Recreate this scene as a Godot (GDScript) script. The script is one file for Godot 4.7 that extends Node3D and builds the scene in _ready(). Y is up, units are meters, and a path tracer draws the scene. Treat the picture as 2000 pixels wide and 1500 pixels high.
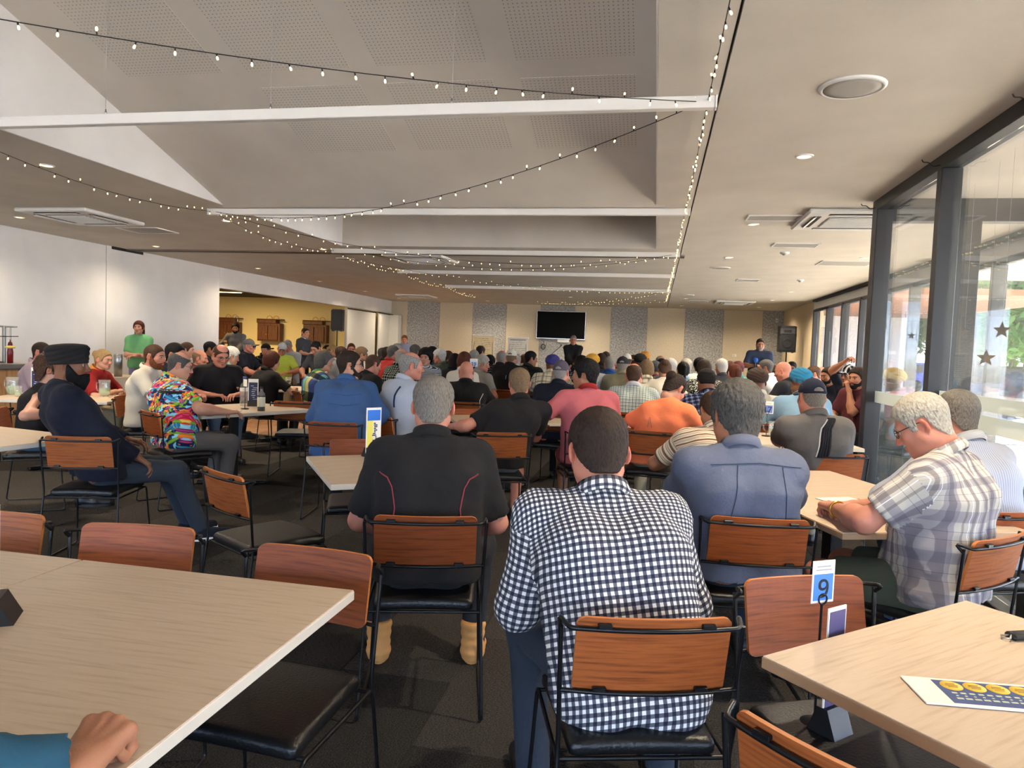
extends Node3D
# A function room during a talk: seated audience on rod-framed chairs, raked ceiling, fairy lights, glazed entry at the right.

const CEIL := 2.95
const BACK := -24.42
const LEFTW := -9.42
const RIGHTW := 3.96
const GLASSX := 1.945
const GLASSZ := -7.236

var M := {}
var used_names := {}
var noise := FastNoiseLite.new()
var rng := RandomNumberGenerator.new()


func _ready() -> void:
	rng.seed = 7
	noise.seed = 11
	noise.noise_type = FastNoiseLite.TYPE_SIMPLEX_SMOOTH
	noise.frequency = 1.0
	# ---- camera
	var cam := Camera3D.new()
	cam.name = "camera"
	cam.projection = Camera3D.PROJECTION_PERSPECTIVE
	cam.fov = 56.674
	cam.near = 0.05
	cam.far = 400.0
	cam.transform = Transform3D(Basis(Vector3(0.979450, 0.038284, -0.198020), Vector3(-0.047732, 0.997927, -0.043161), Vector3(0.195957, 0.051726, 0.979247)), Vector3(0, 1.455, 0))
	add_child(cam)
	cam.current = true
	# ---- sky and exposure
	var env := Environment.new()
	env.background_mode = Environment.BG_SKY
	var sky := Sky.new()
	var sm := ProceduralSkyMaterial.new()
	sm.sky_top_color = Color(0.40, 0.60, 0.90)
	sm.sky_horizon_color = Color(0.86, 0.92, 0.98)
	sm.ground_horizon_color = Color(0.80, 0.80, 0.76)
	sm.ground_bottom_color = Color(0.55, 0.54, 0.50)
	sm.sun_angle_max = 0.0
	sky.sky_material = sm
	env.sky = sky
	env.background_energy_multiplier = 11.0
	env.tonemap_mode = Environment.TONE_MAPPER_LINEAR
	env.tonemap_exposure = 1.5
	env.sdfgi_enabled = true
	env.ssao_enabled = true
	env.ssil_enabled = true
	var we := WorldEnvironment.new()
	we.name = "world_environment"
	we.environment = env
	add_child(we)
	# ---- sun, high over the car park on the right
	var sun := DirectionalLight3D.new()
	sun.name = "sun"
	sun.light_color = Color(1.0, 0.95, 0.86)
	sun.light_energy = 26.0
	sun.light_angular_distance = 0.6
	sun.shadow_enabled = true
	add_child(sun)
	sun.look_at_from_position(Vector3(10, 8.6, -12), Vector3(0, 0, -8), Vector3.UP)
	build_materials()
	more_materials()
	build_room()
	build_outside()
	build_ceiling_fittings()
	build_fairy_lights()
	build_wall_things()
	build_protos()
	build_furniture()
	build_people()
	build_table_things()


# ------------------------------------------------------------------ naming and tagging
func numbered(n: String) -> String:
	if not used_names.has(n):
		used_names[n] = 0
		return n
	used_names[n] += 1
	return "%s_%03d" % [n, used_names[n]]


func tag(o: Node, label: String, category: String, group := "") -> Node:
	o.set_meta("label", label)
	o.set_meta("category", category)
	if group != "":
		o.set_meta("group", group)
	return o


func thing(called: String, label: String, category: String, at := Vector3.ZERO, turn := 0.0, group := "") -> Node3D:
	var o := Node3D.new()
	o.name = numbered(called)
	add_child(o)
	o.position = at
	o.rotation.y = turn
	tag(o, label, category, group)
	return o


func part(called: String, mesh: Mesh, m: Material, parent: Node, xf := Transform3D()) -> MeshInstance3D:
	var o := MeshInstance3D.new()
	o.name = called if parent != self else numbered(called)
	o.mesh = mesh
	if m:
		o.material_override = m
	o.transform = xf
	parent.add_child(o, true)
	return o


func single(called: String, label: String, category: String, mesh: Mesh, m: Material, xf := Transform3D(), group := "") -> MeshInstance3D:
	var o := part(called, mesh, m, self, xf)
	tag(o, label, category, group)
	return o


func struct(called: String, mesh: Mesh, m: Material, xf := Transform3D(), parent: Node = null) -> MeshInstance3D:
	var o := part(called, mesh, m, parent if parent else self, xf)
	if parent == null:
		o.set_meta("kind", "structure")
	return o


func copy_of(src: Node3D, at: Vector3, turn: float, label := "", group := "") -> Node3D:
	var c: Node3D = src.duplicate()
	var base: String = src.get_meta("base_name", String(src.name))
	c.name = numbered(base)
	add_child(c)
	c.position = at
	c.rotation.y = turn
	if label != "":
		c.set_meta("label", label)
	if group != "":
		c.set_meta("group", group)
	return c


func T(x: float, y: float, z: float) -> Transform3D:
	return Transform3D(Basis(), Vector3(x, y, z))


func TR(p: Vector3, yaw := 0.0, pitch := 0.0, roll := 0.0) -> Transform3D:
	return Transform3D(Basis.from_euler(Vector3(pitch, yaw, roll)), p)


# ------------------------------------------------------------------ mesh helpers
func tri_mesh(v: PackedVector3Array, idx: PackedInt32Array, uv := PackedVector2Array(), smooth := false, col := PackedColorArray()) -> ArrayMesh:
	var st := SurfaceTool.new()
	st.begin(Mesh.PRIMITIVE_TRIANGLES)
	st.set_smooth_group(0 if smooth else -1)
	for i in v.size():
		if uv.size():
			st.set_uv(uv[i])
		if col.size():
			st.set_color(col[i])
		st.add_vertex(v[i])
	for i in idx:
		st.add_index(i)
	st.generate_normals()
	return st.commit()


var box_cache := {}


func box(sx: float, sy: float, sz: float, b := 0.0) -> ArrayMesh:
	# a box centred on its origin, its twelve edges chamfered by b
	var key := "%.4f,%.4f,%.4f,%.4f" % [sx, sy, sz, b]
	if box_cache.has(key):
		return box_cache[key]
	var st := SurfaceTool.new()
	st.begin(Mesh.PRIMITIVE_TRIANGLES)
	st.set_smooth_group(-1)
	add_box(st, Vector3.ZERO, Vector3(sx, sy, sz), b)
	st.generate_normals()
	var m := st.commit()
	box_cache[key] = m
	return m


func face(st: SurfaceTool, pts: Array, out_dir: Vector3) -> void:
	# a convex polygon, wound so that it faces out_dir
	var n: Vector3 = (pts[1] - pts[0]).cross(pts[2] - pts[0])
	var flip := n.dot(out_dir) > 0.0
	for i in range(1, pts.size() - 1):
		if flip:
			for q in [pts[0], pts[i + 1], pts[i]]:
				st.add_vertex(q)
		else:
			for q in [pts[0], pts[i], pts[i + 1]]:
				st.add_vertex(q)


func add_box(st: SurfaceTool, c: Vector3, s: Vector3, b := 0.0, xf := Transform3D()) -> void:
	var h := s * 0.5
	b = minf(b, minf(h.x, minf(h.y, h.z)) * 0.9)
	for a in 3:
		var u := (a + 1) % 3
		var w := (a + 2) % 3
		for sg: float in [-1.0, 1.0]:
			var pts := []
			for k in [[-1, -1], [1, -1], [1, 1], [-1, 1]]:
				var p := Vector3()
				p[a] = h[a] * sg
				p[u] = (h[u] - b) * k[0]
				p[w] = (h[w] - b) * k[1]
				pts.append(xf * (c + p))
			var d := Vector3()
			d[a] = sg
			face(st, pts, xf.basis * d)
	if b <= 0.0:
		return
	for a in 3:
		var u := (a + 1) % 3
		var w := (a + 2) % 3
		for su: float in [-1.0, 1.0]:
			for sw: float in [-1.0, 1.0]:
				var pts := []
				for k in [[-1, 0], [1, 0], [1, 1], [-1, 1]]:
					var p := Vector3()
					p[a] = (h[a] - b) * k[0]
					p[u] = (h[u] - (b if k[1] == 1 else 0.0)) * su
					p[w] = (h[w] - (0.0 if k[1] == 1 else b)) * sw
					pts.append(xf * (c + p))
				var d := Vector3()
				d[u] = su
				d[w] = sw
				face(st, pts, xf.basis * d)
	for sx: float in [-1.0, 1.0]:
		for sy: float in [-1.0, 1.0]:
			for sz: float in [-1.0, 1.0]:
				var sv := Vector3(sx, sy, sz)
				face(st, [xf * (c + sv * (h - Vector3(0, b, b))), xf * (c + sv * (h - Vector3(b, 0, b))), xf * (c + sv * (h - Vector3(b, b, 0)))], xf.basis * sv)


func begin() -> SurfaceTool:
	var st := SurfaceTool.new()
	st.begin(Mesh.PRIMITIVE_TRIANGLES)
	st.set_smooth_group(-1)
	return st


func done(st: SurfaceTool) -> ArrayMesh:
	st.generate_normals()
	return st.commit()


func tube(path: PackedVector3Array, r: float, sides := 8, closed := false) -> ArrayMesh:
	# a round rod swept along a path, smooth normals
	var v := PackedVector3Array()
	var nn := PackedVector3Array()
	var ix := PackedInt32Array()
	var n := path.size()
	var up := Vector3.UP
	for i in n:
		var a := path[(i - 1 + n) % n] if (i > 0 or closed) else path[i]
		var b := path[(i + 1) % n] if (i < n - 1 or closed) else path[i]
		var d := (b - a).normalized()
		if absf(d.dot(up)) > 0.97:
			up = Vector3.RIGHT if absf(d.x) < 0.9 else Vector3.BACK
		var s := d.cross(up).normalized()
		up = s.cross(d).normalized()
		for k in sides:
			var an := TAU * k / sides
			var o := s * cos(an) + up * sin(an)
			v.append(path[i] + o * r)
			nn.append(o)
	var rings := n if closed else n - 1
	for i in rings:
		for k in sides:
			var a := i * sides + k
			var b := i * sides + (k + 1) % sides
			var c := ((i + 1) % n) * sides + (k + 1) % sides
			var d := ((i + 1) % n) * sides + k
			ix.append_array([a, b, c, a, c, d])
	if not closed:
		for e in 2:
			var base := v.size()
			var row := 0 if e == 0 else (n - 1) * sides
			var dirv := (path[0] - path[1]).normalized() if e == 0 else (path[n - 1] - path[n - 2]).normalized()
			for k in sides:
				v.append(v[row + k])
				nn.append(dirv)
			for k in range(1, sides - 1):
				if e == 0:
					ix.append_array([base, base + k + 1, base + k])
				else:
					ix.append_array([base, base + k, base + k + 1])
	return arr_mesh(v, nn, outward(v, nn, ix))


func outward(v: PackedVector3Array, nn: PackedVector3Array, ix: PackedInt32Array) -> PackedInt32Array:
	# front faces run clockwise: turn every triangle that disagrees with its normals
	for i in range(0, ix.size(), 3):
		var fn := (v[ix[i + 1]] - v[ix[i]]).cross(v[ix[i + 2]] - v[ix[i]])
		if fn.dot(nn[ix[i]] + nn[ix[i + 1]] + nn[ix[i + 2]]) > 0.0:
			var q := ix[i + 1]
			ix[i + 1] = ix[i + 2]
			ix[i + 2] = q
	return ix


func arr_mesh(v: PackedVector3Array, n: PackedVector3Array, ix: PackedInt32Array, col := PackedColorArray(), uv := PackedVector2Array()) -> ArrayMesh:
	var a := []
	a.resize(Mesh.ARRAY_MAX)
	a[Mesh.ARRAY_VERTEX] = v
	a[Mesh.ARRAY_NORMAL] = n
	a[Mesh.ARRAY_INDEX] = ix
	if col.size():
		a[Mesh.ARRAY_COLOR] = col
	if uv.size():
		a[Mesh.ARRAY_TEX_UV] = uv
	var m := ArrayMesh.new()
	m.add_surface_from_arrays(Mesh.PRIMITIVE_TRIANGLES, a)
	return m


func rounded(pts: Array, r: float, n := 5) -> PackedVector3Array:
	# a polyline whose inner corners are rounded
	var out := PackedVector3Array([pts[0]])
	for i in range(1, pts.size() - 1):
		var p: Vector3 = pts[i]
		var a: Vector3 = pts[i - 1]
		var b: Vector3 = pts[i + 1]
		var ra := minf(r, p.distance_to(a) * 0.45)
		var rb := minf(r, p.distance_to(b) * 0.45)
		var s := p + (a - p).normalized() * ra
		var e := p + (b - p).normalized() * rb
		for k in n + 1:
			var t := float(k) / n
			out.append(s.lerp(p, t).lerp(p.lerp(e, t), t))
	out.append(pts[pts.size() - 1])
	return out


func lathe(profile: Array, sides := 20) -> ArrayMesh:
	# profile: Vector2(radius, height) from the bottom up
	var v := PackedVector3Array()
	var ix := PackedInt32Array()
	var n := profile.size()
	for i in n:
		for k in sides:
			var an := TAU * k / sides
			v.append(Vector3(cos(an) * profile[i].x, profile[i].y, sin(an) * profile[i].x))
	for i in n - 1:
		for k in sides:
			var a := i * sides + k
			var b := i * sides + (k + 1) % sides
			ix.append_array([a, a + sides, b + sides, a, b + sides, b])
	var nn := PackedVector3Array()
	nn.resize(v.size())
	for i in n:
		var p: Vector2 = profile[i]
		var d0: Vector2 = (p - profile[maxi(i - 1, 0)])
		var d1: Vector2 = (profile[mini(i + 1, n - 1)] - p)
		var d := (d0.normalized() + d1.normalized())
		var nr := Vector2(d.y, -d.x).normalized()
		for k in sides:
			var an := TAU * k / sides
			nn[i * sides + k] = Vector3(cos(an) * nr.x, nr.y, sin(an) * nr.x)
	return arr_mesh(v, nn, outward(v, nn, ix))


func prism(poly: PackedVector2Array, depth: float, bevel := 0.0) -> ArrayMesh:
	# a polygon in the xy plane, extruded along z and centred on it
	var st := begin()
	var t := Geometry2D.triangulate_polygon(poly)
	var h := depth * 0.5
	for i in range(0, t.size(), 3):
		var a := poly[t[i]]
		var b := poly[t[i + 1]]
		var c := poly[t[i + 2]]
		face(st, [Vector3(a.x, a.y, h), Vector3(b.x, b.y, h), Vector3(c.x, c.y, h)], Vector3.BACK)
		face(st, [Vector3(a.x, a.y, -h), Vector3(b.x, b.y, -h), Vector3(c.x, c.y, -h)], Vector3.FORWARD)
	var cw := Geometry2D.is_polygon_clockwise(poly)
	for i in poly.size():
		var a := poly[i]
		var b := poly[(i + 1) % poly.size()]
		var d := (b - a)
		var o := Vector3(d.y, -d.x, 0) * (-1.0 if cw else 1.0)
		face(st, [Vector3(a.x, a.y, h), Vector3(b.x, b.y, h), Vector3(b.x, b.y, -h), Vector3(a.x, a.y, -h)], o)
	return done(st)


func append_mesh(st: SurfaceTool, m: Mesh, xf: Transform3D) -> void:
	for s in m.get_surface_count():
		st.append_from(m, s, xf)


func merged(list: Array) -> ArrayMesh:
	# [mesh, transform, mesh, transform ...] joined as one part
	var st := SurfaceTool.new()
	for i in range(0, list.size(), 2):
		st.append_from(list[i], 0, list[i + 1])
	return st.commit()


# ------------------------------------------------------------------ materials
func mat(c: Color, rough := 0.8, metal := 0.0, spec := 0.5) -> StandardMaterial3D:
	var m := StandardMaterial3D.new()
	m.albedo_color = c
	m.roughness = rough
	m.metallic = metal
	m.metallic_specular = spec
	return m


func ntex(freq: float, octaves: int, ramp: Array, size := 256, normal := false, strength := 4.0, seed_ := 3) -> NoiseTexture2D:
	var n := FastNoiseLite.new()
	n.seed = seed_
	n.noise_type = FastNoiseLite.TYPE_SIMPLEX_SMOOTH
	n.frequency = freq
	n.fractal_octaves = octaves
	var t := NoiseTexture2D.new()
	t.width = size
	t.height = size
	t.seamless = true
	t.noise = n
	if normal:
		t.as_normal_map = true
		t.bump_strength = strength
	elif ramp.size():
		var g := Gradient.new()
		var off := PackedFloat32Array()
		var col := PackedColorArray()
		for i in ramp.size():
			off.append(float(i) / (ramp.size() - 1))
			col.append(ramp[i])
		g.offsets = off
		g.colors = col
		t.color_ramp = g
	return t


func tri(m: StandardMaterial3D, scale: Vector3, world := false) -> StandardMaterial3D:
	m.uv1_triplanar = true
	m.uv1_world_triplanar = world
	m.uv1_scale = scale
	m.uv1_triplanar_sharpness = 6.0
	return m


func cell(c: Color, rough := 0.85) -> StandardMaterial3D:
	# woven cloth
	var m := mat(c, rough, 0.0, 0.25)
	m.normal_enabled = true
	m.normal_texture = M.cloth_n
	m.normal_scale = 0.5
	m.rim_enabled = true
	m.rim = 0.15
	m.rim_tint = 0.5
	return tri(m, Vector3(9, 9, 9))


var cloth_cache := {}


func cloth(c: Color) -> StandardMaterial3D:
	var key := c.to_html()
	if not cloth_cache.has(key):
		var g := c.get_luminance()
		cloth_cache[key] = cell(c.lerp(Color(g, g, g), 0.22) * Color(0.88, 0.88, 0.88))
	return cloth_cache[key]


func build_materials() -> void:
	M.cloth_n = ntex(0.03, 4, [], 256, true, 3.0, 5)
	M.fine_n = ntex(0.12, 3, [], 256, true, 2.0, 6)
	# room
	var cm := mat(Color(0.80, 0.775, 0.735), 0.92, 0, 0.2)
	cm.albedo_texture = ntex(0.01, 3, [Color(0.95, 0.95, 0.95), Color(1, 1, 1)], 256)
	M.ceiling = tri(cm, Vector3(0.4, 0.4, 0.4), true)
	M.ceiling_trim = mat(Color(0.86, 0.85, 0.83), 0.7)
	var wm := mat(Color(0.87, 0.86, 0.85), 0.85, 0, 0.25)
	wm.albedo_texture = ntex(0.012, 3, [Color(0.965, 0.965, 0.965), Color(1, 1, 1)], 256)
	M.wall = tri(wm, Vector3(0.5, 0.5, 0.5), true)
	M.wall_beige = mat(Color(0.84, 0.77, 0.65), 0.9, 0, 0.2)
	M.wall_cream = mat(Color(0.89, 0.82, 0.62), 0.9, 0, 0.2)
	var pg := mat(Color(1, 1, 1), 0.95, 0, 0.1)
	pg.albedo_texture = ntex(0.07, 5, [Color(0.47, 0.465, 0.46), Color(0.62, 0.615, 0.605), Color(0.79, 0.785, 0.77)], 512)
	M.felt_grey = tri(pg, Vector3(0.42, 0.42, 0.42), true)
	var pb := mat(Color(1, 1, 1), 0.95, 0, 0.1)
	pb.albedo_texture = ntex(0.05, 4, [Color(0.72, 0.67, 0.59), Color(0.78, 0.73, 0.64), Color(0.82, 0.77, 0.68)], 512)
	M.felt_beige = tri(pb, Vector3(0.9, 0.9, 0.9), true)
	# carpet: two tones of loop pile, laid in planks
	var carpet_t := ntex(0.22, 3, [Color(0.11, 0.108, 0.105), Color(0.275, 0.268, 0.258), Color(0.46, 0.45, 0.435)], 512)
	for k in 4:
		var c := mat([Color(0.82, 0.80, 0.79), Color(0.95, 0.93, 0.91), Color(0.72, 0.71, 0.70), Color(0.88, 0.86, 0.84)][k], 0.97, 0, 0.1)
		c.albedo_texture = carpet_t
		c.normal_enabled = true
		c.normal_texture = M.fine_n
		c.normal_scale = 1.0
		M["carpet%d" % k] = tri(c, Vector3(0.9, 0.9, 2.6) if k % 2 else Vector3(1.1, 1, 2.2), true)
	var fl := mat(Color(1, 1, 1), 0.5)
	fl.albedo_texture = ntex(0.012, 3, [Color(0.45, 0.30, 0.19), Color(0.60, 0.43, 0.29), Color(0.68, 0.5, 0.35)], 256)
	M.floor_wood = tri(fl, Vector3(6, 1, 0.7), true)
	# metals and plastics
	M.black_steel = mat(Color(0.055, 0.055, 0.06), 0.38, 0.25)
	M.mullion = mat(Color(0.16, 0.165, 0.175), 0.42, 0.3)
	M.chrome = mat(Color(0.72, 0.72, 0.72), 0.25, 0.95)
	M.stainless = mat(Color(0.62, 0.62, 0.60), 0.32, 0.9)
	M.white_plastic = mat(Color(0.86, 0.855, 0.84), 0.5)
	M.grey_plastic = mat(Color(0.62, 0.61, 0.585), 0.6)
	M.dark_plastic = mat(Color(0.045, 0.045, 0.05), 0.45)
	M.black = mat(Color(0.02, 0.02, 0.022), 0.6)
	M.white_metal = mat(Color(0.87, 0.86, 0.84), 0.45)
	M.paper = mat(Color(0.90, 0.88, 0.83), 0.9)
	M.ink = mat(Color(0.12, 0.12, 0.14), 0.8)
	M.screen = mat(Color(0.012, 0.014, 0.016), 0.45, 0, 0.2)
	M.vinyl = mat(Color(0.045, 0.043, 0.042), 0.42)
	M.vinyl.normal_enabled = true
	M.vinyl.normal_texture = M.fine_n
	M.vinyl.normal_scale = 0.35
	tri(M.vinyl, Vector3(3, 3, 3))
	# woods
	for k in 3:
		var w := mat([Color(1, 1, 1), Color(0.86, 0.80, 0.78), Color(1.0, 0.93, 0.86)][k], 0.5, 0, 0.4)
		w.albedo_texture = ntex(0.016, 4, [Color(0.42, 0.21, 0.095), Color(0.54, 0.285, 0.13), Color(0.61, 0.335, 0.155), Color(0.50, 0.26, 0.12)], 512, false, 0, 21 + k)
		tri(w, Vector3(0.45, 9, 9))
		w.uv1_offset = Vector3(0.31 * k, 0.17 * k, 0)
		M["walnut%d" % k] = w
	var ed := mat(Color(0.74, 0.44, 0.20), 0.45)
	M.ply_edge = ed
	var lam := mat(Color(1, 1, 1), 0.42, 0, 0.45)
	lam.albedo_texture = ntex(0.012, 5, [Color(0.685, 0.60, 0.50), Color(0.745, 0.66, 0.56), Color(0.77, 0.69, 0.595), Color(0.75, 0.665, 0.565)], 512, false, 0, 31)
	M.laminate = tri(lam, Vector3(0.5, 8, 8))
	M.laminate_edge = mat(Color(0.80, 0.765, 0.70), 0.5)
	M.laminate_edge_tan = mat(Color(0.66, 0.52, 0.38), 0.5)
	var oak := mat(Color(1, 1, 1), 0.5)
	oak.albedo_texture = ntex(0.012, 4, [Color(0.60, 0.43, 0.27), Color(0.72, 0.54, 0.36), Color(0.78, 0.6, 0.42)], 256, false, 0, 33)
	M.oak = tri(oak, Vector3(5, 0.6, 5), true)
	var pine := mat(Color(1, 1, 1), 0.55)
	pine.albedo_texture = ntex(0.014, 4, [Color(0.23, 0.115, 0.05), Color(0.36, 0.19, 0.085), Color(0.44, 0.25, 0.115)], 256, false, 0, 35)
	M.pine = tri(pine, Vector3(4, 0.5, 4))
	# glass
	var g := mat(Color(0.85, 0.93, 0.93, 0.03), 0.02)
	g.transparency = BaseMaterial3D.TRANSPARENCY_ALPHA
	M.glass = g
	var fr := mat(Color(0.83, 0.87, 0.84, 0.80), 0.6)
	fr.transparency = BaseMaterial3D.TRANSPARENCY_ALPHA
	M.frosted = fr
	var tum := mat(Color(0.9, 0.95, 0.93, 0.08), 0.03)
	tum.transparency = BaseMaterial3D.TRANSPARENCY_ALPHA
	M.tumbler = tum
	var wat := mat(Color(0.75, 0.86, 0.62, 0.35), 0.05)
	wat.transparency = BaseMaterial3D.TRANSPARENCY_ALPHA
	M.water = wat
	# lamps
	M.lamp = mat(Color(1, 0.95, 0.85), 0.5)
	M.lamp.emission_enabled = true
	M.lamp.emission = Color(1.0, 0.86, 0.62)
	M.lamp.emission_energy_multiplier = 5.0
	M.bulb = mat(Color(1, 0.97, 0.88), 0.4)
	M.bulb.emission_enabled = true
	M.bulb.emission = Color(1.0, 0.86, 0.58)
	M.bulb.emission_energy_multiplier = 2.2
	M.foliage = mat(Color(0.30, 0.46, 0.13), 0.6)
	M.foliage.backlight_enabled = true
	M.foliage.backlight = Color(0.35, 0.5, 0.12)
	M.foliage2 = mat(Color(0.20, 0.35, 0.12), 0.6)
	M.foliage2.backlight_enabled = true
	M.foliage2.backlight = Color(0.22, 0.38, 0.10)
	M.bark = mat(Color(0.24, 0.19, 0.15), 0.95)
	# skin
	M.skin_n = M.fine_n
	for k in SKINS.size():
		var s := mat(SKINS[k], 0.52, 0, 0.4)
		s.vertex_color_use_as_albedo = true
		s.subsurf_scatter_enabled = true
		s.subsurf_scatter_strength = 0.12
		s.normal_enabled = true
		s.normal_texture = M.skin_n
		s.normal_scale = 0.25
		M["skin%d" % k] = tri(s, Vector3(5, 5, 5))


# fair, tanned, ruddy, olive, brown, pale
const SKINS := [Color(0.74, 0.54, 0.44), Color(0.65, 0.44, 0.325), Color(0.72, 0.48, 0.395), Color(0.60, 0.41, 0.30), Color(0.46, 0.30, 0.21), Color(0.78, 0.60, 0.51)]


func hair_mat(c: Color) -> StandardMaterial3D:
	var key := "hair" + c.to_html()
	if M.has(key):
		return M[key]
	if not M.has("hair_t"):
		M.hair_t = ntex(0.035, 4, [Color(0.6, 0.6, 0.6), Color(0.88, 0.88, 0.88), Color(1, 1, 1)], 256, false, 0, 41)
		M.hair_n = ntex(0.035, 4, [], 256, true, 7.0, 41)
	var m := mat(c, 0.62, 0, 0.3)
	m.albedo_texture = M.hair_t
	m.normal_enabled = true
	m.normal_texture = M.hair_n
	m.normal_scale = 1.0
	tri(m, Vector3(26, 5, 12))
	M[key] = m
	return m


# ---- woven patterns, drawn as a tile of thread colours in metres of cloth
func pattern(key: String, size: int, metres: float, base: Color, bands: Array) -> StandardMaterial3D:
	# bands: [axis 0 = up and down, 1 = across, 2 = both; start, width (0..1), colour, opacity]
	if M.has(key):
		return M[key]
	var im := Image.create(size, size, false, Image.FORMAT_RGBA8)
	im.fill(base)
	for b in bands:
		var a := int(b[1] * size)
		var w := maxi(1, int(b[2] * size))
		var c: Color = b[3]
		c.a = b[4]
		var src := Image.create(size, size, false, Image.FORMAT_RGBA8)
		src.fill(c)
		if b[0] != 1:
			im.blend_rect(src, Rect2i(0, 0, w, size), Vector2i(a, 0))
		if b[0] != 0:
			im.blend_rect(src, Rect2i(0, 0, size, w), Vector2i(0, a))
	M[key] = cloth_of(im, metres)
	return M[key]


func cloth_of(im: Image, metres: float) -> StandardMaterial3D:
	var m := mat(Color(1, 1, 1), 0.85, 0, 0.25)
	m.albedo_texture = ImageTexture.create_from_image(im)
	m.uv1_scale = Vector3(1.0 / metres, 1.0 / metres, 1)
	return m


func floral() -> StandardMaterial3D:
	# bold petals and shards in bright colours, mirrored down the middle
	var im := Image.create(256, 256, false, Image.FORMAT_RGBA8)
	im.fill(Color(0.10, 0.20, 0.34))
	var cols := [Color(0.93, 0.45, 0.08), Color(0.95, 0.72, 0.22), Color(0.16, 0.50, 0.66), Color(0.80, 0.12, 0.30), Color(0.45, 0.66, 0.14), Color(0.10, 0.13, 0.34), Color(0.50, 0.80, 0.90), Color(0.55, 0.14, 0.42), Color(0.94, 0.86, 0.62), Color(0.85, 0.28, 0.14)]
	var r := RandomNumberGenerator.new()
	r.seed = 5
	for k in 190:
		var c: Color = cols[r.randi() % cols.size()]
		var p := Vector2(r.randf() * 128, r.randf() * 256)
		var ang := r.randf() * PI
		var la := r.randf_range(8, 24)
		var lb := r.randf_range(4, 12)
		var ca := cos(ang)
		var sa := sin(ang)
		for y in range(int(p.y - la), int(p.y + la)):
			for x in range(int(p.x - la), int(p.x + la)):
				var dx := x - p.x
				var dy := y - p.y
				var u := absf(dx * ca + dy * sa) / la
				var v := absf(-dx * sa + dy * ca) / lb
				if (u * u + v * v < 1.0) if k % 2 else (u + v < 1.0):
					var cc := c.lightened(0.25) if v < 0.25 else c
					var xx := posmod(x, 256)
					var yy := posmod(y, 256)
					im.set_pixel(xx, yy, cc)
					im.set_pixel(255 - xx, yy, cc)
	return cloth_of(im, 0.46)


func more_materials() -> void:
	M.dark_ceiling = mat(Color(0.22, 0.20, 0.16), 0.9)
	M.track = mat(Color(0.50, 0.46, 0.43), 0.7)
	M.door_white = mat(Color(0.84, 0.83, 0.79), 0.75)
	M.paving = mat(Color(0.66, 0.645, 0.61), 0.9)
	M.soffit = mat(Color(0.82, 0.81, 0.77), 0.8)
	M.soffit_timber = mat(Color(0.60, 0.42, 0.32), 0.6)
	M.outside_wall = mat(Color(0.78, 0.78, 0.78), 0.85)
	M.car_glass = mat(Color(0.04, 0.05, 0.06), 0.08)


# ------------------------------------------------------------------ the room
func slab(called: String, x0: float, x1: float, y0: float, y1: float, z0: float, z1: float, m: Material, parent: Node = null) -> MeshInstance3D:
	return struct(called, box(absf(x1 - x0), absf(y1 - y0), absf(z1 - z0)), m, T((x0 + x1) / 2, (y0 + y1) / 2, (z0 + z1) / 2), parent)


func piece(called: String, x0: float, x1: float, y0: float, y1: float, z0: float, z1: float, m: Material, parent: Node, b := 0.0) -> MeshInstance3D:
	return part(called, box(absf(x1 - x0), absf(y1 - y0), absf(z1 - z0), b), m, parent, T((x0 + x1) / 2, (y0 + y1) / 2, (z0 + z1) / 2))


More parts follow.
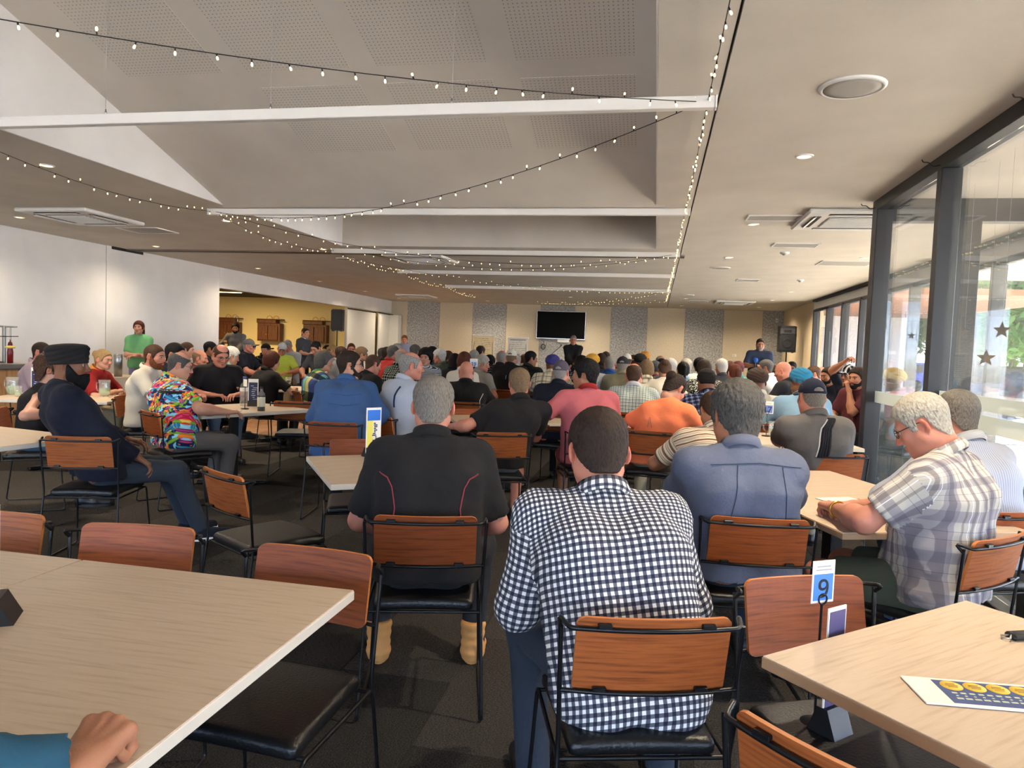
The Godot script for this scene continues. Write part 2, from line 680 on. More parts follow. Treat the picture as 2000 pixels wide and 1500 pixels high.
func build_room() -> void:
	# ---- floor: a slab, with carpet planks near by and a timber strip by the servery
	var fl := slab("floor", -16.8, RIGHTW + 0.1, -0.2, -0.004, BACK - 1.0, 6, M.carpet1)
	fl.set_meta("label", "dark charcoal carpet laid in planks across the whole room")
	var plank := box(0.498, 0.008, 0.998, 0.002)
	for i in 14:
		for k in 9:
			var z := -0.9 - k * 1.0 - (0.5 if i % 2 else 0.0)
			part("carpet_plank", plank, M["carpet%d" % ((i * 7 + k * 3 + (i * k) % 5) % 4)], fl, T(-4.55 + i * 0.5 - fl.position.x, -0.004 - fl.position.y, z - fl.position.z))
	for i in 13:
		var x := LEFTW + 0.01 + i * 0.3
		for k in 5:
			part("timber_board", box(0.296, 0.006, 2.696, 0.001), M.floor_wood, fl, T(x + 0.15 - fl.position.x, -0.003 - fl.position.y, -9.7 - 1.35 - k * 2.7 - fl.position.z))
	# ---- ceiling
	var c := "ceiling"
	slab(c, 0.2964, RIGHTW + 0.25, CEIL, CEIL + 0.15, BACK - 0.3, 6, M.ceiling)
	slab(c, -0.06, 0.282, CEIL, CEIL + 0.15, BACK - 0.3, 6, M.ceiling)
	slab(c, LEFTW - 0.3, -4.944, CEIL, CEIL + 0.15, BACK - 0.3, 6, M.ceiling)
	slab(c, -4.944, -0.06, CEIL, CEIL + 0.15, -7.704, -7.44, M.ceiling)
	slab(c, -4.944, -0.06, CEIL, CEIL + 0.15, BACK - 0.3, -10.584, M.ceiling)
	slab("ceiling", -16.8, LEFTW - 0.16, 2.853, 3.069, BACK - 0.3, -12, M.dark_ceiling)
	slab("gap_shade_1", 0.24, 0.36, CEIL + 0.03, CEIL + 0.12, BACK, 6, M.black)  # black strip in the ceiling gap, stands in for its shadow line
	# raked bay: its ceiling rises towards the camera to a ridge, then falls again
	var ridge_z := -1.08
	var ridge_y := CEIL + 0.325 * (7.44 + ridge_z)
	var side := PackedVector2Array([Vector2(-7.464, CEIL + 0.002), Vector2(5.88, CEIL + 0.002), Vector2(5.88, CEIL + 0.3), Vector2(ridge_z, ridge_y + 0.1), Vector2(-7.464, CEIL + 0.02)])
	var sm := prism(side, 0.1)
	var turn := Basis(Vector3(0, 0, 1), Vector3(0, 1, 0), Vector3(-1, 0, 0))
	struct("wall_recess", sm, M.wall, Transform3D(turn, Vector3(-4.944 - 0.04, 0, 0)))
	struct("wall_recess", sm, M.wall, Transform3D(turn, Vector3(-0.06 + 0.04, 0, 0)))
	# the slab of the rake, with perforated boards set into it
	var len1 := Vector2(ridge_z + 7.44, ridge_y - CEIL).length()
	var ang := atan2(ridge_y - CEIL, ridge_z + 7.44)
	var rake := struct("ceiling", box(5.04, 0.1, len1 + 0.1), M.ceiling, Transform3D(Basis(Vector3.RIGHT, -ang), Vector3(-2.502, (CEIL + ridge_y) / 2 + 0.05, (-7.44 + ridge_z) / 2)))
	rake.set_meta("label", "raked plasterboard ceiling with perforated boards in the raised bay")
	struct("ceiling", box(5.04, 0.1, 7.08), M.ceiling, Transform3D(Basis(Vector3.RIGHT, atan2(ridge_y - CEIL - 0.2, 6.96)), Vector3(-2.502, (CEIL + 0.2 + ridge_y) / 2 + 0.05, (5.88 + ridge_z) / 2)))
	var holes := mat(Color(1, 1, 1), 0.92, 0, 0.2)
	var im := Image.create(64, 64, false, Image.FORMAT_RGBA8)
	im.fill(Color(0.775, 0.75, 0.71))
	im.fill_rect(Rect2i(22, 22, 18, 18), Color(0.55, 0.53, 0.50))
	holes.albedo_texture = ImageTexture.create_from_image(im)
	tri(holes, Vector3(31, 31, 31))
	for i in 4:
		for k in 5:
			var x := -0.696 - i * 1.116
			if i == 3 and k > 3:
				continue
			part("perforated_board", box(0.888, 0.006, 0.936), holes, rake, T(x + 2.502, -0.0505, 2.7 - k * 1.14))
	# second bay, square
	for s in [-4.944 - 0.04, -0.06 + 0.04]:
		slab("wall_recess", s - 0.05, s + 0.05, CEIL + 0.002, 4.149, -10.68, -7.62, M.wall)
	slab("wall_recess", -5.04, 0.06, CEIL + 0.002, 4.149, -10.704, -10.572, M.ceiling)
	slab("wall_recess", -5.04, 0.06, CEIL + 0.002, 4.149, -7.716, -7.608, M.ceiling)
	slab("ceiling", -5.04, 0.06, 4.029, 4.209, -10.68, -7.56, M.ceiling)
	# track of the folding wall that can divide the hall
	var track := slab("trim_2", LEFTW, 0.36, CEIL - 0.012, CEIL + 0.01, -11.544, -11.256, M.track)
	piece("track_slot", LEFTW, 0.36, CEIL - 0.016, CEIL - 0.011, -11.424, -11.376, M.black, self).set_meta("kind", "structure")
	track.set_meta("label", "recessed track of the folding wall across the ceiling")
	# ---- walls
	slab("wall_back", LEFTW - 0.2, RIGHTW + 0.3, 0, 3.129, BACK - 0.35, BACK - 0.05, M.wall_beige)
	var edges := [LEFTW, -8.82, -7.608, -6.396, -5.184, -3.984, -2.772, -1.548, -0.336, 0.9, 2.136, 3.36, 4.032]
	var wb := get_node("wall_back") as Node3D
	for i in edges.size() - 1:
		var grey := i % 2 == 1
		part("felt_panel", box(edges[i + 1] - edges[i] - 0.008, CEIL, 0.05, 0.004), M.felt_grey if grey else M.felt_beige, wb, T((edges[i] + edges[i + 1]) / 2 - wb.position.x, CEIL / 2 - wb.position.y, 0.17))
	slab("wall_left", LEFTW - 0.15, LEFTW, 0, 3.129, -10.794, 6, M.wall)
	slab("wall_left", LEFTW - 0.15, LEFTW, 0, 3.129, -14.076, -10.806, M.wall)
	slab("wall_left", LEFTW - 0.15, LEFTW, 2.505, 3.129, BACK, -14.082, M.wall)
	slab("trim_3", LEFTW - 0.1, LEFTW + 0.006, CEIL - 0.05, CEIL + 0.0, -11.7, -10.92, M.black)
	slab("trim_4", LEFTW - 0.12, LEFTW + 0.0, CEIL - 0.006, CEIL + 0.004, -10.8, 6, M.grey_plastic)
	slab("wall_behind", LEFTW - 0.2, RIGHTW + 0.3, 0, 0.5, 6, 6.24, M.wall)
	slab("wall_behind", LEFTW - 0.2, RIGHTW + 0.3, 2.709, 3.189, 6, 6.24, M.wall)
	for x in [-9.48, -6.12, -2.76, 0.6, 3.96]:
		slab("wall_behind", x - 0.2, x + 0.2, 0.5, 2.709, 6, 6.24, M.wall)
	# side room seen through the opening
	slab("wall_side_room", -16.8, LEFTW - 0.15, 0, 2.949, -23.04, -22.86, M.wall_cream)
	slab("wall_side_room", -16.92, -16.74, 0, 2.949, -22.92, -12, M.wall_cream)
	slab("wall_side_room", -16.8, LEFTW - 0.15, 0, 2.949, -12.18, -12, M.wall_cream)
	slab("wall_side_room", LEFTW - 0.30, LEFTW - 0.10, 0, 2.505, BACK, -22.872, M.wall_cream)
	# folding door leaves, two standing across the opening and the rest stacked
	var fold := thing("folding_door", "white folding door leaves drawn part way across the wide opening in the left wall", "folding door", Vector3(LEFTW + 0.05, 0, -20.52))
	part("leaf", box(0.05, 2.42, 2.232, 0.004), M.door_white, fold, T(0, 1.22, -1.128))
	part("leaf", box(0.05, 2.42, 1.224, 0.004), M.door_white, fold, TR(Vector3(0.06, 1.22, -2.88), 0.10))
	for k in 5:
		part("leaf", box(0.40, 2.42, 0.06, 0.004), M.door_white, fold, T(0.17, 1.22, -3.528 - k * 0.068))
		part("seal", box(0.39, 2.42, 0.014), M.dark_plastic, fold, T(0.165, 1.22, -3.528 - k * 0.068 - 0.038))
	part("head_track", box(0.09, 0.035, 2.28), M.black, fold, T(0.0, 2.445, -1.14))
	part("head_track", box(0.09, 0.035, 1.62), M.black, fold, TR(Vector3(0.07, 2.445, -3.06), 0.10))
	part("jamb", box(0.06, 2.46, 0.06), M.grey_plastic, fold, T(0, 1.23, 0.03))
	# right wall: solid at the far end, then windows under a bulkhead
	slab("wall_right", RIGHTW + 0.04, RIGHTW + 0.25, 0, 3.129, BACK, -19.74, M.wall_beige)
	slab("wall_right", RIGHTW + 0.0, RIGHTW + 0.25, 2.733, 3.129, -19.74, 6, M.wall)
	slab("wall_right", RIGHTW + 0.0, RIGHTW + 0.25, 0, 0.08, -19.74, 6, M.mullion)
	slab("trim_5", RIGHTW - 0.10, RIGHTW + 0.02, CEIL - 0.05, CEIL + 0.002, -19.44, -7.236, M.black)
	var wz := -19.656
	var n := 1
	while wz < 5.5:
		var w := Node3D.new()
		w.name = "window_%d" % n
		w.set_meta("kind", "structure")
		w.position = Vector3(RIGHTW + 0.06, 0, wz)
		add_child(w)
		part("mullion", box(0.16, 2.62, 0.085, 0.005), M.mullion, w, T(0, 1.40, 0))
		part("pane", box(0.006, 2.55, 1.33), M.glass, w, T(0.02, 1.37, 0.714))
		part("head", box(0.10, 0.06, 1.35), M.mullion, w, T(0, 2.69, 0.714))
		part("sill", box(0.10, 0.05, 1.35), M.mullion, w, T(0, 0.10, 0.714))
		n += 1
		wz += 1.428
	# glazed entry lobby that stands into the room at the right
	var lob := Node3D.new()
	lob.name = "window_lobby"
	lob.set_meta("kind", "structure")
	add_child(lob)
	var gx := GLASSX + 0.06
	part("post", box(0.14, CEIL, 0.15, 0.006), M.mullion, lob, T(gx, CEIL / 2, GLASSZ))
	for k in range(1, 8):
		part("mullion", box(0.14, CEIL - 0.1, 0.09, 0.005), M.mullion, lob, T(gx, CEIL / 2 - 0.05, GLASSZ + 1.548 * k))
	for k in 7:
		part("pane", box(0.010, CEIL - 0.2, 1.46), M.glass, lob, T(gx + 0.02, CEIL / 2, GLASSZ + 0.774 + 1.548 * k))
	part("head", box(0.14, 0.10, 10.8, 0.005), M.mullion, lob, T(gx, CEIL - 0.05, GLASSZ + 5.4))
	part("sill", box(0.14, 0.10, 10.8, 0.005), M.mullion, lob, T(gx, 0.05, GLASSZ + 5.4))
	# frosted bands across the glass at chest height
	for b in [[0, 1.125, 0.105], [1, 1.215, 0.09], [1, 1.09, 0.105], [2, 1.215, 0.09], [2, 1.09, 0.105]]:
		if b[2] > 0.0:
			part("frosted_band", box(0.003, b[2], 1.45), M.frosted, lob, T(gx + 0.012, b[1], GLASSZ + 0.774 + 1.548 * b[0]))
	# its end wall: a heavy head, a door jamb and glass
	part("end_head", box(1.944, 0.204, 0.14, 0.005), M.mullion, lob, T(2.988, CEIL - 0.102, GLASSZ))
	part("end_jamb", box(0.312, CEIL - 0.1, 0.14, 0.005), M.mullion, lob, T(2.664, CEIL / 2 - 0.05, GLASSZ))
	part("end_jamb", box(0.12, CEIL - 0.1, 0.14, 0.005), M.mullion, lob, T(3.888, CEIL / 2 - 0.05, GLASSZ))
	part("end_pane", box(0.432, CEIL - 0.2, 0.008), M.glass, lob, T(2.28, CEIL / 2, GLASSZ))
	part("end_pane", box(0.984, CEIL - 0.2, 0.008), M.glass, lob, T(3.324, CEIL / 2, GLASSZ))
	part("end_sill", box(1.944, 0.10, 0.14), M.mullion, lob, T(2.988, 0.05, GLASSZ))


# ------------------------------------------------------------------ outside
func build_outside() -> void:
	slab("ground", -30, 90, -0.4, -0.22, -90, 60, M.paving).set_meta("label", "pale sunlit paving and car park beyond the windows")
	slab("ground", RIGHTW + 0.25, 8.2, -0.22, -0.05, -29, 7, M.paving)
	# veranda: soffit in boards, beam and posts
	var roof := slab("roof_veranda", RIGHTW + 0.25, 8.3, 3.12, 3.26, -15.6, 7.0, M.soffit)
	roof.set_meta("label", "pale boarded soffit of the veranda outside the windows")
	for k in 15:
		part("soffit_board", box(4.0, 0.012, 1.46, 0.003), M.soffit, roof, T(0, -0.076, -10.4 + k * 1.49))
	var roof2 := slab("roof_veranda", RIGHTW + 0.25, 8.3, 2.83, 2.95, -24.2, -15.6, M.soffit_timber)
	roof2.set_meta("label", "brown timber soffit at the far end of the veranda")
	slab("wall_outside", RIGHTW + 0.3, 7.6, -0.2, 3.4, -24.5, -24.2, M.outside_wall)
	slab("beam_outside", 8.1, 8.3, 2.85, 3.12, -15.6, 7.0, M.mullion)
	for z in [-21.0, -15.8, -11.8, -7.4, -3.1]:
		single("veranda_post", "dark square post at the edge of the veranda outside the windows", "post", box(0.18, 3.1, 0.18, 0.01), M.mullion, T(8.2, 1.5, z), "veranda posts")
	# trees over the car park, each with a trunk and its own crown of leaves
	var leafm := leaf_clump(1)
	var spots := [[12.0, -25.0, 6.5, 2.8, 0], [17.5, -40.0, 9.0, 4.2, 1], [15.0, -36.0, 8.0, 3.6, 0], [27.0, -56.0, 13.0, 7.0, 1], [20.0, -50.0, 12.0, 6.0, 0], [25.0, -48.0, 12.0, 6.0, 0], [9.5, -31.0, 7.5, 3.2, 1], [14.0, -30.5, 8.5, 3.4, 0], [34.0, -62.0, 15.0, 8.0, 1]]
	var words := ["spreading tree with bright green leaves nearest the veranda", "dark leafy tree behind the parked cars", "slim bright tree at the far end of the veranda", "tall dark tree furthest back in the car park", "bright broad tree beyond the blue cars", "bright tree at the outer edge of the car park", "dark narrow tree seen through the far windows", "bright leafy tree just behind the veranda corner", "broad dark tree closing the view beyond the car park"]
	for i in spots.size():
		var s: Array = spots[i]
		var t := thing("tree", words[i], "tree", Vector3(s[0], -0.2, s[1]), i * 1.3, "trees beyond the car park")
		var st := begin()
		st = SurfaceTool.new()
		st.begin(Mesh.PRIMITIVE_TRIANGLES)
		append_mesh(st, tube(PackedVector3Array([Vector3(0, 0, 0), Vector3(0.1, s[2] * 0.25, 0.05), Vector3(-0.05, s[2] * 0.55, 0.1), Vector3(0.1, s[2] * 0.8, 0)]), 0.16, 8), Transform3D())
		for k in 5:
			var a := k * 1.3
			append_mesh(st, tube(PackedVector3Array([Vector3(0.05, s[2] * (0.28 + 0.05 * k), 0.05), Vector3(cos(a) * s[3] * 0.45, s[2] * (0.5 + 0.04 * k), sin(a) * s[3] * 0.45), Vector3(cos(a) * s[3] * 0.8, s[2] * (0.62 + 0.05 * k), sin(a) * s[3] * 0.8)]), 0.06, 6), Transform3D())
		part("trunk", st.commit(), M.bark, t)
		var mm := MultiMesh.new()
		mm.transform_format = MultiMesh.TRANSFORM_3D
		mm.mesh = leafm
		mm.instance_count = 700
		var r := RandomNumberGenerator.new()
		r.seed = 50 + i
		for k in 700:
			var d := Vector3(r.randfn(), r.randfn(), r.randfn()).normalized() * pow(r.randf(), 0.45)
			var p := Vector3(d.x * s[3], s[2] * 0.72 + d.y * s[2] * 0.42, d.z * s[3])
			mm.set_instance_transform(k, Transform3D(Basis.from_euler(Vector3(r.randf() * TAU, r.randf() * TAU, r.randf() * TAU)).scaled(Vector3.ONE * r.randf_range(0.9, 1.5) * (s[3] / 3.6)), p))
		var mi := MultiMeshInstance3D.new()
		mi.name = "foliage"
		mi.multimesh = mm
		mi.material_override = M.foliage2 if s[4] else M.foliage
		mi.set_meta("kind", "stuff")
		t.add_child(mi)
	# parked cars
	var cars := [[19.5, -45.5, 0.25, Color(0.30, 0.48, 0.68), "pale blue four wheel drive parked beyond the veranda posts"], [24.5, -50.0, 0.2, Color(0.22, 0.38, 0.62), "blue wagon parked beside the pale blue four wheel drive"], [11.6, -27.5, 1.2, Color(0.06, 0.065, 0.08), "black car parked closest to the veranda"], [16.0, -46.0, 0.2, Color(0.12, 0.25, 0.62), "bright blue car parked under the trees"]]
	for cdat in cars:
		car(cdat)
	# low fence rail before the car park
	single("fence_rail", "pale timber rail running along the edge of the car park", "fence", box(0.1, 0.12, 30, 0.02), M.laminate_edge_tan, T(10.6, 0.45, -16))
	# potted plant inside the lobby
	var pot := thing("potted_plant", "green leafy plant in a pot behind the lobby glass", "plant", Vector3(2.9, 0, -4.5))
	part("pot", lathe([Vector2(0.0, 0.0), Vector2(0.13, 0.0), Vector2(0.17, 0.34), Vector2(0.175, 0.36), Vector2(0.15, 0.36), Vector2(0.14, 0.30), Vector2(0.0, 0.30)], 20), M.grey_plastic, pot)
	for k in 11:
		part("leaf", leaf_blade(0.55, 0.10), M.foliage2, pot, TR(Vector3(0, 0.32, 0), k * 2.4, 0.1 + 0.07 * k))


func leaf_clump(seed_: int) -> ArrayMesh:
	# a spray of forty small folded leaves
	var r := RandomNumberGenerator.new()
	r.seed = seed_
	var st := begin()
	for k in 40:
		var p := Vector3(r.randf_range(-0.5, 0.5), r.randf_range(-0.4, 0.4), r.randf_range(-0.5, 0.5))
		var b := Basis.from_euler(Vector3(r.randf() * TAU, r.randf() * TAU, r.randf() * TAU))
		var l := r.randf_range(0.10, 0.2)
		var w := l * 0.4
		for sgn: float in [-1.0, 1.0]:
			for q in [Vector3(0, 0, -l), Vector3(sgn * w, 0.03, 0), Vector3(0, 0, l)]:
				st.add_vertex(p + b * q)
	return done(st)


func leaf_blade(l: float, w: float) -> ArrayMesh:
	var v := PackedVector3Array()
	var ix := PackedInt32Array()
	var n := 8
	for i in n + 1:
		var t := float(i) / n
		var ww := w * sin(PI * clampf(t * 0.92 + 0.06, 0, 1))
		var y := l * t * (1.0 - 0.35 * t)
		var z := -l * 0.6 * t * t
		for s in [-1, 0, 1]:
			v.append(Vector3(s * ww * 0.5, y + absf(s) * 0.01, z))
	for i in n:
		for k in 2:
			var a := i * 3 + k
			ix.append_array([a, a + 1, a + 4, a, a + 4, a + 3])
	return tri_mesh(v, ix, PackedVector2Array(), true)


func car(c: Array) -> void:
	var t := thing("car", c[4], "car", Vector3(c[0], -0.22, c[1]), c[2], "parked cars")
	var paint := mat(c[3], 0.25, 0.3)
	paint.clearcoat_enabled = true
	paint.clearcoat = 0.8
	var bodyp := PackedVector2Array([Vector2(-2.2, 0.35), Vector2(2.2, 0.35), Vector2(2.28, 0.6), Vector2(2.2, 0.95), Vector2(1.2, 1.02), Vector2(-2.15, 1.05), Vector2(-2.28, 0.75)])
	part("body", prism(bodyp, 1.8), paint, t)
	var cab := PackedVector2Array([Vector2(-2.1, 1.04), Vector2(1.2, 1.02), Vector2(0.45, 1.62), Vector2(0.2, 1.68), Vector2(-1.75, 1.68), Vector2(-2.0, 1.6)])
	part("cabin", prism(cab, 1.56), paint, t)
	for s: float in [-1.0, 1.0]:
		for w in [[-1.9, -1.0, -1.72, -1.02], [-0.9, 0.0, -0.88, 0.0], [0.1, 0.95, 0.1, 0.42]]:
			part("window", prism(PackedVector2Array([Vector2(w[0], 1.10), Vector2(w[1], 1.10), Vector2(w[3], 1.58), Vector2(w[2], 1.58)]), 0.02), M.car_glass, t, T(0, 0, s * 0.785))
		for x in [-1.4, 1.4]:
			part("wheel", lathe([Vector2(0, -0.1), Vector2(0.2, -0.1), Vector2(0.32, -0.09), Vector2(0.34, 0), Vector2(0.32, 0.09), Vector2(0.2, 0.1), Vector2(0, 0.1)], 18), M.dark_plastic, t, Transform3D(Basis(Vector3.RIGHT, PI / 2), Vector3(x, 0.34, s * 0.82)))
		part("headlight", box(0.06, 0.14, 0.3, 0.02), M.white_plastic, t, T(2.24, 0.78, s * 0.65))
	part("windscreen", box(0.02, 0.66, 1.4), M.car_glass, t, TR(Vector3(0.86, 1.33, 0), 0, 0, 0.9))
	part("bumper", box(0.12, 0.2, 1.7, 0.03), M.dark_plastic, t, T(2.25, 0.45, 0))


# ------------------------------------------------------------------ ceiling fittings
const LAMP_E := 4.5


func build_ceiling_fittings() -> void:
	# downlights: a trim ring, a glowing lens and a light of the same size just under it
	var ring := lathe([Vector2(0.048, 0.0), Vector2(0.050, -0.010), Vector2(0.062, -0.008), Vector2(0.066, 0.0)], 24)
	var lens := lathe([Vector2(0.0, -0.004), Vector2(0.046, -0.004), Vector2(0.047, 0.0)], 24)
	var dl := [
		[1.008, -5.664, "nearest downlight in the pale ceiling beside the lobby glass"], [1.008, -8.52, "downlight beside the square ceiling hatch near the air conditioner"],
		[1.02, -11.4, "downlight between the fairy lights and the round smoke alarm"], [0.72, -19.92, "downlight near the right end of the fairy lights"], [0.72, -22.92, "downlight closest to the felt wall right of the television"],
		[2.904, -11.28, "downlight above the ceiling hatch beside the lobby post"], [2.94, -17.16, "downlight nearest the far window bulkhead"], [2.94, -19.8, "downlight above the speaker on its stand at the right"], [3, -22.74, "downlight over the man in navy holding the microphone"],
		[-5.532, -5.616, "large bright downlight at the left next to the fairy lights"], [-5.532, -8.4, "downlight where two fairy light strings cross at the left"], [-5.46, -10.98, "downlight on the folding wall track beside the fairy lights"],
		[-5.52, -19.92, "downlight behind the fairy lights above the flip charts"], [-5.544, -23.04, "small downlight at the felt wall above the flip charts"], [-2.472, -20.4, "downlight straight above the television"], [-2.4, -23.04, "small downlight at the felt wall just above the television"],
		[-8.496, -8.184, "leftmost downlight beside the left air conditioner"], [-8.496, -10.86, "downlight on the folding wall track at the white left wall"], [-8.544, -14.136, "downlight above the start of the wide wall opening"], [-8.52, -16.98, "downlight above the middle of the wide wall opening"], [-8.58, -20.04, "downlight above the black speaker at the left"], [-8.52, -22.74, "downlight in the far left corner of the ceiling"],
		[1.008, -2.76, "downlight overhead at the camera end, right row"], [-5.52, -2.76, "downlight overhead at the camera end, second row from the left wall"], [-8.52, -5.28, "downlight overhead at the camera end by the left wall"]]
	for d in dl:
		var t := thing("downlight", d[2], "downlight", Vector3(d[0], CEIL, d[1]), 0, "ceiling downlights")
		part("trim_ring", ring, M.white_plastic, t)
		part("lens", lens, M.lamp, t)
		var l := SpotLight3D.new()
		l.name = "lamp"
		l.light_color = Color(1.0, 0.92, 0.80)
		l.light_energy = LAMP_E * (0.45 if d[0] < -8.0 else 1.0)
		l.light_size = 0.05
		l.spot_angle = 78.0
		l.spot_range = 12.0
		l.spot_attenuation = 2.0
		l.shadow_enabled = true
		l.position = Vector3(0, -0.03, 0)
		l.rotation.x = -PI / 2
		t.add_child(l)
	# air conditioning cassettes
	var acs := [[1.95, -8.112, "ceiling air conditioner cassette partly behind the lobby post"], [-7.38, -8.04, "ceiling air conditioner cassette above the left side of the room"], [2.064, -20.76, "far ceiling air conditioner cassette in front of the felt wall at right"], [-7.38, -21.24, "far ceiling air conditioner cassette near the left corner"], [-4.08, -11.94, "ceiling air conditioner cassette just behind the folding wall track"]]
	for a in acs:
		var t := thing("air_conditioner", a[2], "air conditioner", Vector3(a[0], CEIL, a[1]), 0, "ceiling cassettes")
		part("panel", box(1.04, 0.045, 1.04, 0.015), M.white_plastic, t, T(0, -0.024, 0))
		part("grille", box(0.56, 0.012, 0.56, 0.003), M.grey_plastic, t, T(0, -0.050, 0))
		for k in 9:
			part("grille_bar", box(0.54, 0.010, 0.018), M.white_plastic, t, T(0, -0.060, -0.25 + k * 0.0625))
		for s in 4:
			var b := Basis(Vector3.UP, s * PI / 2)
			part("louvre", box(0.62, 0.006, 0.075), M.dark_plastic, t, Transform3D(b, b * Vector3(0, -0.047, 0.40)))
			part("flap", box(0.60, 0.006, 0.035), M.white_plastic, t, Transform3D(b * Basis(Vector3.RIGHT, 0.4), b * Vector3(0, -0.056, 0.42)))
	for v in [[1.164, -8.112, 0.528, 0.288, "square ceiling hatch between the fairy lights and the air conditioner"], [1.74, -10.056, 0.552, 0.336, "ceiling hatch over the middle of the right aisle"], [2.796, -11.88, 0.744, 0.552, "large ceiling hatch beside the lobby post"], [1.704, -14.736, 0.408, 0.384, "small ceiling hatch further down the right aisle"], [1.104, -20.88, 0.528, 0.408, "ceiling hatch near the felt wall"], [-7.32, -9.18, 0.66, 0.48, "white flush ceiling hatch beside the left air conditioner"]]:
		var t := thing("ceiling_hatch", v[4], "ceiling hatch", Vector3(v[0], CEIL, v[1]), 0, "ceiling hatches")
		part("frame", merged([box(v[2], 0.012, 0.02), T(0, 0, v[3] / 2), box(v[2], 0.012, 0.02), T(0, 0, -v[3] / 2), box(0.02, 0.012, v[3]), T(v[2] / 2, 0, 0), box(0.02, 0.012, v[3]), T(-v[2] / 2, 0, 0)]), M.white_plastic, t, T(0, -0.006, 0))
		part("cover", box(v[2] - 0.03, 0.008, v[3] - 0.03), M.grey_plastic, t, T(0, -0.004, 0))
	# round loudspeakers and smoke alarms
	for v in [[0.984, -4.26, 0.174, "large round ceiling loudspeaker nearest the camera"], [1.008, -12.756, 0.174, "round ceiling loudspeaker in the right aisle further back"], [0.744, -18.72, 0.144, "small round ceiling loudspeaker near the felt wall"], [-5.64, -12.24, 0.174, "round ceiling loudspeaker at the left end of the fairy lights"]]:
		var t := thing("ceiling_speaker", v[3], "loudspeaker", Vector3(v[0], CEIL, v[1]), 0, "ceiling loudspeakers")
		var r: float = v[2]
		part("rim", lathe([Vector2(r * 0.86, -0.012), Vector2(r * 0.90, -0.016), Vector2(r, -0.006), Vector2(r, 0.0)], 36), M.white_plastic, t)
		part("grille", lathe([Vector2(0, -0.016), Vector2(r * 0.6, -0.014), Vector2(r * 0.88, -0.010), Vector2(r * 0.88, 0.0)], 36), M.grey_plastic, t)
	for v in [[1.728, -10.776, "round smoke alarm near the ceiling hatch in the right aisle"], [2.64, -14.52, "round white smoke alarm by the far windows"]]:
		var t := thing("smoke_alarm", v[2], "smoke alarm", Vector3(v[0], CEIL, v[1]), 0, "smoke alarms")
		part("base", lathe([Vector2(0, -0.02), Vector2(0.06, -0.02), Vector2(0.065, 0)], 20), M.white_plastic, t)
		part("sensor", lathe([Vector2(0, -0.045), Vector2(0.025, -0.045), Vector2(0.035, -0.02)], 16), M.grey_plastic, t)
	# slim white beams strung across the bay, the first on wires
	var bars := [[-4.344, "nearest slim white beam hung on wires across the raised bay"], [-7.632, "second slim white beam across the foot of the raked ceiling"], [-10.92, "third slim white beam along the folding wall track"], [-13.944, "fourth slim white beam across the flat ceiling"], [-17.328, "furthest slim white beam across the flat ceiling"]]
	for i in bars.size():
		var t := thing("ceiling_beam", bars[i][1], "beam", Vector3(-2.496, CEIL - 0.036, bars[i][0]), 0, "slim white beams")
		part("bar", box(5.52, 0.07, 0.06, 0.004), M.white_metal, t)
		part("end_cap", box(0.012, 0.074, 0.064, 0.003), M.white_plastic, t, T(2.7672, 0, 0))
		part("end_cap", box(0.012, 0.074, 0.064, 0.003), M.white_plastic, t, T(-2.7672, 0, 0))
		if i == 0:
			for x in [-1.308, -0.06, 1.176]:
				part("wire", tube(PackedVector3Array([Vector3(x, 0.03, 0), Vector3(x, 1.02, 0)]), 0.0022, 5), M.grey_plastic, t)
				part("wire_grip", lathe([Vector2(0, 0.03), Vector2(0.008, 0.03), Vector2(0.007, 0.055), Vector2(0.003, 0.075), Vector2(0, 0.075)], 8), M.chrome, t, T(x, 0, 0))


# ------------------------------------------------------------------ fairy lights
func sag_path(a: Vector3, b: Vector3, sag: float, n := 18) -> PackedVector3Array:
	var out := PackedVector3Array()
	for i in n + 1:
		var t := float(i) / n
		out.append(a.lerp(b, t) - Vector3(0, sag * 4 * t * (1 - t), 0))
	return out


func fairy(label: String, path: PackedVector3Array, gap := 0.15) -> void:
	var t := thing("fairy_light_string", label, "fairy lights", path[0], 0, "strings of fairy lights")
	var local := PackedVector3Array()
	for p in path:
		local.append(p - path[0])
	var bulb := lathe([Vector2(0.0, -0.026), Vector2(0.005, -0.023), Vector2(0.006, -0.015), Vector2(0.003, -0.006), Vector2(0.0, -0.006)], 6)
	var cable := SurfaceTool.new()
	cable.begin(Mesh.PRIMITIVE_TRIANGLES)
	append_mesh(cable, tube(local, 0.0028, 5), Transform3D())
	var sock := tube(PackedVector3Array([Vector3.ZERO, Vector3(0, -0.016, 0)]), 0.0042, 5)
	var spots := []
	var acc := 0.05
	for i in local.size() - 1:
		var l := local[i].distance_to(local[i + 1])
		while acc < l:
			spots.append(local[i].lerp(local[i + 1], acc / l))
			acc += gap * rng.randf_range(0.85, 1.15)
		acc -= l
	for p in spots:
		var up := rng.randf() < 0.3
		var xf := TR(p, rng.randf() * TAU, (PI if up else 0.0) + rng.randf_range(-0.5, 0.5))
		append_mesh(cable, sock, xf)
		part("bulb", bulb, M.bulb, t, xf * T(0, -0.010, 0))
	part("cable", cable.commit(), M.dark_plastic, t)


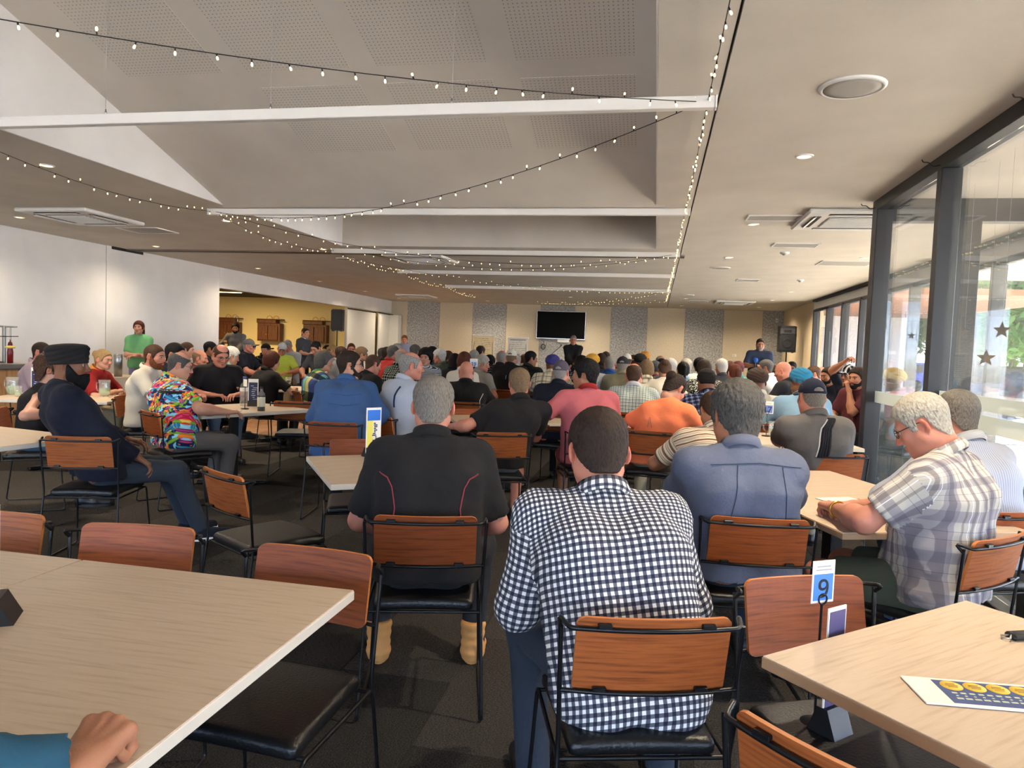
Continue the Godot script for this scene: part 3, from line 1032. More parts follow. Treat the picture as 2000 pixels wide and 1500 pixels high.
func build_fairy_lights() -> void:
	var y := CEIL - 0.03
	var rx := 0.204
	var lx := -5.196
	var bz := [-1.02, -4.344, -7.632, -10.92, -13.944, -17.328, -20.64]
	fairy("fairy light string nearest the camera, crossing above the first white beam", sag_path(Vector3(rx, y, bz[1]), Vector3(lx, y, bz[0]), 0.19, 26))
	fairy("fairy light string sweeping from the first beam's right end down to the second beam", sag_path(Vector3(rx, y, bz[1]), Vector3(lx, y, bz[2]), 0.30, 24))
	fairy("fairy light string from the second beam's left end to the third beam's right end", sag_path(Vector3(lx, y, bz[2]), Vector3(rx, y, bz[3]), 0.34, 24))
	fairy("fairy light string drooping just below the third beam", sag_path(Vector3(-4.92, y, bz[3]), Vector3(rx, y, bz[3] - 0.1), 0.24, 24))
	fairy("fairy light string from the round left loudspeaker to the last beam's right end", sag_path(Vector3(-5.4, y, -12.12), Vector3(rx, y, bz[5]), 0.20, 24))
	fairy("fairy light string from the right end of the last beam towards the television", sag_path(Vector3(rx, y, bz[5]), Vector3(-3.6, y, -22.68), 0.12, 24))
	fairy("furthest fairy light string running level in front of the felt wall", sag_path(Vector3(rx, y, bz[6]), Vector3(-3.84, y, -22.68), 0.05, 24))
	var right := PackedVector3Array()
	var left := PackedVector3Array()
	for i in 6:
		var off := 0.0 if i < 4 else (-0.03 if i == 4 else -0.02)
		right.append_array(sag_path(Vector3(rx + 0.02, y, bz[i]), Vector3(rx + 0.02 + off, y, bz[i + 1]), 0.04, 8).slice(0, 8))
		if i > 0:
			left.append_array(sag_path(Vector3(lx - 0.03, y, bz[i]), Vector3(lx - 0.03, y, bz[i + 1]), 0.12 if i < 3 else 0.07, 8).slice(0, 8))
	left.insert(0, Vector3(lx, y - 0.05, -3.12))
	fairy("long fairy light string running down the right ends of all the beams", right, 0.12)
	fairy("long fairy light string running down the left ends of all the beams", left, 0.15)


# ------------------------------------------------------------------ things on and near the walls
func speaker_on_stand(label: String, slabel: String, p: Vector3, yaw: float, yb: float, w: float, h: float, front: bool) -> void:
	var st := thing("speaker_stand", slabel, "speaker stand", p)
	part("pole", tube(PackedVector3Array([Vector3(0, 0.35, 0), Vector3(0, yb, 0)]), 0.018, 10), M.black_steel, st)
	part("collar", lathe([Vector2(0, 0.7), Vector2(0.035, 0.7), Vector2(0.035, 0.8), Vector2(0, 0.8)], 14), M.dark_plastic, st)
	for k in 3:
		var a := k * TAU / 3 + 0.5
		part("leg", tube(PackedVector3Array([Vector3(0, 0.72, 0), Vector3(cos(a) * 0.5, 0.012, sin(a) * 0.5)]), 0.012, 8), M.black_steel, st)
	var t := thing("loudspeaker", label, "loudspeaker", p + Vector3(0, yb, 0), yaw)
	var prof := PackedVector2Array([Vector2(-w / 2, -0.18), Vector2(w / 2, -0.18), Vector2(w * 0.36, 0.18), Vector2(-w * 0.36, 0.18)])
	part("cabinet", prism(prof, h), M.dark_plastic, t, Transform3D(Basis(Vector3.RIGHT, -PI / 2) * Basis(Vector3.FORWARD, PI), Vector3(0, h / 2, 0)))
	if front:
		part("horn", box(w * 0.8, h * 0.22, 0.02, 0.008), M.grey_horn, t, T(0, h * 0.80, 0.19))
		part("horn_throat", box(w * 0.4, h * 0.10, 0.03, 0.01), M.black, t, T(0, h * 0.80, 0.192))
		part("grille", box(w * 0.86, h * 0.56, 0.02, 0.008), M.black, t, T(0, h * 0.34, 0.19))
		part("cone", lathe([Vector2(0, 0.0), Vector2(0.05, 0.004), Vector2(0.12, 0.02), Vector2(0.13, 0.02), Vector2(0.13, 0)], 24), M.dark_plastic, t, Transform3D(Basis(Vector3.RIGHT, PI / 2), Vector3(0, h * 0.34, 0.195)))
	else:
		part("grille", box(w * 0.88, h * 0.90, 0.02, 0.008), M.black, t, T(0, h * 0.5, 0.19))
	for s: float in [-1.0, 1.0]:
		part("foot", box(0.05, 0.02, 0.3), M.black, t, T(s * w * 0.3, -0.005, 0))


func build_wall_things() -> void:
	M.grey_horn = mat(Color(0.20, 0.20, 0.21), 0.4)
	# television
	var tv := thing("television", "large black wall television on the felt wall above the presenter", "television", Vector3(-3.24, 2.265, BACK + 0.06))
	part("frame", box(1.704, 0.96, 0.05, 0.008), M.chrome, tv)
	part("screen", box(1.656, 0.912, 0.012, 0.004), M.screen, tv, T(0, 0.008, 0.026))
	part("wall_bracket", box(0.4, 0.10, 0.05), M.white_plastic, tv, T(0.1, -0.53, -0.02))
	var coil := PackedVector3Array()
	for k in 60:
		var a := k * TAU / 20
		coil.append(Vector3(cos(a) * 0.075, sin(a) * 0.09, 0.012 + 0.0009 * k))
	var cc := thing("cable_coil", "coil of black cable hanging on the felt wall below the television", "cable", Vector3(-3.828, 1.509, BACK + 0.03))
	part("coil", tube(coil, 0.012, 6), M.dark_plastic, cc)
	part("hanger", tube(PackedVector3Array([Vector3(0, 0.09, 0.03), Vector3(0.01, 0.25, 0.02)]), 0.006, 6), M.dark_plastic, cc)
	# flip charts
	flip_chart("cream flip chart page of handwriting on the easel left of the other chart", Vector3(-5.544, 0, -22.68), 0.744, 1.809, Color(0.90, 0.83, 0.66), false)
	flip_chart("white flip chart page of handwriting on the easel nearest the television", Vector3(-4.392, 0, -22.68), 0.66, 1.773, Color(0.86, 0.85, 0.80), true)
	# microphone on its boom stand
	var ms := thing("microphone_stand", "black boom microphone stand left of the presenter", "microphone stand", Vector3(-3.384, 0, -22.8))
	part("pole", tube(PackedVector3Array([Vector3(0, 0.02, 0), Vector3(0, 1.19, 0)]), 0.012, 8), M.black_steel, ms)
	part("boom", tube(PackedVector3Array([Vector3(-0.11, 1.10, 0), Vector3(0.40, 1.55, 0.1)]), 0.010, 8), M.black_steel, ms)
	part("base", lathe([Vector2(0, 0), Vector2(0.14, 0), Vector2(0.14, 0.015), Vector2(0.03, 0.03), Vector2(0, 0.03)], 24), M.black_steel, ms)
	var mic := thing("microphone", "black microphone at the tip of the boom stand", "microphone", Vector3(-2.984, 1.55, -22.7))
	part("head", lathe([Vector2(0, 0.0), Vector2(0.022, 0.005), Vector2(0.028, 0.03), Vector2(0.02, 0.05), Vector2(0, 0.056)], 14), M.dark_plastic, mic)
	part("handle", tube(PackedVector3Array([Vector3(0, 0.005, 0), Vector3(-0.06, -0.05, -0.02)]), 0.014, 8), M.dark_plastic, mic)
	# lectern behind the purple turban
	var lec := thing("lectern", "dark lectern desk behind the purple turban and beside the presenter", "lectern", Vector3(-2.856, 0, -22.32))
	part("desk_top", box(0.62, 0.10, 0.45, 0.01), M.black, lec, T(0, 1.04, 0))
	part("column", box(0.46, 1.0, 0.36, 0.01), M.dark_plastic, lec, T(0, 0.5, 0))
	# speakers
	speaker_on_stand("black loudspeaker on a pole in front of the folding door", "black pole stand in front of the folding door", Vector3(-8.82, 0, -18.72), 0.35, 1.725, 0.36, 0.60, false)
	speaker_on_stand("black loudspeaker with a pale horn on a stand by the far windows", "black tripod stand by the far windows", Vector3(3.54, 0, -20.88), -0.12, 1.605, 0.50, 0.72, true)
	# switch plate, camera dome
	var sp := thing("switch_plate", "white wall plate low on the beige felt left of the man with the microphone", "switch plate", Vector3(2.532, 1.461, BACK + 0.0))
	part("plate", box(0.12, 0.08, 0.012, 0.003), M.white_plastic, sp, T(0, 0, 0.006))
	part("button", box(0.03, 0.04, 0.008, 0.002), M.grey_plastic, sp, T(-0.02, 0, 0.014))
	var sc := thing("wall_sensor", "small white motion sensor high in the right far corner", "sensor", Vector3(3.78, 2.649, BACK + 0.0))
	part("body", box(0.07, 0.12, 0.06, 0.015), M.white_plastic, sc, T(0, 0, 0.03))
	part("lens", box(0.05, 0.05, 0.02, 0.008), M.grey_plastic, sc, T(0, -0.01, 0.06))
	# pine cupboards on the wall of the side room, each with sticks lying on top
	var cup := ["pine wall cupboard in the side room behind the standing bearded man", "middle pine wall cupboard in the side room", "pine wall cupboard in the side room behind the standing woman with a ponytail"]
	for k in 3:
		var x: float = [-14.784, -13.2, -11.472][k]
		var t := thing("wall_cupboard", cup[k], "cupboard", Vector3(x, 1.341, -22.596), 0, "pine cupboards")
		part("body", box(0.86, 0.62, 0.22, 0.006), M.pine, t, T(0, 0.31, -0.11))
		part("pelmet", box(0.74, 0.12, 0.26, 0.01), M.pine, t, T(-0.08, 0.68, -0.10))
		for s: float in [-1.0, 1.0]:
			var d := part("door", box(0.36, 0.50, 0.03, 0.008), M.pine, t, T(s * 0.19 - 0.02, 0.29, 0.015))
			part("knob", lathe([Vector2(0, 0), Vector2(0.014, 0.004), Vector2(0.016, 0.02), Vector2(0, 0.026)], 10), M.ply_edge, d, Transform3D(Basis(Vector3.RIGHT, PI / 2), Vector3(-s * 0.14, -0.06, 0.015)))
		part("top_board", box(0.90, 0.025, 0.30, 0.004), M.pine, t, T(0.02, 0.755, -0.09))
		for s in 2:
			var arc := PackedVector3Array()
			for q in 9:
				var a := PI * q / 8
				arc.append(Vector3(-0.02 + 0.26 * s + cos(a) * 0.10, 0.77 + sin(a) * 0.11, -0.08))
			part("hoop", tube(arc, 0.008, 6), M.ply_edge, t)
	# exit sign plate by the first cupboard and a batten light on the dark ceiling
	var ex := thing("exit_sign", "small white running man sign beside the first pine cupboard", "sign", Vector3(-14.568, 2.085, -22.74))
	part("plate", box(0.2, 0.2, 0.03, 0.004), M.white_plastic, ex)
	part("figure", merged([box(0.05, 0.07, 0.004), TR(Vector3(0.01, 0.0, 0), 0, 0, -0.3), box(0.03, 0.03, 0.004), T(0.03, 0.06, 0), box(0.025, 0.08, 0.004), TR(Vector3(-0.03, -0.05, 0), 0, 0, -0.7), box(0.025, 0.08, 0.004), TR(Vector3(0.03, -0.06, 0), 0, 0, 0.4)]), M.ink, ex, T(0, 0, 0.017))
	var bl := thing("batten_light", "thin lit batten under the dark ceiling of the side room", "ceiling light", Vector3(-13.44, 2.83, -19.92), 0.15)
	part("housing", box(1.7, 0.03, 0.08, 0.01), M.white_metal, bl)
	part("tube", box(1.6, 0.02, 0.05, 0.008), M.lamp, bl, T(0, -0.02, 0))
	var al := AreaLight3D.new()
	al.name = "lamp"
	al.area_size = Vector2(1.6, 0.06)
	al.light_color = Color(1.0, 0.86, 0.62)
	al.light_energy = 16.0
	al.area_range = 14.0
	al.shadow_enabled = true
	al.position = Vector3(0, -0.04, 0)
	al.rotation.x = -PI / 2
	bl.add_child(al)
	var ol := OmniLight3D.new()  # added fill with no fitting, brightens the people in the side room
	ol.name = "added_fill"
	ol.light_color = Color(1.0, 0.85, 0.6)
	ol.light_energy = 2.2
	ol.light_size = 0.05
	ol.omni_range = 14.0
	ol.shadow_enabled = true
	ol.position = Vector3(1.6, -0.25, 4.2)
	bl.add_child(ol)
	# servery: timber front, steel top, glass sneeze guard on posts
	var sv := thing("servery_counter", "timber fronted servery counter with a steel top along the left wall", "counter", Vector3(-8.9, 0, -6.4))
	part("front", box(0.9, 0.86, 3.6, 0.004), M.oak, sv, T(-0.02, 0.49, 0))
	part("kickboard", box(0.84, 0.08, 3.6), M.dark_plastic, sv, T(-0.05, 0.04, 0))
	part("worktop", box(1.0, 0.08, 3.7, 0.012), M.stainless, sv, T(-0.02, 0.94, 0))
	part("back_tray", box(0.6, 0.02, 3.4, 0.005), M.stainless, sv, T(-0.05, 0.99, 0))
	for z in [-1.75, 0.2]:
		part("guard_post", box(0.035, 0.50, 0.035, 0.004), M.stainless, sv, T(0.2, 1.23, z))
		part("guard_post", box(0.016, 0.50, 0.016, 0.003), M.stainless, sv, T(0.2, 1.23, z - 0.1))
		part("bracket", box(0.55, 0.022, 0.04, 0.004), M.stainless, sv, T(0.1, 1.47, z - 0.02))
	part("rail", box(0.05, 0.035, 3.5, 0.004), M.stainless, sv, T(0.2, 1.36, 0.1))
	part("rail", box(0.03, 0.02, 2.9, 0.004), M.stainless, sv, T(0.1, 1.22, 0.1))
	part("shelf_glass", box(0.5, 0.01, 2.9), M.glass, sv, T(0.08, 1.45, 0.1))
	part("guard_glass", box(0.01, 0.3, 2.9), M.glass, sv, T(0.25, 1.26, 0.1))
	var cord := thing("power_cord", "thin black cord draped over the servery rail", "cord", Vector3(-8.65, 1.38, -6.7))
	part("cord", tube(rounded([Vector3(0, 0.12, 1.0), Vector3(0, 0.08, 0.2), Vector3(0.02, -0.06, -0.4), Vector3(0.02, -0.04, -1.6)], 0.3, 8), 0.006, 6), M.dark_plastic, cord)
	var sb := thing("sauce_bottle", "dark red sauce bottle with a yellow collar on the servery end", "bottle", Vector3(-8.55, 0.98, -8.1))
	part("body", lathe([Vector2(0, 0), Vector2(0.035, 0), Vector2(0.036, 0.15), Vector2(0.03, 0.2)], 14), mat(Color(0.45, 0.05, 0.05), 0.4), sb)
	part("collar", lathe([Vector2(0, 0.2), Vector2(0.06, 0.2), Vector2(0.058, 0.225), Vector2(0.03, 0.235)], 16), mat(Color(0.85, 0.72, 0.38), 0.5), sb)
	part("cap", lathe([Vector2(0.03, 0.235), Vector2(0.022, 0.28), Vector2(0.008, 0.29), Vector2(0.006, 0.32), Vector2(0, 0.32)], 14), mat(Color(0.30, 0.03, 0.04), 0.4), sb)
	# exit sign hanging in the lobby, stars on threads
	var ls := thing("hanging_exit_sign", "green tinted running man exit sign hanging inside the glass lobby", "exit sign", Vector3(2.784, 2.481, -5.88), 0.5)
	part("plate", box(0.34, 0.22, 0.03, 0.006), M.soffit, ls)
	part("figure", merged([box(0.06, 0.08, 0.036), TR(Vector3(-0.04, 0.0, 0), 0, 0, -0.3), box(0.04, 0.04, 0.036), T(-0.02, 0.07, 0), box(0.03, 0.09, 0.036), TR(Vector3(-0.08, -0.05, 0), 0, 0, -0.7), box(0.03, 0.09, 0.036), TR(Vector3(-0.02, -0.06, 0), 0, 0, 0.4), box(0.07, 0.12, 0.036), T(0.09, 0, 0)]), mat(Color(0.45, 0.52, 0.48), 0.6), ls)
	part("bracket", box(0.03, 0.36, 0.03), M.grey_plastic, ls, T(0, 0.28, 0))
	var star := PackedVector2Array()
	for k in 10:
		var a := k * PI / 5 + PI / 2
		star.append(Vector2(cos(a), sin(a)) * (1.0 if k % 2 == 0 else 0.42))
	var star_mesh := prism(star, 0.25)
	var starm := mat(Color(0.32, 0.26, 0.22), 0.5, 0.4)
	var sp2 := [[2.34, -4.56, 2.313, 0.084], [2.46, -5.16, 2.085, 0.06], [2.58, -4.68, 1.965, 0.042], [2.76, -4.92, 1.893, 0.036], [2.94, -5.04, 2.025, 0.036], [2.7, -5.4, 1.797, 0.048], [2.88, -5.64, 1.749, 0.054], [3.06, -5.28, 1.869, 0.036], [3, -5.88, 1.533, 0.072], [2.34, -5.52, 1.701, 0.06], [2.4, -5.88, 1.509, 0.066], [2.28, -6.36, 1.809, 0.042], [2.52, -6.6, 1.725, 0.042], [2.82, -6.24, 2.049, 0.042]]
	for s in sp2:
		var t := thing("hanging_star", "small dark star on a thread in the glass lobby", "star ornament", Vector3(s[0], s[2], s[1]), s[0] * 5.0, "stars on threads in the lobby")
		part("star", star_mesh, starm, t, Transform3D(Basis().scaled(Vector3(s[3], s[3], s[3] * 0.4))))
		part("thread", tube(PackedVector3Array([Vector3(0, s[3], 0), Vector3(0, CEIL - s[2], 0)]), 0.0012, 4), M.grey_plastic, t)
	# little wire hooks on the glass frame head
	for s in [[GLASSZ + 0.0, "wire hook on the lobby post at the ceiling"], [GLASSZ + 1.548, "wire hook on the second lobby mullion at the ceiling"], [GLASSZ + 2.88, "wire hook on the lobby head nearest the camera"]]:
		var hk := thing("wire_hook", s[1], "hook", Vector3(GLASSX - 0.005, CEIL - 0.07, s[0]), 0, "wire hooks")
		part("wire", tube(rounded([Vector3(0.0, 0, 0), Vector3(-0.05, -0.015, 0.0), Vector3(-0.08, 0.02, 0.0), Vector3(-0.12, 0.015, 0.01), Vector3(-0.13, 0.035, 0.01)], 0.02, 4), 0.004, 5), M.dark_plastic, hk)


func flip_chart(label: String, p: Vector3, w: float, top: float, c: Color, bar: bool) -> void:
	var t := thing("flip_chart", label, "flip chart", p)
	for s: float in [-1.0, 1.0]:
		part("leg", tube(PackedVector3Array([Vector3(s * (w * 0.5 + 0.02), 0, 0.25), Vector3(s * w * 0.4, top - 0.1, -0.01)]), 0.012, 8), M.grey_plastic, t)
	part("leg", tube(PackedVector3Array([Vector3(0, 0, -0.5), Vector3(0, top - 0.15, -0.04)]), 0.012, 8), M.grey_plastic, t)
	part("board", box(w, 0.95, 0.02, 0.004), M.white_plastic, t, T(0, top - 0.48, 0.0))
	part("page", box(w - 0.02, 0.92, 0.006), mat(c, 0.9), t, T(0, top - 0.5, 0.014))
	if bar:
		part("clamp_bar", box(w + 0.04, 0.06, 0.04, 0.01), M.white_plastic, t, T(0, top - 0.02, 0.01))
	else:
		part("clamp_bar", box(w, 0.025, 0.03, 0.005), M.laminate_edge, t, T(0, top - 0.01, 0.01))
	# lines of marker writing
	var st := begin()
	var r := RandomNumberGenerator.new()
	r.seed = int(w * 1000)
	for k in (11 if bar else 13):
		var y := top - 0.11 - k * 0.060
		var x := -w * 0.42 + r.randf() * 0.03
		var x1 := w * r.randf_range(0.15, 0.45)
		while x < x1:
			var l := r.randf_range(0.012, 0.045)
			add_box(st, Vector3(x + l / 2, y + r.randf_range(-0.006, 0.006), 0.0175), Vector3(l, r.randf_range(0.004, 0.016), 0.001))
			x += l + r.randf_range(0.003, 0.014)
	if bar:
		add_box(st, Vector3(0, top - 0.075, 0.0175), Vector3(w * 0.8, 0.02, 0.001))
	part("handwriting", done(st), mat(Color(0.36, 0.33, 0.36), 0.9), t)


# ------------------------------------------------------------------ meshing of smooth distance fields (surface nets)
class Net:
	var v := PackedVector3Array()
	var n := PackedVector3Array()
	var ix := PackedInt32Array()
	var col := PackedColorArray()
	var uv := PackedVector2Array()


class Field:
	# tapered capsules joined by a smooth minimum; a capsule may be cut by a plane of its own, and all by common planes
	var a := PackedVector3Array()
	var ba := PackedVector3Array()
	var inv := PackedFloat32Array()
	var ra := PackedFloat32Array()
	var dr := PackedFloat32Array()
	var own := PackedInt32Array()
	var grp := PackedInt32Array()
	var planes: Array[Plane] = []
	var cuts: Array[Plane] = []
	var k := 0.04
	var blk := 0.12
	var near := {}

	func bone(p: Vector3, q: Vector3, r0: float, r1: float, g := 0, cut := -1) -> void:
		a.append(p)
		ba.append(q - p)
		var l := (q - p).length_squared()
		inv.append(1.0 / l if l > 1e-9 else 0.0)
		ra.append(r0)
		dr.append(r1 - r0)
		grp.append(g)
		own.append(cut)

	func plane(p: Vector3, n: Vector3) -> int:
		planes.append(Plane(n.normalized(), p))
		return planes.size() - 1

	func one(i: int, p: Vector3) -> float:
		var pa := p - a[i]
		var t := clampf(pa.dot(ba[i]) * inv[i], 0.0, 1.0)
		return (pa - ba[i] * t).length() - ra[i] - dr[i] * t

	func nearest(p: Vector3) -> int:
		var best := 1e9
		var at := 0
		for i in a.size():
			var d := one(i, p)
			if own[i] >= 0:
				d = maxf(d, planes[own[i]].distance_to(p))
			if d < best:
				best = d
				at = i
		return at

	func eval(p: Vector3) -> float:
		var b := Vector3i((p / blk).floor())
		var ids = near.get(b)
		if ids == null:
			var c := (Vector3(b) + Vector3(0.5, 0.5, 0.5)) * blk
			var ds := PackedFloat32Array()
			var m0 := 1e9
			for i in a.size():
				var d := one(i, c)
				ds.append(d)
				m0 = minf(m0, d)
			var list := PackedInt32Array()
			for i in a.size():
				if ds[i] < m0 + blk * 1.74 + k * 1.5 or own[i] >= 0 and ds[i] < m0 + 0.4:
					list.append(i)
			near[b] = list
			ids = list
		var m := 1e9
		for i: int in ids:
			var pa := p - a[i]
			var t := clampf(pa.dot(ba[i]) * inv[i], 0.0, 1.0)
			var d := (pa - ba[i] * t).length() - ra[i] - dr[i] * t
			if own[i] >= 0:
				d = maxf(d, planes[own[i]].distance_to(p))
			var h := k - absf(m - d)
			if h > 0.0:
				m = minf(m, d) - h * h * 0.25 / k
			else:
				m = minf(m, d)
		for c in cuts:
			m = maxf(m, c.distance_to(p))
		return m

	func seeds() -> Array:
		var out := []
		for i in a.size():
			out.append(a[i] + ba[i] * 0.4)
		return out


const OFF := [0, 1, 1024, 1025, 1048576, 1048577, 1049600, 1049601]
const EA := [0, 2, 4, 6, 0, 1, 4, 5, 0, 1, 2, 3]
const EB := [1, 3, 5, 7, 2, 3, 6, 7, 4, 5, 6, 7]
const HALF := 537395712  # 512 + (512 << 10) + (512 << 20)


func nets(fn: Callable, seeds: Array, c: float) -> Net:
	var out := Net.new()
	var val := {}
	var cv := {}
	var stack := []
	var corn := PackedVector3Array()
	for k in 8:
		corn.append(Vector3(k & 1, (k >> 1) & 1, (k >> 2) & 1))
	for s: Vector3 in seeds:
		var g := Vector3i((s / c).floor())
		if fn.call(Vector3(g) * c) >= 0.0:
			continue
		for d in [Vector3i(0, 1, 0), Vector3i(1, 0, 0), Vector3i(0, 0, 1)]:
			var q := g
			for i in 200:
				if fn.call(Vector3(q + d) * c) > 0.0:
					stack.append(q.x + (q.y << 10) + (q.z << 20) + HALF)
					break
				q += d
	var dd := PackedFloat32Array()
	dd.resize(8)
	var verts := PackedVector3Array()
	while stack.size():
		var key: int = stack.pop_back()
		if cv.has(key):
			continue
		var x := (key & 1023) - 512
		var y := ((key >> 10) & 1023) - 512
		var z := ((key >> 20) & 1023) - 512
		var o := Vector3(x, y, z)
		var mask := 0
		for k in 8:
			var kk: int = key + OFF[k]
			var dv = val.get(kk)
			if dv == null:
				dv = fn.call((o + corn[k]) * c)
				val[kk] = dv
			dd[k] = dv
			if dv < 0.0:
				mask |= 1 << k
		if mask == 0 or mask == 255:
			cv[key] = -1
			continue
		var sum := Vector3.ZERO
		var cnt := 0
		for e in 12:
			var i: int = EA[e]
			var j: int = EB[e]
			if ((mask >> i) ^ (mask >> j)) & 1:
				var t := dd[i] / (dd[i] - dd[j])
				sum += corn[i].lerp(corn[j], t)
				cnt += 1
		cv[key] = verts.size()
		verts.append((o + sum / cnt) * c)
		var f := mask & 0x55
		if f != 0 and f != 0x55:
			stack.append(key - 1)
		f = mask & 0xAA
		if f != 0 and f != 0xAA:
			stack.append(key + 1)
		f = mask & 0x33
		if f != 0 and f != 0x33:
			stack.append(key - 1024)
		f = mask & 0xCC
		if f != 0 and f != 0xCC:
			stack.append(key + 1024)
		f = mask & 0x0F
		if f != 0 and f != 0x0F:
			stack.append(key - 1048576)
		f = mask & 0xF0
		if f != 0 and f != 0xF0:
			stack.append(key + 1048576)
	var nn := PackedVector3Array()
	nn.resize(verts.size())
	var ix := PackedInt32Array()
	for key: int in cv:
		var i0: int = cv[key]
		if i0 < 0:
			continue
		var s0: bool = val[key] < 0.0
		for ax in 3:
			var e := 1 << (10 * ax)
			if (val[key + e] < 0.0) == s0:
				continue
			var u := 1 << (10 * ((ax + 1) % 3))
			var w := 1 << (10 * ((ax + 2) % 3))
			var i1: int = cv.get(key - u, -1)
			var i2: int = cv.get(key - u - w, -1)
			var i3: int = cv.get(key - w, -1)
			if i1 < 0 or i2 < 0 or i3 < 0:
				continue
			var fnv := (verts[i2] - verts[i0]).cross(verts[i3] - verts[i1])
			if s0:
				ix.append_array([i0, i2, i1, i0, i3, i2])
			else:
				fnv = -fnv
				ix.append_array([i0, i1, i2, i0, i2, i3])
			nn[i0] += fnv
			nn[i1] += fnv
			nn[i2] += fnv
			nn[i3] += fnv
	for i in nn.size():
		nn[i] = nn[i].normalized()
	out.v = verts
	out.n = nn
	out.ix = ix
	return out


func net_mesh(t: Net) -> ArrayMesh:
	return arr_mesh(t.v, t.n, t.ix, t.col, t.uv)


func net_moved(t: Net, xf: Transform3D, mirror := false) -> Net:
	var o := Net.new()
	var b := xf.basis
	if mirror:
		b = b * Basis.from_scale(Vector3(-1, 1, 1))
	var x := Transform3D(b, xf.origin)
	o.v = x * t.v
	o.n = Transform3D(b.orthonormalized() if not mirror else b, Vector3.ZERO) * t.n
	o.col = t.col
	o.ix = t.ix.duplicate()
	if mirror:
		o.ix.reverse()
	return o


func net_join(list: Array) -> Net:
	var o := Net.new()
	for t: Net in list:
		var base := o.v.size()
		o.v.append_array(t.v)
		o.n.append_array(t.n)
		var idx := t.ix.duplicate()
		for i in idx.size():
			idx[i] += base
		o.ix.append_array(idx)
		if t.col.size():
			o.col.append_array(t.col)
		else:
			var c := PackedColorArray()
			c.resize(t.v.size())
			c.fill(Color(1, 1, 1))
			o.col.append_array(c)
	return o


# ------------------------------------------------------------------ heads, hair, hats, hands, shoes
func ell(p: Vector3, c: Vector3, r: Vector3) -> float:
	var q := p - c
	var k0 := (q / r).length()
	var k1 := (q / (r * r)).length()
	return k0 * (k0 - 1.0) / maxf(k1, 1e-6)


func cap(p: Vector3, a: Vector3, b: Vector3, r0: float, r1: float) -> float:
	var pa := p - a
	var ba := b - a
	var t := clampf(pa.dot(ba) / ba.length_squared(), 0.0, 1.0)
	return (pa - ba * t).length() - lerpf(r0, r1, t)


func smin(a: float, b: float, k: float) -> float:
	var h := maxf(k - absf(a - b), 0.0)
	return minf(a, b) - h * h * 0.25 / k


func smax(a: float, b: float, k: float) -> float:
	return -smin(-a, -b, k)


var head_jaw := 1.0
var head_fat := 0.0
var head_nose := 1.0


func head_core(q: Vector3) -> float:
	# skull, face and jaw, without nose and ears
	var p := Vector3(absf(q.x), q.y, q.z)
	var j := head_jaw
	var d := ell(p, Vector3(0, 0.03, 0.012), Vector3(0.077, 0.090, 0.098))
	d = smin(d, ell(p, Vector3(0, -0.028, -0.028), Vector3(0.064 * j, 0.086, 0.066)), 0.03)
	d = smin(d, cap(p, Vector3(0.050 * j, -0.055, 0.0), Vector3(0.014, -0.094, -0.066), 0.022 + head_fat, 0.020), 0.03)
	d = smin(d, ell(p, Vector3(0, -0.098, -0.070), Vector3(0.022 * j, 0.017, 0.018)), 0.02)
	if head_fat > 0.0:
		d = smin(d, ell(p, Vector3(0, -0.105, -0.03), Vector3(0.055, 0.03 + head_fat, 0.045)), 0.03)
	return d


func head_sdf(q: Vector3) -> float:
	var p := Vector3(absf(q.x), q.y, q.z)
	var d := head_core(q)
	d = smin(d, cap(p, Vector3(0, -0.05, 0.022), Vector3(0, -0.105, 0.030), 0.055 + head_fat, 0.054 + head_fat), 0.03)
	if p.z < 0.0:
		d = smin(d, (p - Vector3(0.044, -0.024, -0.062)).length() - 0.023, 0.02)
		d = smin(d, cap(p, Vector3(0.0, 0.024, -0.088), Vector3(0.042, 0.022, -0.076), 0.010, 0.009), 0.016)
		d = smax(d, 0.015 - (p - Vector3(0.032, 0.002, -0.100)).length(), 0.014)
		d = smin(d, cap(p, Vector3(0, 0.010, -0.088), Vector3(0, -0.034, -0.110 * head_nose), 0.008, 0.0125), 0.012)
		d = smin(d, (p - Vector3(0.013, -0.038, -0.098)).length() - 0.009, 0.008)
		d = smin(d, ell(p, Vector3(0, -0.063, -0.093), Vector3(0.024, 0.006, 0.010)), 0.006)
		d = smin(d, ell(p, Vector3(0, -0.074, -0.091), Vector3(0.021, 0.007, 0.010)), 0.006)
		d = smax(d, 0.0035 - cap(p, Vector3(0, -0.0685, -0.104), Vector3(0.024, -0.070, -0.096), 0.0, 0.0), 0.004)
	# ear: a tilted leaf with a hollow
	var e := p - Vector3(0.080, -0.006, 0.014)
	e = Basis(Vector3.UP, -0.45) * e
	e = Basis(Vector3.RIGHT, 0.2) * e
	var ear := ell(e, Vector3.ZERO, Vector3(0.0085, 0.033, 0.021))
	ear = smax(ear, -ell(e, Vector3(0.009, 0.003, -0.002), Vector3(0.007, 0.021, 0.012)), 0.004)
	return smin(d, ear, 0.008)


func scalp(p: Vector3) -> float:
	var d := ell(p, Vector3(0, 0.03, 0.012), Vector3(0.077, 0.090, 0.098))
	d = smin(d, ell(p, Vector3(0, -0.025, 0.0), Vector3(0.070, 0.075, 0.080)), 0.03)
	return smin(d, cap(p, Vector3(0, -0.05, 0.024), Vector3(0, -0.12, 0.032), 0.055, 0.055), 0.03)


const LINE_Z := [-0.12, -0.080, -0.052, -0.034, -0.012, -0.004, 0.030, 0.042, 0.075, 0.13]
const LINE_Y := [0.080, 0.066, 0.034, -0.016, -0.018, 0.030, 0.030, -0.025, -0.082, -0.092]


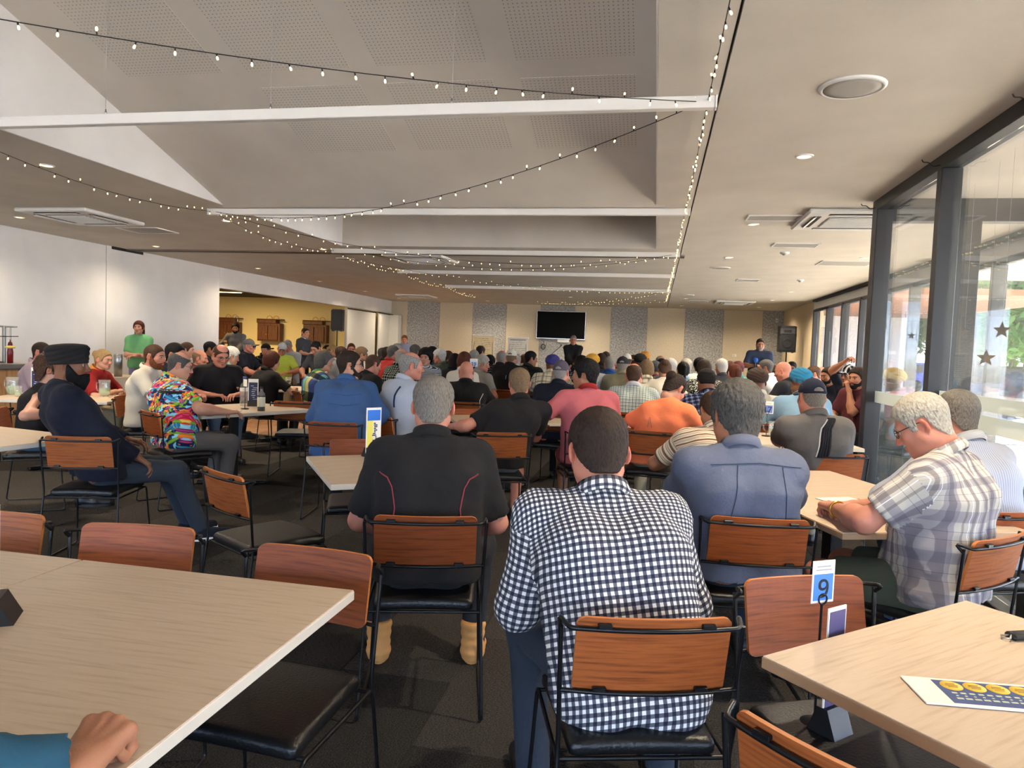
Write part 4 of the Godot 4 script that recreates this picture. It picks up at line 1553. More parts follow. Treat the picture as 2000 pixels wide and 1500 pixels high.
func hairline(z: float) -> float:
	for i in range(1, LINE_Z.size()):
		if z < LINE_Z[i]:
			return lerpf(LINE_Y[i - 1], LINE_Y[i], clampf((z - LINE_Z[i - 1]) / (LINE_Z[i] - LINE_Z[i - 1]), 0, 1))
	return LINE_Y[LINE_Y.size() - 1]


func tuft(p: Vector3, amp: float, f := 60.0) -> float:
	return amp * noise.get_noise_3d(p.x * f * 1.6, p.y * f * 0.55, p.z * f * 0.9)


func hair_sdf(p: Vector3, style: String) -> float:
	var s := scalp(p)
	var region := (hairline(p.z) - p.y) * 0.7
	match style:
		"crop":
			return smax(s - 0.0045 - tuft(p, 0.001, 110.0), region, 0.006)
		"short":
			var th := lerpf(0.007, 0.015, smoothstep(-0.02, 0.10, p.y))
			return smax(s - th - tuft(p, 0.0035, 75.0), region, 0.008)
		"thick":
			var th := lerpf(0.013, 0.025, smoothstep(-0.03, 0.09, p.y))
			return smax(s - th - tuft(p, 0.007, 55.0), region - 0.008, 0.01)
		"quiff":
			var th := lerpf(0.006, 0.016, smoothstep(0.0, 0.10, p.y)) + 0.018 * smoothstep(0.02, -0.09, p.z) * smoothstep(0.05, 0.11, p.y)
			return smax(s - th - tuft(p, 0.005, 60.0), region, 0.008)
		"thin":
			# receding: bare over the forehead and crown, hair round the sides and back
			var bare := -ell(p, Vector3(0, 0.118, -0.010), Vector3(0.058, 0.06, 0.075))
			return smax(s - 0.009 * smoothstep(-0.002, -0.030, bare) + 0.002 - tuft(p, 0.003, 75.0), maxf(region, bare), 0.006)
		"ring":
			var bare := maxf(-ell(p, Vector3(0, 0.125, -0.030), Vector3(0.090, 0.088, 0.125)), -0.030 - p.z)
			return smax(s - 0.007 * smoothstep(0.0, -0.025, bare) + 0.0015 - tuft(p, 0.002, 80.0), maxf(region, bare), 0.005)
		"bob":
			var d := smax(s - 0.020 - tuft(p, 0.004, 55.0), region - 0.01, 0.01)
			var side := ell(p, Vector3(0, -0.015, 0.040), Vector3(0.096, 0.100, 0.080)) - tuft(p, 0.004, 55.0)
			side = smax(side, -0.028 - p.z, 0.01)
			side = smax(side, -0.098 - p.y, 0.012)
			return smin(d, side, 0.02)
		"long":
			var d := smax(s - 0.018 - tuft(p, 0.004, 55.0), region - 0.01, 0.01)
			var back := ell(p, Vector3(0, -0.09, 0.070), Vector3(0.090, 0.17, 0.050)) - tuft(p, 0.007, 40.0)
			return smin(d, back, 0.03)
		"pony":
			var d := smax(s - 0.010 - tuft(p, 0.0025, 65.0), region, 0.008)
			var tail := cap(p, Vector3(0, 0.045, 0.115), Vector3(0.0, -0.11, 0.125), 0.026, 0.016) - tuft(p, 0.004, 50.0)
			return smin(d, tail, 0.015)
		"bun":
			var d := smax(s - 0.010 - tuft(p, 0.003, 65.0), region, 0.008)
			return smin(d, ell(p, Vector3(0, 0.055, 0.118), Vector3(0.046, 0.042, 0.030)) - tuft(p, 0.004, 60.0), 0.012)
		"curly":
			return smax(s - 0.030 - tuft(p, 0.016, 40.0), region - 0.012, 0.01)
		"turban":
			var q := Basis(Vector3.RIGHT, -0.30) * (p - Vector3(0, 0.05, 0.015))
			var w := absf(sin(q.y * 105.0 + absf(q.x) * 38.0 * signf(-q.z) + 0.9 * sin(q.x * 40.0)))
			var d := ell(q, Vector3(0, 0.016, 0.004), Vector3(0.104, 0.082, 0.126)) - 0.005 * w
			d = smax(d, -0.034 - q.y - 0.25 * maxf(-q.z, 0.0), 0.012)
			return d
		"tall_turban":
			var q := Basis(Vector3.RIGHT, -0.10) * (p - Vector3(0, 0.05, 0.02))
			var w := absf(sin(q.y * 95.0 + q.z * 22.0 + q.x * 14.0))
			var flare := 1.0 + 1.2 * clampf(q.y, -0.03, 0.09)
			var r := Vector2(q.x / (0.100 * flare), q.z / (0.122 * flare)).length()
			var d := (r - 1.0) * 0.095 - 0.0035 * w
			d = smax(d, q.y - 0.088 + 0.9 * (q.x * q.x + q.z * q.z), 0.03)
			return smax(d, -0.048 - q.y, 0.012)
		"beanie":
			var w := absf(sin(p.y * 90.0 + p.z * 30.0))
			var d := ell(p, Vector3(0, 0.042, 0.014), Vector3(0.093, 0.100, 0.113)) - 0.003 * w
			return smax(d, (hairline(p.z) - 0.012 - p.y) * 0.6 if p.z < 0.03 else -0.045 - p.y, 0.01)
		"cap":
			var d := ell(p, Vector3(0, 0.036, 0.012), Vector3(0.086, 0.096, 0.106))
			d = smax(d, 0.030 - 0.10 * p.z - p.y, 0.006)
			d = smax(d, -ell(p, Vector3(0, 0.036, 0.118), Vector3(0.036, 0.026, 0.030)), 0.004)
			d = minf(d, maxf(absf(ell(p, Vector3(0, 0.036, 0.012), Vector3(0.085, 0.096, 0.105))) - 0.003, maxf(absf(p.y - 0.026) - 0.008, 0.05 - p.z)))
			var b := Vector3(p.x, p.y + p.x * p.x * 4.0 + 0.12 * (p.z + 0.09), p.z)
			var brim := smax(ell(b, Vector3(0, 0.042, -0.095), Vector3(0.078, 0.30, 0.085)), absf(b.y - 0.042) - 0.0035, 0.004)
			d = smin(d, maxf(brim, p.z + 0.06), 0.006)
			return minf(d, ell(p, Vector3(0, 0.133, 0.012), Vector3(0.010, 0.006, 0.010)))
		"wide_hat":
			var d := ell(p, Vector3(0, 0.05, 0.012), Vector3(0.088, 0.10, 0.106))
			d = smax(d, 0.030 - p.y, 0.006)
			var r := Vector2(p.x, p.z - 0.012).length()
			return smin(d, maxf(absf(p.y - 0.036 + 0.8 * (r - 0.1) * (r - 0.1)) - 0.004, r - 0.150), 0.01)
		"beard", "long_beard":
			var th := 0.010 if style == "beard" else 0.020
			var d := head_core(p) - th - tuft(p, 0.003, 80.0)
			if style == "long_beard":
				d = smin(d, ell(p, Vector3(0, -0.125, -0.066), Vector3(0.050, 0.055, 0.034)) - tuft(p, 0.004, 60.0), 0.02)
			var top := lerpf(-0.054, -0.064, clampf((p.z + 0.095) / 0.03, 0, 1))
			if p.z > -0.065:
				top = lerpf(-0.064, 0.004, clampf((p.z + 0.065) / 0.055, 0, 1))
			d = smax(d, (p.y - top) * 0.8, 0.006)
			d = smax(d, p.z - 0.004, 0.006)
			d = smax(d, -ell(p, Vector3(0, -0.0705, -0.105), Vector3(0.024, 0.0085, 0.03)), 0.004)
			return d
	return 1.0


const HATS := ["turban", "tall_turban", "beanie", "cap", "wide_hat"]
var proto := {}


func hair_mesh(style: String, fine: bool) -> ArrayMesh:
	var key := style + ("_f" if fine else "_c")
	if not proto.has(key):
		head_jaw = 1.0
		head_fat = 0.0
		var seeds := []
		for y in 9:
			for q in [Vector3(0, -0.17 + y * 0.04, 0.112), Vector3(0.0, -0.16 + y * 0.04, -0.09), Vector3(0.074, -0.16 + y * 0.04, 0.03), Vector3(-0.074, -0.16 + y * 0.04, 0.03), Vector3(0.0, -0.16 + y * 0.04, -0.10), Vector3(0, -0.16 + y * 0.04, 0.02), Vector3(0, -0.16 + y * 0.04, -0.13)]:
				seeds.append(q)
				seeds.append(q * 0.93)
				seeds.append(q * 1.06)
		proto[key] = net_mesh(nets(hair_sdf.bind(style), seeds, 0.0042 if fine else 0.0085))
	return proto[key]


func head_net(kind: String, fine: bool) -> Net:
	var key := "head_" + kind + ("_f" if fine else "_c")
	if not proto.has(key):
		head_jaw = {"man": 1.0, "heavy": 1.10, "woman": 0.90}[kind]
		head_fat = 0.010 if kind == "heavy" else 0.0
		head_nose = 0.97 if kind == "woman" else 1.0
		var t := nets(head_sdf, [Vector3.ZERO, Vector3(0.08, -0.006, 0.012), Vector3(-0.08, -0.006, 0.012)], 0.0042 if fine else 0.0088)
		for p in t.v:
			var c := Color(1, 1, 1)
			var q := Vector3(absf(p.x), p.y, p.z)
			var lip := smoothstep(1.3, 0.8, ((q - Vector3(0, -0.069, -0.097)) / Vector3(0.026, 0.013, 0.02)).length())
			c = c.lerp(Color(0.86, 0.52, 0.50), lip * (0.9 if kind == "woman" else 0.55))
			var red := maxf(smoothstep(0.03, 0.012, (q - Vector3(0, -0.034, -0.108)).length()), smoothstep(0.035, 0.01, (q - Vector3(0.045, -0.03, -0.075)).length()) * 0.6)
			red = maxf(red, smoothstep(0.034, 0.022, (q - Vector3(0.085, -0.006, 0.02)).length()) * 0.9)
			c = c.lerp(Color(1.0, 0.72, 0.66), red * 0.7)
			t.col.append(c)
		proto[key] = t
	return proto[key]


var hand_curl := 0.3
var finger_pts := []


func hand_sdf(p: Vector3) -> float:
	var d := 1e9
	for i in 4:
		d = smin(d, cap(p, Vector3(-0.014 + i * 0.009, 0, 0.005), finger_pts[i][0], 0.018, 0.0135), 0.012)
	d = smin(d, cap(p, Vector3(0, 0, 0.05), Vector3(0, 0, 0.0), 0.026, 0.024), 0.02)
	for i in 4:
		var kn: Vector3 = finger_pts[i][0]
		d = smin(d, (p - kn - Vector3(0, 0.0045, 0)).length() - 0.0112, 0.007)
		d = smin(d, cap(p, Vector3(kn.x * 0.35, 0.013, -0.018), kn + Vector3(0, 0.0095, 0.012), 0.0045, 0.0042), 0.006)
	for f in finger_pts:
		var fd := 1e9
		for s in f.size() - 1:
			fd = smin(fd, cap(p, f[s], f[s + 1], 0.0098 - 0.0009 * s, 0.0093 - 0.0009 * s), 0.003)
		d = smin(d, fd, 0.006)
	return d


func hand_net(pose: String, fine: bool) -> Net:
	var key := "hand_" + pose + ("_f" if fine else "_c")
	if proto.has(key):
		return proto[key]
	# right hand, wrist at the origin, fingers towards -z, palm down; each finger a chain of three bent bones
	var curls: Array = {"flat": [0.18, 0.25, 0.2], "relaxed": [0.45, 0.6, 0.4], "fist": [1.25, 1.55, 0.9], "grip": [0.9, 1.1, 0.6]}[pose]
	var lens := [[0.042, 0.025, 0.020], [0.047, 0.029, 0.022], [0.043, 0.027, 0.021], [0.034, 0.020, 0.018]]
	finger_pts = []
	for i in 4:
		var p := Vector3(-0.031 + i * 0.0205, 0.002 - absf(i - 1.2) * 0.002, [-0.086, -0.091, -0.087, -0.078][i])
		var chain := [p]
		var a := 0.0
		for s in 3:
			a += curls[s] * (1.0 + 0.06 * (i - 1))
			p += Vector3((i - 1.5) * 0.06, 0, 0).lerp(Vector3.ZERO, minf(1.0, a)) * lens[i][s] + Vector3(0, -sin(a), -cos(a)) * lens[i][s]
			chain.append(p)
		finger_pts.append(chain)
	if pose == "fist" or pose == "grip":
		finger_pts.append([Vector3(-0.020, -0.008, -0.020), Vector3(-0.042, -0.020, -0.052), Vector3(-0.034, -0.034, -0.082), Vector3(-0.012, -0.040, -0.092)])
	else:
		finger_pts.append([Vector3(-0.020, -0.006, -0.020), Vector3(-0.046, -0.012, -0.048), Vector3(-0.054, -0.016, -0.078), Vector3(-0.052, -0.020, -0.102)])
	proto[key] = nets(hand_sdf, [Vector3.ZERO, Vector3(0, 0, -0.05)], 0.003 if fine else 0.0058)
	return proto[key]


func shoe_sdf(p: Vector3, boot: bool) -> float:
	var d := cap(p, Vector3(0, 0.045, 0.055), Vector3(0.004, 0.036, -0.06), 0.042, 0.043)
	d = smin(d, cap(p, Vector3(0.004, 0.036, -0.06), Vector3(-0.004, 0.030, -0.165), 0.043, 0.036), 0.02)
	d = smin(d, cap(p, Vector3(0, 0.05, 0.045), Vector3(0, 0.085 if not boot else 0.17, 0.035), 0.042, 0.042 if not boot else 0.052), 0.03)
	if boot:
		d -= 0.006 + 0.002 * sin(p.y * 160.0)
		d = smax(d, p.y - 0.185, 0.006)
	else:
		d = smax(d, p.y - 0.085 - 0.2 * maxf(p.z, 0.0), 0.006)
	return smax(d, 0.004 - p.y, 0.008)


func build_protos() -> void:
	for b in [false, true]:
		proto["boot" if b else "shoe"] = net_mesh(nets(shoe_sdf.bind(b), [Vector3(0, 0.04, 0), Vector3(0, 0.05, 0.04)], 0.0075))
		var out := PackedVector2Array()
		for k in 24:
			var a := TAU * k / 24
			var w := 0.047 + (0.006 if b else 0.0)
			out.append(Vector2(cos(a) * w * (0.92 if sin(a) < 0 else 1.0), sin(a) * 0.148 - 0.055))
		proto["sole"] = merged([prism(out, 0.022), Transform3D(Basis(Vector3.RIGHT, PI / 2), Vector3(0, 0.011, 0)).scaled_local(Vector3(1, 1, 1))])
	# glasses: two rims, a bridge, two temples
	for dark in [false, true]:
		var parts := []
		for s: float in [-1.0, 1.0]:
			var loop := PackedVector3Array()
			for k in 16:
				var a := TAU * k / 16
				loop.append(Vector3(s * 0.033 + cos(a) * 0.0235, 0.002 + sin(a) * 0.017, -0.101 + 0.25 * absf(cos(a) * 0.0235 * s + s * 0.033) * 0.4))
			parts.append_array([tube(loop, 0.0018, 5, true), Transform3D()])
			parts.append_array([tube(PackedVector3Array([Vector3(s * 0.056, 0.008, -0.096), Vector3(s * 0.074, 0.010, -0.07), Vector3(s * 0.081, 0.014, 0.005), Vector3(s * 0.080, -0.004, 0.025)]), 0.0017, 5), Transform3D()])
		parts.append_array([tube(PackedVector3Array([Vector3(-0.010, 0.006, -0.100), Vector3(0, 0.009, -0.104), Vector3(0.010, 0.006, -0.100)]), 0.0016, 5), Transform3D()])
		proto["glasses"] = merged(parts)
	var lens := []
	for s: float in [-1.0, 1.0]:
		var v := PackedVector2Array()
		for k in 14:
			var a := TAU * k / 14
			v.append(Vector2(cos(a) * 0.023, sin(a) * 0.0165))
		lens.append_array([prism(v, 0.0012), TR(Vector3(s * 0.033, 0.002, -0.0985), -s * 0.1)])
	proto["lenses"] = merged(lens)
	# eyes: an eyeball whose front is a dark iris
	var ev := PackedVector3Array()
	var en := PackedVector3Array()
	var ec := PackedColorArray()
	var ei := PackedInt32Array()
	for i in 9:
		var th := PI * i / 8 * 0.6
		for k in 12:
			var a := TAU * k / 12
			var nrm := Vector3(sin(th) * cos(a), sin(th) * sin(a), -cos(th))
			ev.append(nrm * 0.0125)
			en.append(nrm)
			ec.append(Color(0.02, 0.015, 0.012) if i < 2 else (Color(0.12, 0.08, 0.05) if i < 4 else Color(0.50, 0.46, 0.43)))
	for i in 8:
		for k in 12:
			var a := i * 12 + k
			var b := i * 12 + (k + 1) % 12
			ei.append_array([a, b, b + 12, a, b + 12, a + 12])
	proto["eye"] = arr_mesh(ev, en, outward(ev, en, ei), ec)
	M.eye = mat(Color(1, 1, 1), 0.15)
	M.eye.vertex_color_use_as_albedo = true
	var br := []
	for s: float in [-1.0, 1.0]:
		br.append_array([tube(PackedVector3Array([Vector3(s * 0.014, 0.020, -0.0985), Vector3(s * 0.028, 0.0245, -0.0965), Vector3(s * 0.042, 0.0225, -0.088), Vector3(s * 0.050, 0.017, -0.078)]), 0.0034, 6), Transform3D()])
	proto["brows"] = merged(br)
	# collar: a flared fold round the neck
	var cv := PackedVector3Array()
	var ci := PackedInt32Array()
	var rows := [[0.062, 0.000], [0.066, 0.030], [0.072, 0.032], [0.080, 0.006], [0.074, -0.006]]
	for i in rows.size():
		for k in 28:
			var a := -PI / 2 + 0.22 + (TAU - 0.44) * k / 27
			var fr := 0.5 - 0.5 * sin(a)
			cv.append(Vector3(cos(a) * rows[i][0], rows[i][1] - 0.030 * fr * (1.0 if i < 3 else 1.5), sin(a) * rows[i][0] * 1.02))
	for i in rows.size() - 1:
		for k in 27:
			var a := i * 28 + k
			ci.append_array([a, a + 28, a + 29, a, a + 29, a + 1])
	var cu := PackedVector2Array()
	for i in rows.size():
		for k in 28:
			cu.append(Vector2(0.43 * k / 27.0, i * 0.022))
	proto["collar"] = tri_mesh(cv, ci, cu, true)


# ------------------------------------------------------------------ people
func elbow(s: Vector3, w: Vector3, l1: float, l2: float, hint: Vector3) -> Vector3:
	var d := w - s
	var l := clampf(d.length(), 0.05, l1 + l2 - 0.005)
	var x := (l1 * l1 - l2 * l2 + l * l) / (2.0 * l)
	var h := sqrt(maxf(l1 * l1 - x * x, 0.0))
	var n := d.normalized()
	var u := (hint - n * hint.dot(n)).normalized()
	return s + n * x + u * h


func torso(f: Field, P: Vector3, N: Vector3, w: float, grow: float, belly: float, low: float) -> void:
	# two columns from hips to shoulders that a smooth minimum joins to one oval trunk
	var s := N - P
	var back := Vector3(0, 0, 0.030)
	for sg: float in [-1.0, 1.0]:
		var x := Vector3(sg, 0, 0)
		var a := P + Vector3(0, low, 0.01) + x * 0.078 * w
		var b := P + s * 0.36 + x * 0.070 * w + back * 0.3
		var c := P + s * 0.70 + x * 0.080 * w + back
		var d := N + x * 0.088 * w - s.normalized() * 0.080 + back * 0.6
		f.bone(a, b, 0.114 * w + grow, 0.108 * w + grow)
		f.bone(b, c, 0.108 * w + grow, 0.104 * w + grow)
		f.bone(c, d, 0.104 * w + grow, 0.074 + grow)
	if belly > 0.0:
		f.bone(P + s * 0.12 + Vector3(0, 0, -0.05 * belly * w), P + s * 0.46 + Vector3(0, 0, -0.045 * belly * w), 0.13 * w + grow, 0.11 * w + grow)
	f.bone(N + Vector3(0, -0.045, 0.012), P + s * 0.6 + back * 0.8, 0.060 + grow, 0.10 + grow)


const POSES := {
	"lap": [Vector3(-0.10, 0.63, -0.30), Vector3(0.10, 0.63, -0.30), Vector3(-0.8, -0.5, 0.5), Vector3(0.8, -0.5, 0.5), "relaxed"],
	"knees": [Vector3(-0.16, 0.60, -0.33), Vector3(0.16, 0.60, -0.33), Vector3(-0.35, -1.0, 0.2), Vector3(0.35, -1.0, 0.2), "relaxed"],
	"table": [Vector3(-0.13, 0.785, -0.40), Vector3(0.13, 0.785, -0.40), Vector3(-1.0, -0.5, 0.2), Vector3(1.0, -0.5, 0.2), "relaxed"],
	"clasp": [Vector3(-0.055, 0.785, -0.36), Vector3(0.055, 0.785, -0.36), Vector3(-1.0, -0.4, 0.3), Vector3(1.0, -0.4, 0.3), "fist"],
	"fold": [Vector3(0.06, 0.80, -0.25), Vector3(-0.06, 0.84, -0.26), Vector3(-1, -0.8, 0.2), Vector3(1, -0.8, 0.2), "relaxed"],
	"hang": [Vector3(-0.27, 0.86, -0.06), Vector3(0.27, 0.86, -0.06), Vector3(-0.5, 0, 0.8), Vector3(0.5, 0, 0.8), "relaxed"],
	"belly": [Vector3(0.03, 1.05, -0.24), Vector3(-0.03, 1.08, -0.25), Vector3(-1, -0.5, 0.5), Vector3(1, -0.5, 0.5), "relaxed"],
	"phone": [Vector3(-0.05, 1.14, -0.30), Vector3(0.05, 1.14, -0.30), Vector3(-1, -0.6, 0.2), Vector3(1, -0.6, 0.2), "grip"],
}


var shirt_of := {}


# a line of points (x, y in the person's own frame) laid on the back of the shirt
func on_back(who: String, pts: Array, lift := 0.002) -> PackedVector3Array:
	var fn: Callable = shirt_of[who][1]
	var out := PackedVector3Array()
	for i in pts.size() - 1:
		for k in 6:
			var q: Vector2 = (pts[i] as Vector2).lerp(pts[i + 1], k / 6.0)
			var z := 0.40
			while z > -0.5:
				var d: float = fn.call(Vector3(q.x, q.y, z))
				if d < 0.001:
					break
				z -= maxf(d * 0.7, 0.0015)
			if z > -0.5:
				out.append(Vector3(q.x, q.y, z + lift))
	return out


func person(who: String, h: Vector3, o: Dictionary) -> Node3D:
	var words := who.split("|")
	var yaw: float = deg_to_rad(o.get("yaw", 0.0))
	var lean: float = deg_to_rad(o.get("lean", 8.0))
	var w: float = o.get("w", 1.0)
	var lod: int = o.get("lod", 2)
	var sit: bool = o.get("sit", true)
	var bb := Basis(Vector3.UP, yaw)
	var hp: float = deg_to_rad(o.get("hp", 6.0))
	var hy: float = deg_to_rad(o.get("hy", 0.0))
	var hr: float = deg_to_rad(o.get("hr", 0.0))
	var hs: float = o.get("hs", 1.0)
	var fw := bb * Vector3.FORWARD
	var hip_y := 0.565 if sit else 0.93
	var hb := Basis(Vector3.UP, hy) * Basis(Vector3.RIGHT, -hp) * Basis(Vector3.BACK, hr)
	var top_w := h + bb * (hb * Vector3(0, -0.070, 0.022)) * hs
	var neck_w := top_w - Vector3(0, 0.078, 0) - fw * (0.022 + 0.02 * sin(lean))
	var len_t := (neck_w.y - hip_y) / cos(lean)
	var hip_w: Vector3 = neck_w - fw * sin(lean) * len_t - (bb * Vector3.RIGHT) * o.get("side", 0.0)
	var root: Vector3 = o.get("root", Vector3(hip_w.x, 0, hip_w.z))
	var inv := Transform3D(bb, root).affine_inverse()
	var N := inv * neck_w
	var P := Vector3(0, hip_y, 0)
	var hc := inv * h
	var hx := Transform3D(hb.scaled(Vector3.ONE * hs), hc)
	var t := thing("person", words[0] + " " + words[1], "person", root, yaw)
	t.set_meta("group", "people attending the talk")
	var kind: String = o.get("kind", "man")
	var cellsz: float = [0.0115, 0.0165, 0.027][lod]
	var fine := lod < 2
	# joints
	var sw := (0.178 if kind != "woman" else 0.158) * lerpf(1.0, w, 0.55)
	var shrug: float = o.get("shrug", 0.0)
	var ld := deg_to_rad(o.get("sdrop", 0.0))
	var sj := [N + Vector3(-sw, -0.065 + shrug + sin(ld) * sw, 0.012), N + Vector3(sw, -0.065 + shrug - sin(ld) * sw, 0.012)]
	var pz: Array = POSES[o.get("pose", "lap" if sit else "hang")]
	var wr := [o.get("lw", pz[0]), o.get("rw", pz[1])]
	var l1 := 0.295
	var l2 := 0.262
	var el := []
	for k in 2:
		var d: Vector3 = wr[k] - sj[k]
		if d.length() > l1 + l2 - 0.01:
			wr[k] = sj[k] + d.normalized() * (l1 + l2 - 0.01)
		el.append(elbow(sj[k], wr[k], l1, l2, o.get(["lh", "rh"][k], pz[2 + k])))
	var legs: String = o.get("legs", "std")
	var kn := []
	var an := []
	for k in 2:
		var sg := -1.0 if k == 0 else 1.0
		if not sit:
			kn.append(Vector3(sg * 0.095, 0.50, -0.015))
			an.append(Vector3(sg * 0.10, 0.09, 0.02))
		else:
			var spread := {"std": 0.13, "tuck": 0.13, "wide": 0.24, "fwd": 0.13}[legs] as float
			kn.append(Vector3(sg * spread, 0.515, -0.43))
			an.append(Vector3(sg * (spread * 0.9), 0.09, {"std": -0.38, "tuck": -0.16, "wide": -0.34, "fwd": -0.60}[legs]))
	if o.has("kn"):
		kn = o.kn
		an = o.an
	var sleeve: String = o.get("sleeve", "short")
	var shorts: bool = o.get("shorts", false)
	# ---- body: skin, one surface from neck to ankles, with head and hands
	var f := Field.new()
	f.k = 0.035
	f.blk = cellsz * 8
	torso(f, P, N, w * 0.93, -0.012, 0.0, 0.0)
	var ng := 0.85 if kind == "woman" else 1.0
	f.bone(N + Vector3(0, -0.05, 0.015), hc + hb * Vector3(0, -0.07, 0.022) * hs, (0.064 + 0.02 * (w - 1)) * ng, 0.057 * ng)
	var am := lerpf(1.0, w, 0.5) * (0.86 if kind == "woman" else 1.0)
	var hide_arm := -0.008 if sleeve == "long" else 0.0
	for k in 2:
		f.bone(N + Vector3((k * 2 - 1) * 0.05, -0.045, 0.012), sj[k], 0.048, 0.050)
		f.bone(sj[k], el[k], 0.047 * am + hide_arm, 0.041 * am + hide_arm)
		var mid: Vector3 = el[k].lerp(wr[k], 0.3)
		f.bone(el[k], mid, 0.041 * am + hide_arm, 0.043 * am + hide_arm)
		f.bone(mid, wr[k], 0.043 * am + hide_arm, 0.0275 + hide_arm)
		var hide := 0.0 if shorts else -0.012
		var hipj := P + Vector3((k * 2 - 1) * 0.088 * w, -0.01, 0)
		f.bone(hipj, kn[k], 0.082 * w - 0.012, 0.056 + hide)
		var calf: Vector3 = kn[k].lerp(an[k], 0.3) + Vector3(0, 0, 0.012)
		f.bone(kn[k], calf, 0.056 + hide, 0.054 + hide)
		f.bone(calf, an[k], 0.054 + hide, 0.036)
	var list := [nets(f.eval, f.seeds(), cellsz * 1.15)]
	list.append(net_moved(head_net(o.get("head", "heavy" if w > 1.15 and kind == "man" else kind), fine), hx))
	var hand: String = o.get("hand", pz[4])
	for k in 2:
		var fd: Vector3 = (wr[k] - el[k]).normalized()
		fd = (fd + o.get("hdir", Vector3.ZERO)).normalized()
		if sit and wr[k].y < 0.85 and wr[k].y > 0.70:
			fd.y *= 0.2
			fd = fd.normalized()
		var upv: Vector3 = o.get("hup", Vector3(0, 1, 0))
		var xx := fd.cross(upv).normalized()
		var b := Basis(xx, xx.cross(fd), -fd)
		var hand_s := (0.90 if kind == "woman" else 1.0)
		list.append(net_moved(hand_net(hand, lod == 0), Transform3D(b.scaled(Vector3.ONE * hand_s), wr[k]), k == 0))
	var skin: Material = M["skin%d" % o.get("skin", 0)]
	part("body", net_mesh(net_join(list)), skin, t)
	# ---- shirt
	var g := 0.010 if lod == 0 else 0.008
	f = Field.new()
	f.k = 0.055
	f.blk = cellsz * 8
	torso(f, P, N, w, g, o.get("belly", 0.0), -0.03)
	if sleeve != "none":
		f.bone(N + Vector3(0, -0.05, 0.012), N + Vector3(0, -0.004, 0.008), 0.078 * ng, 0.070 * ng)
	for k in 2:
		var sg := k * 2 - 1
		f.bone(N + Vector3(sg * 0.035, -0.026 + shrug * 0.5, 0.014), sj[k], 0.056, 0.060 * am + g * 0.5, 0)
		if sleeve == "none":
			continue
		var loose := g + 0.004
		if sleeve == "short":
			var e: Vector3 = sj[k].lerp(el[k], o.get("slen", 0.78))
			var cutp := f.plane(e, el[k] - sj[k])
			f.bone(sj[k], el[k], 0.056 * am + loose, 0.052 * am + loose, 1 + k, cutp)
		elif sleeve == "rolled":
			var e: Vector3 = el[k].lerp(wr[k], 0.12)
			var cutp := f.plane(e, wr[k] - el[k])
			f.bone(sj[k], el[k], 0.054 * am + loose, 0.046 * am + loose, 1 + k)
			f.bone(el[k], wr[k], 0.046 * am + loose, 0.04 * am + loose, 1 + k, cutp)
		else:
			var cutp := f.plane(el[k].lerp(wr[k], 0.97), wr[k] - el[k])
			f.bone(sj[k], el[k], 0.054 * am + loose, 0.047 * am + loose, 1 + k)
			f.bone(el[k], wr[k], 0.047 * am + loose, 0.034 * am + loose, 1 + k, cutp)
	var hem: float = o.get("hem", hip_y - 0.06 if sit else hip_y - 0.10)
	f.cuts.append(Plane(Vector3(0, -1, 0.0).normalized(), Vector3(0, hem, 0)))
	var amp: float = [0.011, 0.009, 0.006][lod] * o.get("wrinkle", 1.0)
	var sd := float(t.get_index()) * 3.7
	var ev := f.eval
	var shirt_fn := func(p: Vector3) -> float:
		var d: float = ev.call(p)
		return d - amp * absf(noise.get_noise_3d(p.x * 5.0 + p.y * 4.0 + sd, p.y * 10.0 + absf(p.x) * 9.0, p.z * 5.0)) + amp * 0.25
	shirt_of[words[0]] = [t, shirt_fn, f]
	var sn := nets(shirt_fn if lod < 2 else ev, f.seeds(), cellsz)
	var sm: Material = o.get("shirt", M.black)
	if sm is StandardMaterial3D and not sm.uv1_triplanar:
		cloth_uv(sn, f, P, N, w, sj, el, wr, sm.get_meta("diag", 0.0))
	elif lod < 2:
		pass
	var sho := part("shirt", net_mesh(sn), sm, t)
	if o.get("collar", sleeve != "none"):
		var cb := Basis(Vector3.RIGHT, -lean * 0.7 - 0.18) * Basis.from_scale(Vector3(1.08 + 0.25 * (w - 1), 1.15, 1.08 + 0.25 * (w - 1)))
		part("collar", proto.collar, o.get("collar_m", sm), sho, Transform3D(cb, N + Vector3(0, 0.026, 0.006)))
	# ---- trousers or shorts
	f = Field.new()
	f.k = 0.045
	f.blk = cellsz * 8
	f.bone(P + Vector3(-0.065 * w, 0.0, 0.0), P + Vector3(0.065 * w, 0.0, 0.0), 0.098 * w, 0.098 * w)
	for k in 2:
		var hipj := P + Vector3((k * 2 - 1) * 0.085 * w, -0.012, 0)
		if shorts:
			var e: Vector3 = hipj.lerp(kn[k], 0.86)
			var cutp := f.plane(e, kn[k] - hipj)
			f.bone(hipj, kn[k], 0.084 * w, 0.080, 0, cutp)
		else:
			f.bone(hipj, kn[k], 0.080 * w, 0.066)
			var cutp := f.plane(an[k] + Vector3(0, -0.015, 0), an[k] - kn[k])
			f.bone(kn[k], an[k], 0.066, 0.056, 0, cutp)
	part("shorts" if shorts else "trousers", net_mesh(nets(f.eval, f.seeds(), cellsz * 1.1)), o.get("legm", cloth(o.get("leg", Color(0.10, 0.10, 0.12)))), t)
	# ---- shoes
	var boot: bool = o.get("boot", false)
